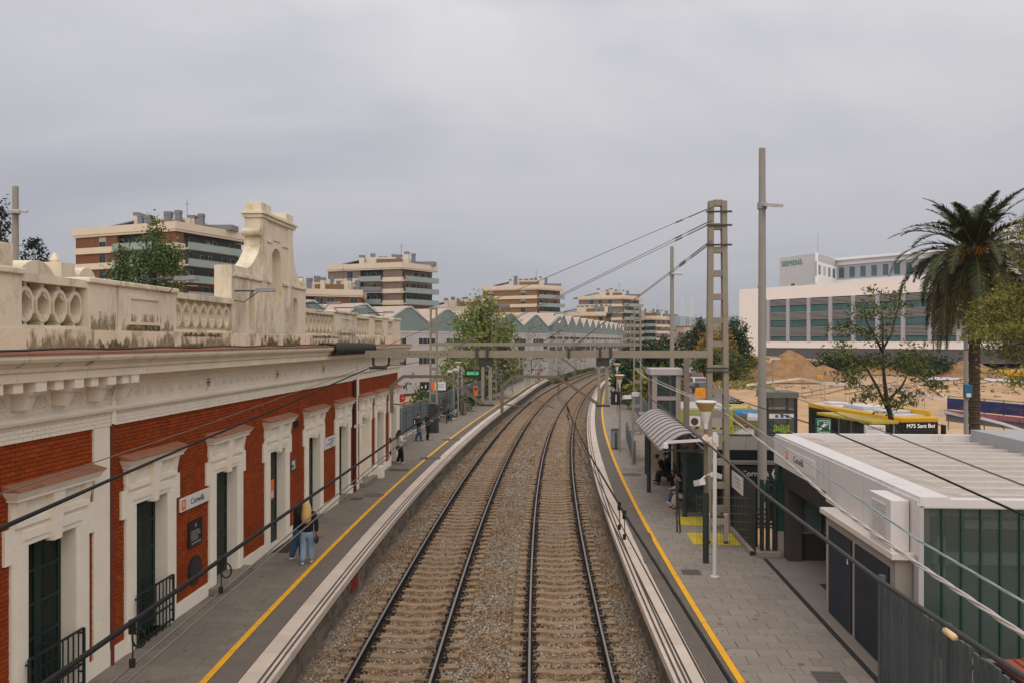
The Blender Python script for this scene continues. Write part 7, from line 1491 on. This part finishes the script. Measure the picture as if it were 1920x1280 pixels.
flats('apartment_block', 'beige striped block right of the ochre one, before the distant hills', [P(1085, 356), P(1167, 348), P(1203, 360)], 26.2, 7, [[(0, .2, 'brick'), (.2, .4, 'win'), (.4, .6, 'win'), (.6, .85, 'win'), (.85, 1, 'brick')], [(0, 1, 'balc')]], gbrick, seed=5)
flats('apartment_block', 'low striped block between the ochre and the beige tower', [P(1055, 330), P(1135, 322)], 18.0, 5, [[(0, .4, 'balc'), (.4, .6, 'win'), (.6, .8, 'brick'), (.8, 1, 'win')]], obrick, seed=6)
flats('apartment_block', 'low striped block at the far right end of the flats before the hills', [P(1198, 365), P(1230, 362), P(1260, 372)], 17.6, 6, [[(0, 1, 'balc')], [(0, .3, 'win'), (.3, .6, 'win'), (.6, 1, 'win')]], gbrick, seed=7)
flats('apartment_block', 'low flats half hidden behind the left of the bushy tree', [P(812, 240), P(905, 236)], 16.5, 5, [[(0, .3, 'brick'), (.3, .7, 'balc'), (.7, 1, 'win')]], gbrick, seed=8)
# ------------------------------------------------------------------ saw-tooth factory
fac = thing('factory', 'long pale factory with grey-green saw-tooth gables along the railway curve', 'factory', (*cw(-17, 98), -.8)); fw = mat('factory_white_wall', '#b5afab', .85, .08, .3, stain='#9b938b', ssc=.2, sth=.55); fgr = mat('factory_green_cladding', '#7b8a86', .7, .08, .4, stain='#6b7a76', ssc=.3, sth=.55); froof = mat('factory_pink_roof', '#ab9888', .85, .1, .5); ftrim = mat('factory_white_trim', '#c9c4bf', .7, .05, 1); fwin = mat('factory_window', '#363d3d', .6, .25, .5, spec=.15)
def sawline(A, B_, pitch, zw, zt, ph, z0, sec):
    A, B_ = Vector(A), Vector(B_); d = B_-A; L_ = d.length; d.normalize(); n = Vector((d.y, -d.x)); 
    MB().eb(A, d, n, 0, L_, -.4, 0, z0, zw).build('wall', fw, fac)
    k = ph; bk = -n
    def roof_pt(t, z, o): return (A.x+d.x*t+n.x*o, A.y+d.y*t+n.y*o, z)
    while k < L_:
        t0, tp, t1 = k, k+pitch*.52, min(L_, k+pitch)
        zp = zt; zv = zw+(zt-zw)*.42
        if t0 < 0: t0 = 0
        poly = [(t0, zw), (t1, zw), (t1, zv), (tp+pitch*.22, zt-.5), (tp+pitch*.05, zp), (tp-pitch*.1, zp-.25), (t0+.01, zv)]
        poly = [(max(0, a), z) for a, z in poly]
        MB().prism(poly, lambda u, v, a: roof_pt(u, v, a), -.15, .05).build('gable', fgr, fac, fix=True)
        b = MB(); b.add([roof_pt(t0, zv, .1), roof_pt(tp, zp+.1, .1), roof_pt(tp, zp+.1, -24), roof_pt(t0, zv, -24)], [(0, 1, 2, 3)]); b.add([roof_pt(tp, zp+.1, .1), roof_pt(t1, zv, .1), roof_pt(t1, zv, -24), roof_pt(tp, zp+.1, -24)], [(0, 1, 2, 3)]); b.build('roof', froof, fac)
        b = MB(); b.beam(roof_pt(t0, zv, .12), roof_pt(tp-pitch*.1, zp-.2, .12), .12, .32); b.beam(roof_pt(tp-pitch*.1, zp-.2, .12), roof_pt(tp+pitch*.05, zp, .12), .12, .18); b.beam(roof_pt(tp+pitch*.05, zp, .12), roof_pt(t1, zv, .12), .12, .18); b.build('gable_trim', ftrim, fac)
        k += pitch
    t = 1.5 if sec == 1 else 1.0; w = 4.2 if sec == 1 else 5.4
    while t+w < L_:
        for za, zb in (((zw-1.8, zw-.8), (zw-4.65, zw-3.5)) if sec == 1 else ((zw-1.35, zw-.65), (zw-3.9, zw-2.6))):
            f = MB().eb(A, d, n, t, t+w, -.02, .05, za, zb).build('window', ftrim, fac)
            for i in range(4): MB().eb(A, d, n, t+.1+i*(w-.1)/4, t+(i+1)*(w-.1)/4, .05, .07, za+.1, zb-.1).build('pane', fwin, f)
        t += w+(2.8 if sec == 1 else 1.4)
    MB().eb(A, d, n, 0, L_, 0, .06, zw-.12, zw+.05).build('string_course', ftrim, fac)
    return A, d, n, L_
A1, d1, n1_, L1 = sawline(cw(-24, 92), cw(6.8, 148), 9.6, 7.6, 11.0, -4, -.9, 1)
sawline(cw(6.8, 150), cw(36, 258), 9.2, 7.9, 11.6, 0, -.9, 2)
# graffiti painted on the lower wall
gcol = [mat('graffiti_black', '#2a2b31', .7, .1, 2), mat('graffiti_blue', '#2f6d83', .7, .1, 2), mat('graffiti_yellow', '#b5a04a', .7, .1, 2), mat('graffiti_grey', '#6b6878', .7, .1, 2)]
rg_ = random.Random(11)
for gi in range(4):
    b = MB()
    for i in range(16):
        t0 = rg_.uniform(1, L1-1); z = rg_.uniform(-.2, 2.0); s_ = rg_.uniform(.25, .6); pts = [(A1.x+d1.x*(t0+s_*k*.35)+n1_.x*.06, A1.y+d1.y*(t0+s_*k*.35)+n1_.y*.06, z+s_*rg_.uniform(-.8, .8)) for k in range(6)]
        for p_, q_ in zip(pts, pts[1:]): b.beam(p_, q_, .02, .07+.14*rg_.random())
    b.build('graffiti', gcol[gi], fac, kind='stuff')
# low graffitied wall beside the far track
lw = MB(); ys_ = list(range(126, 232, 4)); lw.strip([[(TL(y)-7.2, y, -.9), (TL(y)-7.2, y, .7)] for y in ys_]); lw.strip([[(TL(y)-7.2, y, .7), (TL(y)-7.45, y, .7)] for y in ys_]); lw = lw.build('boundary_wall', mat('pale_boundary_wall', '#a8a19a', .9, .15, .4, stain='#6d7780', ssc=.5, sth=.56)); tag(lw, 'low pale graffitied wall running along the far side of the curved tracks', 'wall')
# ------------------------------------------------------------------ white office block with terraces
off = thing('office_block', 'large white office block with louvred window bays behind the works site', 'office building', (*cw(49.9, 174), 3.0)); ow = mat('office_white_wall', '#efe4da', .8, .04, .2); ow2 = mat('office_white_tower', '#efecec', .8, .03, .2); ogl = mat('office_glass', '#4a6a6c', .25, .3, .25, spec=.5); olv = mat('louvre_grey', '#a8a49e', .6, .05, 1); och = mat('pier_grey', '#a9a5ab', .6, .05, .5); odk = mat('dark_plinth_grey', '#5c5b5e', .8, .05, .3)
A = Vector(cw(49.9, 174)); B_ = Vector(cw(80, 129.5)); d = (B_-A); L_ = d.length; d.normalize(); n = Vector((d.y, -d.x)); 
if n.dot(-A) < 0: n = -n
ZT, Z0 = 17.5, 2.6
MB().eb(A, d, n, 0, L_, -22, -.3, Z0, ZT-.1).build('core', mat('office_recess', '#3a4646', .8, .1, .3), off)
MB().eb(A, d, n, 0, 6.6, -.35, .02, Z0, ZT).build('wall', ow, off); MB().eb(A, d, n, 6.6, L_, -.35, .02, 14.9, ZT).build('wall', ow, off); MB().eb(A, d, n, 6.6, L_, -.35, .02, 4.9, 6.2).build('wall', ow, off); MB().eb(A, d, n, 6.6, L_, -.35, -.1, Z0, 4.9).build('plinth', odk, off); MB().eb(A, d, n, -.3, 0, -22, .02, Z0, ZT).build('wall', ow, off)
t = 7.0; i = 0
while t+4.9 < L_:
    MB().eb(A, d, n, t, t+.75, -.3, .15, 6.2, 14.9).build('pier', och, off)
    for k in range(3):
        zb = 6.25+k*2.95
        w_ = MB().eb(A, d, n, t+.8, t+4.85, -.3, -.2, zb, zb+1.35 if k else zb+1.0).build('window', MC['office_recess'], off)
        for j in range(4): MB().eb(A, d, n, t+.85+j, t+1.8+j, -.2, -.18, zb+.05, zb+1.3 if k else zb+.95).build('pane', ogl, w_)
    b = MB()
    for zl0, zl1 in ((7.3, 9.1), (10.6, 12.05), (13.6, 14.8)):
        z = zl0
        while z < zl1: b.eb(A, d, n, t+.8, t+4.85, -.1, .08, z, z+.1); z += .24
    b.build('louvre', olv, off, kind='stuff'); t += 4.9; i += 1
# upper storeys
def blockface(A, B_, z0, z1, m, nm='wall'):
    A, B_ = Vector(A), Vector(B_); d = B_-A; L_ = d.length; d.normalize(); n = Vector((d.y, -d.x)); 
    if n.dot(-A) < 0: n = -n
    return MB().eb(A, d, n, 0, L_, -.4, 0, z0, z1).build(nm, m, off), A, d, n, L_
_, TA, Td, Tn, TLn = blockface(cw(64, 190.5), cw(68.9, 180), 16, 26.2, ow2)
_, UA, Ud, Un, ULn = blockface(cw(68.9, 180), cw(79, 194), 24.3, 26.2, ow2)
for z0, z1, m in ((16, 19.2, och), (20.9, 24.3, och), (19.2, 20.9, ow2)): MB().eb(UA, Ud, Un, 0, ULn, -.4, -.1 if m is och else .02, z0, z1).build('wall', m, off)
for k in range(4):
    for z0, z1 in ((21.4, 23.6), (16.8, 18.6)): MB().eb(UA, Ud, Un, 1.2+k*4.2, 3.4+k*4.2, -.1, .0, z0, z1).build('window', ogl, off)
MB().prism([cw(64, 190.5), cw(68.9, 180), cw(79, 194), cw(74, 206)], lambda u, v, a: (u, v, a), 16, 26.1).build('tower_core', ow2, off, fix=True)
_, VA, Vd, Vn, VLn = blockface(cw(79, 194), cw(106, 157), 24.6, 26.2, ow2)
for z0, z1, o_, m in ((16, 18.9, -.2, och), (18.9, 21.0, .05, ow2), (21.0, 24.6, -.25, och)): MB().eb(VA, Vd, Vn, 0, VLn, -.6, o_, z0, z1).build('wall', m, off)
MB().eb(VA, Vd, Vn, -.3, VLn, -12, .9, 25.7, 26.3).build('roof', ow2, off)
t = .6
while t+1.6 < VLn: MB().eb(VA, Vd, Vn, t, t+1.3, -.25, -.18, 21.5, 24.0).build('window', ogl, off); t += 2.75
t = .6
while t+7 < VLn: MB().eb(VA, Vd, Vn, t, t+6.3, -.2, -.1, 16.5, 18.6).build('blind', olv, off); t += 7.2
tx_ = mat('teal_lettering', '#2f7f7d', .5, .04, 1); c = TA+Td*.7+Tn*.05
o = text('SIEMENS', 1.75, (c.x, c.y, 24.45), (pi/2, 0, atan2(Td.y, Td.x)), tx_, off, ext=.04, sx=1.0)
for k in (6.2, 7.0): b = MB(); q = TA+Td*k+Tn*.15; b.tube([(q.x, q.y, 16), (q.x, q.y, 19.2)], .22, 8); b.build('vent_pipe', mat('tan_vent', '#b59f83', .7, .08, 2), off)
b = MB(); q = TA+Td*9-Tn*3; b.tube([(q.x, q.y, 26), (q.x, q.y, 31)], .03, 4); b.build('antenna', steel_d, off)
for k in (3.5, 12): q = A+d*k; MB().ob((q.x-n.x*2, q.y-n.y*2, ZT+.3), (.3, .3, .35)).build('roof_vent', odk, off)
b = MB(); p = at(1377, 655, 160); b.box(p.x-2.2, p.x+2, p.y, p.y+5, 2.6, 5.6); o = b.build('blue_container', mat('blue_container_paint', '#2c5f86', .6, .1, 1)); tag(o, 'blue container at the left foot of the white office block', 'container'); MB().box(p.x-1.2, p.x+2, p.y-.02, p.y+5, 5.6, 7.4).build('upper_box', ow2, o)
# distant town strip under the hills and pylons
r = random.Random(5)
for i in range(16):
    px = 1262+i*5+r.uniform(-2, 2) if i < 12 else 1355+(i-12)*8; D = r.uniform(420, 700); w = r.uniform(5, 9); h = r.uniform(9, 15); x, y = P(px, D)
    t = thing('distant_house', 'tiny pale house in the hazy town strip below the hills', 'house', (x, y, 0), 0, 'distant houses below the hills'); hm_ = mat(('pale_house', 'tan_house', 'rust_house')[i % 3], ('#b3a79b', '#a08b76', '#8d5f48')[i % 3], .9, .06, .3)
    MB().box(x-w/2, x+w/2, y, y+8, 0, h).build('wall', hm_, t); MB().box(x-w/2-.3, x+w/2+.3, y-.3, y+8.3, h, h+.6).build('roof', fbrick, t); b = MB()
    for j in range(int(w/2.2)):
        for k in range(int(h/3)): b.box(x-w/2+.6+j*2.2, x-w/2+1.7+j*2.2, y-.05, y, 1+k*3, 2.6+k*3)
    b.build('windows', wnd, t, kind='stuff')
for px, lb in ((1280, 'far red and white lattice pylon below the hills, left one'), (1297, 'far red and white lattice pylon below the hills, right one')):
    x, y = P(px, 520); t = thing('pylon', lb, 'pylon', (x, y, 0)); b = MB()
    for q in (-1, 1):
        b.beam((x+q*1.6, y, 0), (x+q*.5, y, 34), .3, .3)
    for i in range(12): z = i*2.8; b.beam((x-1.5+z*.03, y, z), (x+1.5-z*.03, y, z+2.8), .15, .15)
    b.build('lattice', ftrim, t)
# ------------------------------------------------------------------ air
hz = MB().box(-4500, 4500, -120, 5600, -12, 210).build('haze', None); hz['kind'] = 'stuff'
hmn = bpy.data.materials.new('haze_air'); hmn.use_nodes = True; t_ = hmn.node_tree; t_.nodes.clear(); o_ = t_.nodes.new('ShaderNodeOutputMaterial'); v_ = t_.nodes.new('ShaderNodeVolumePrincipled'); v_.inputs['Density'].default_value = .00013; v_.inputs['Color'].default_value = (.82, .84, .9, 1); v_.inputs['Anisotropy'].default_value = .2
t_.links.new(v_.outputs[0], o_.inputs['Volume']); hz.data.materials.clear(); hz.data.materials.append(hmn)
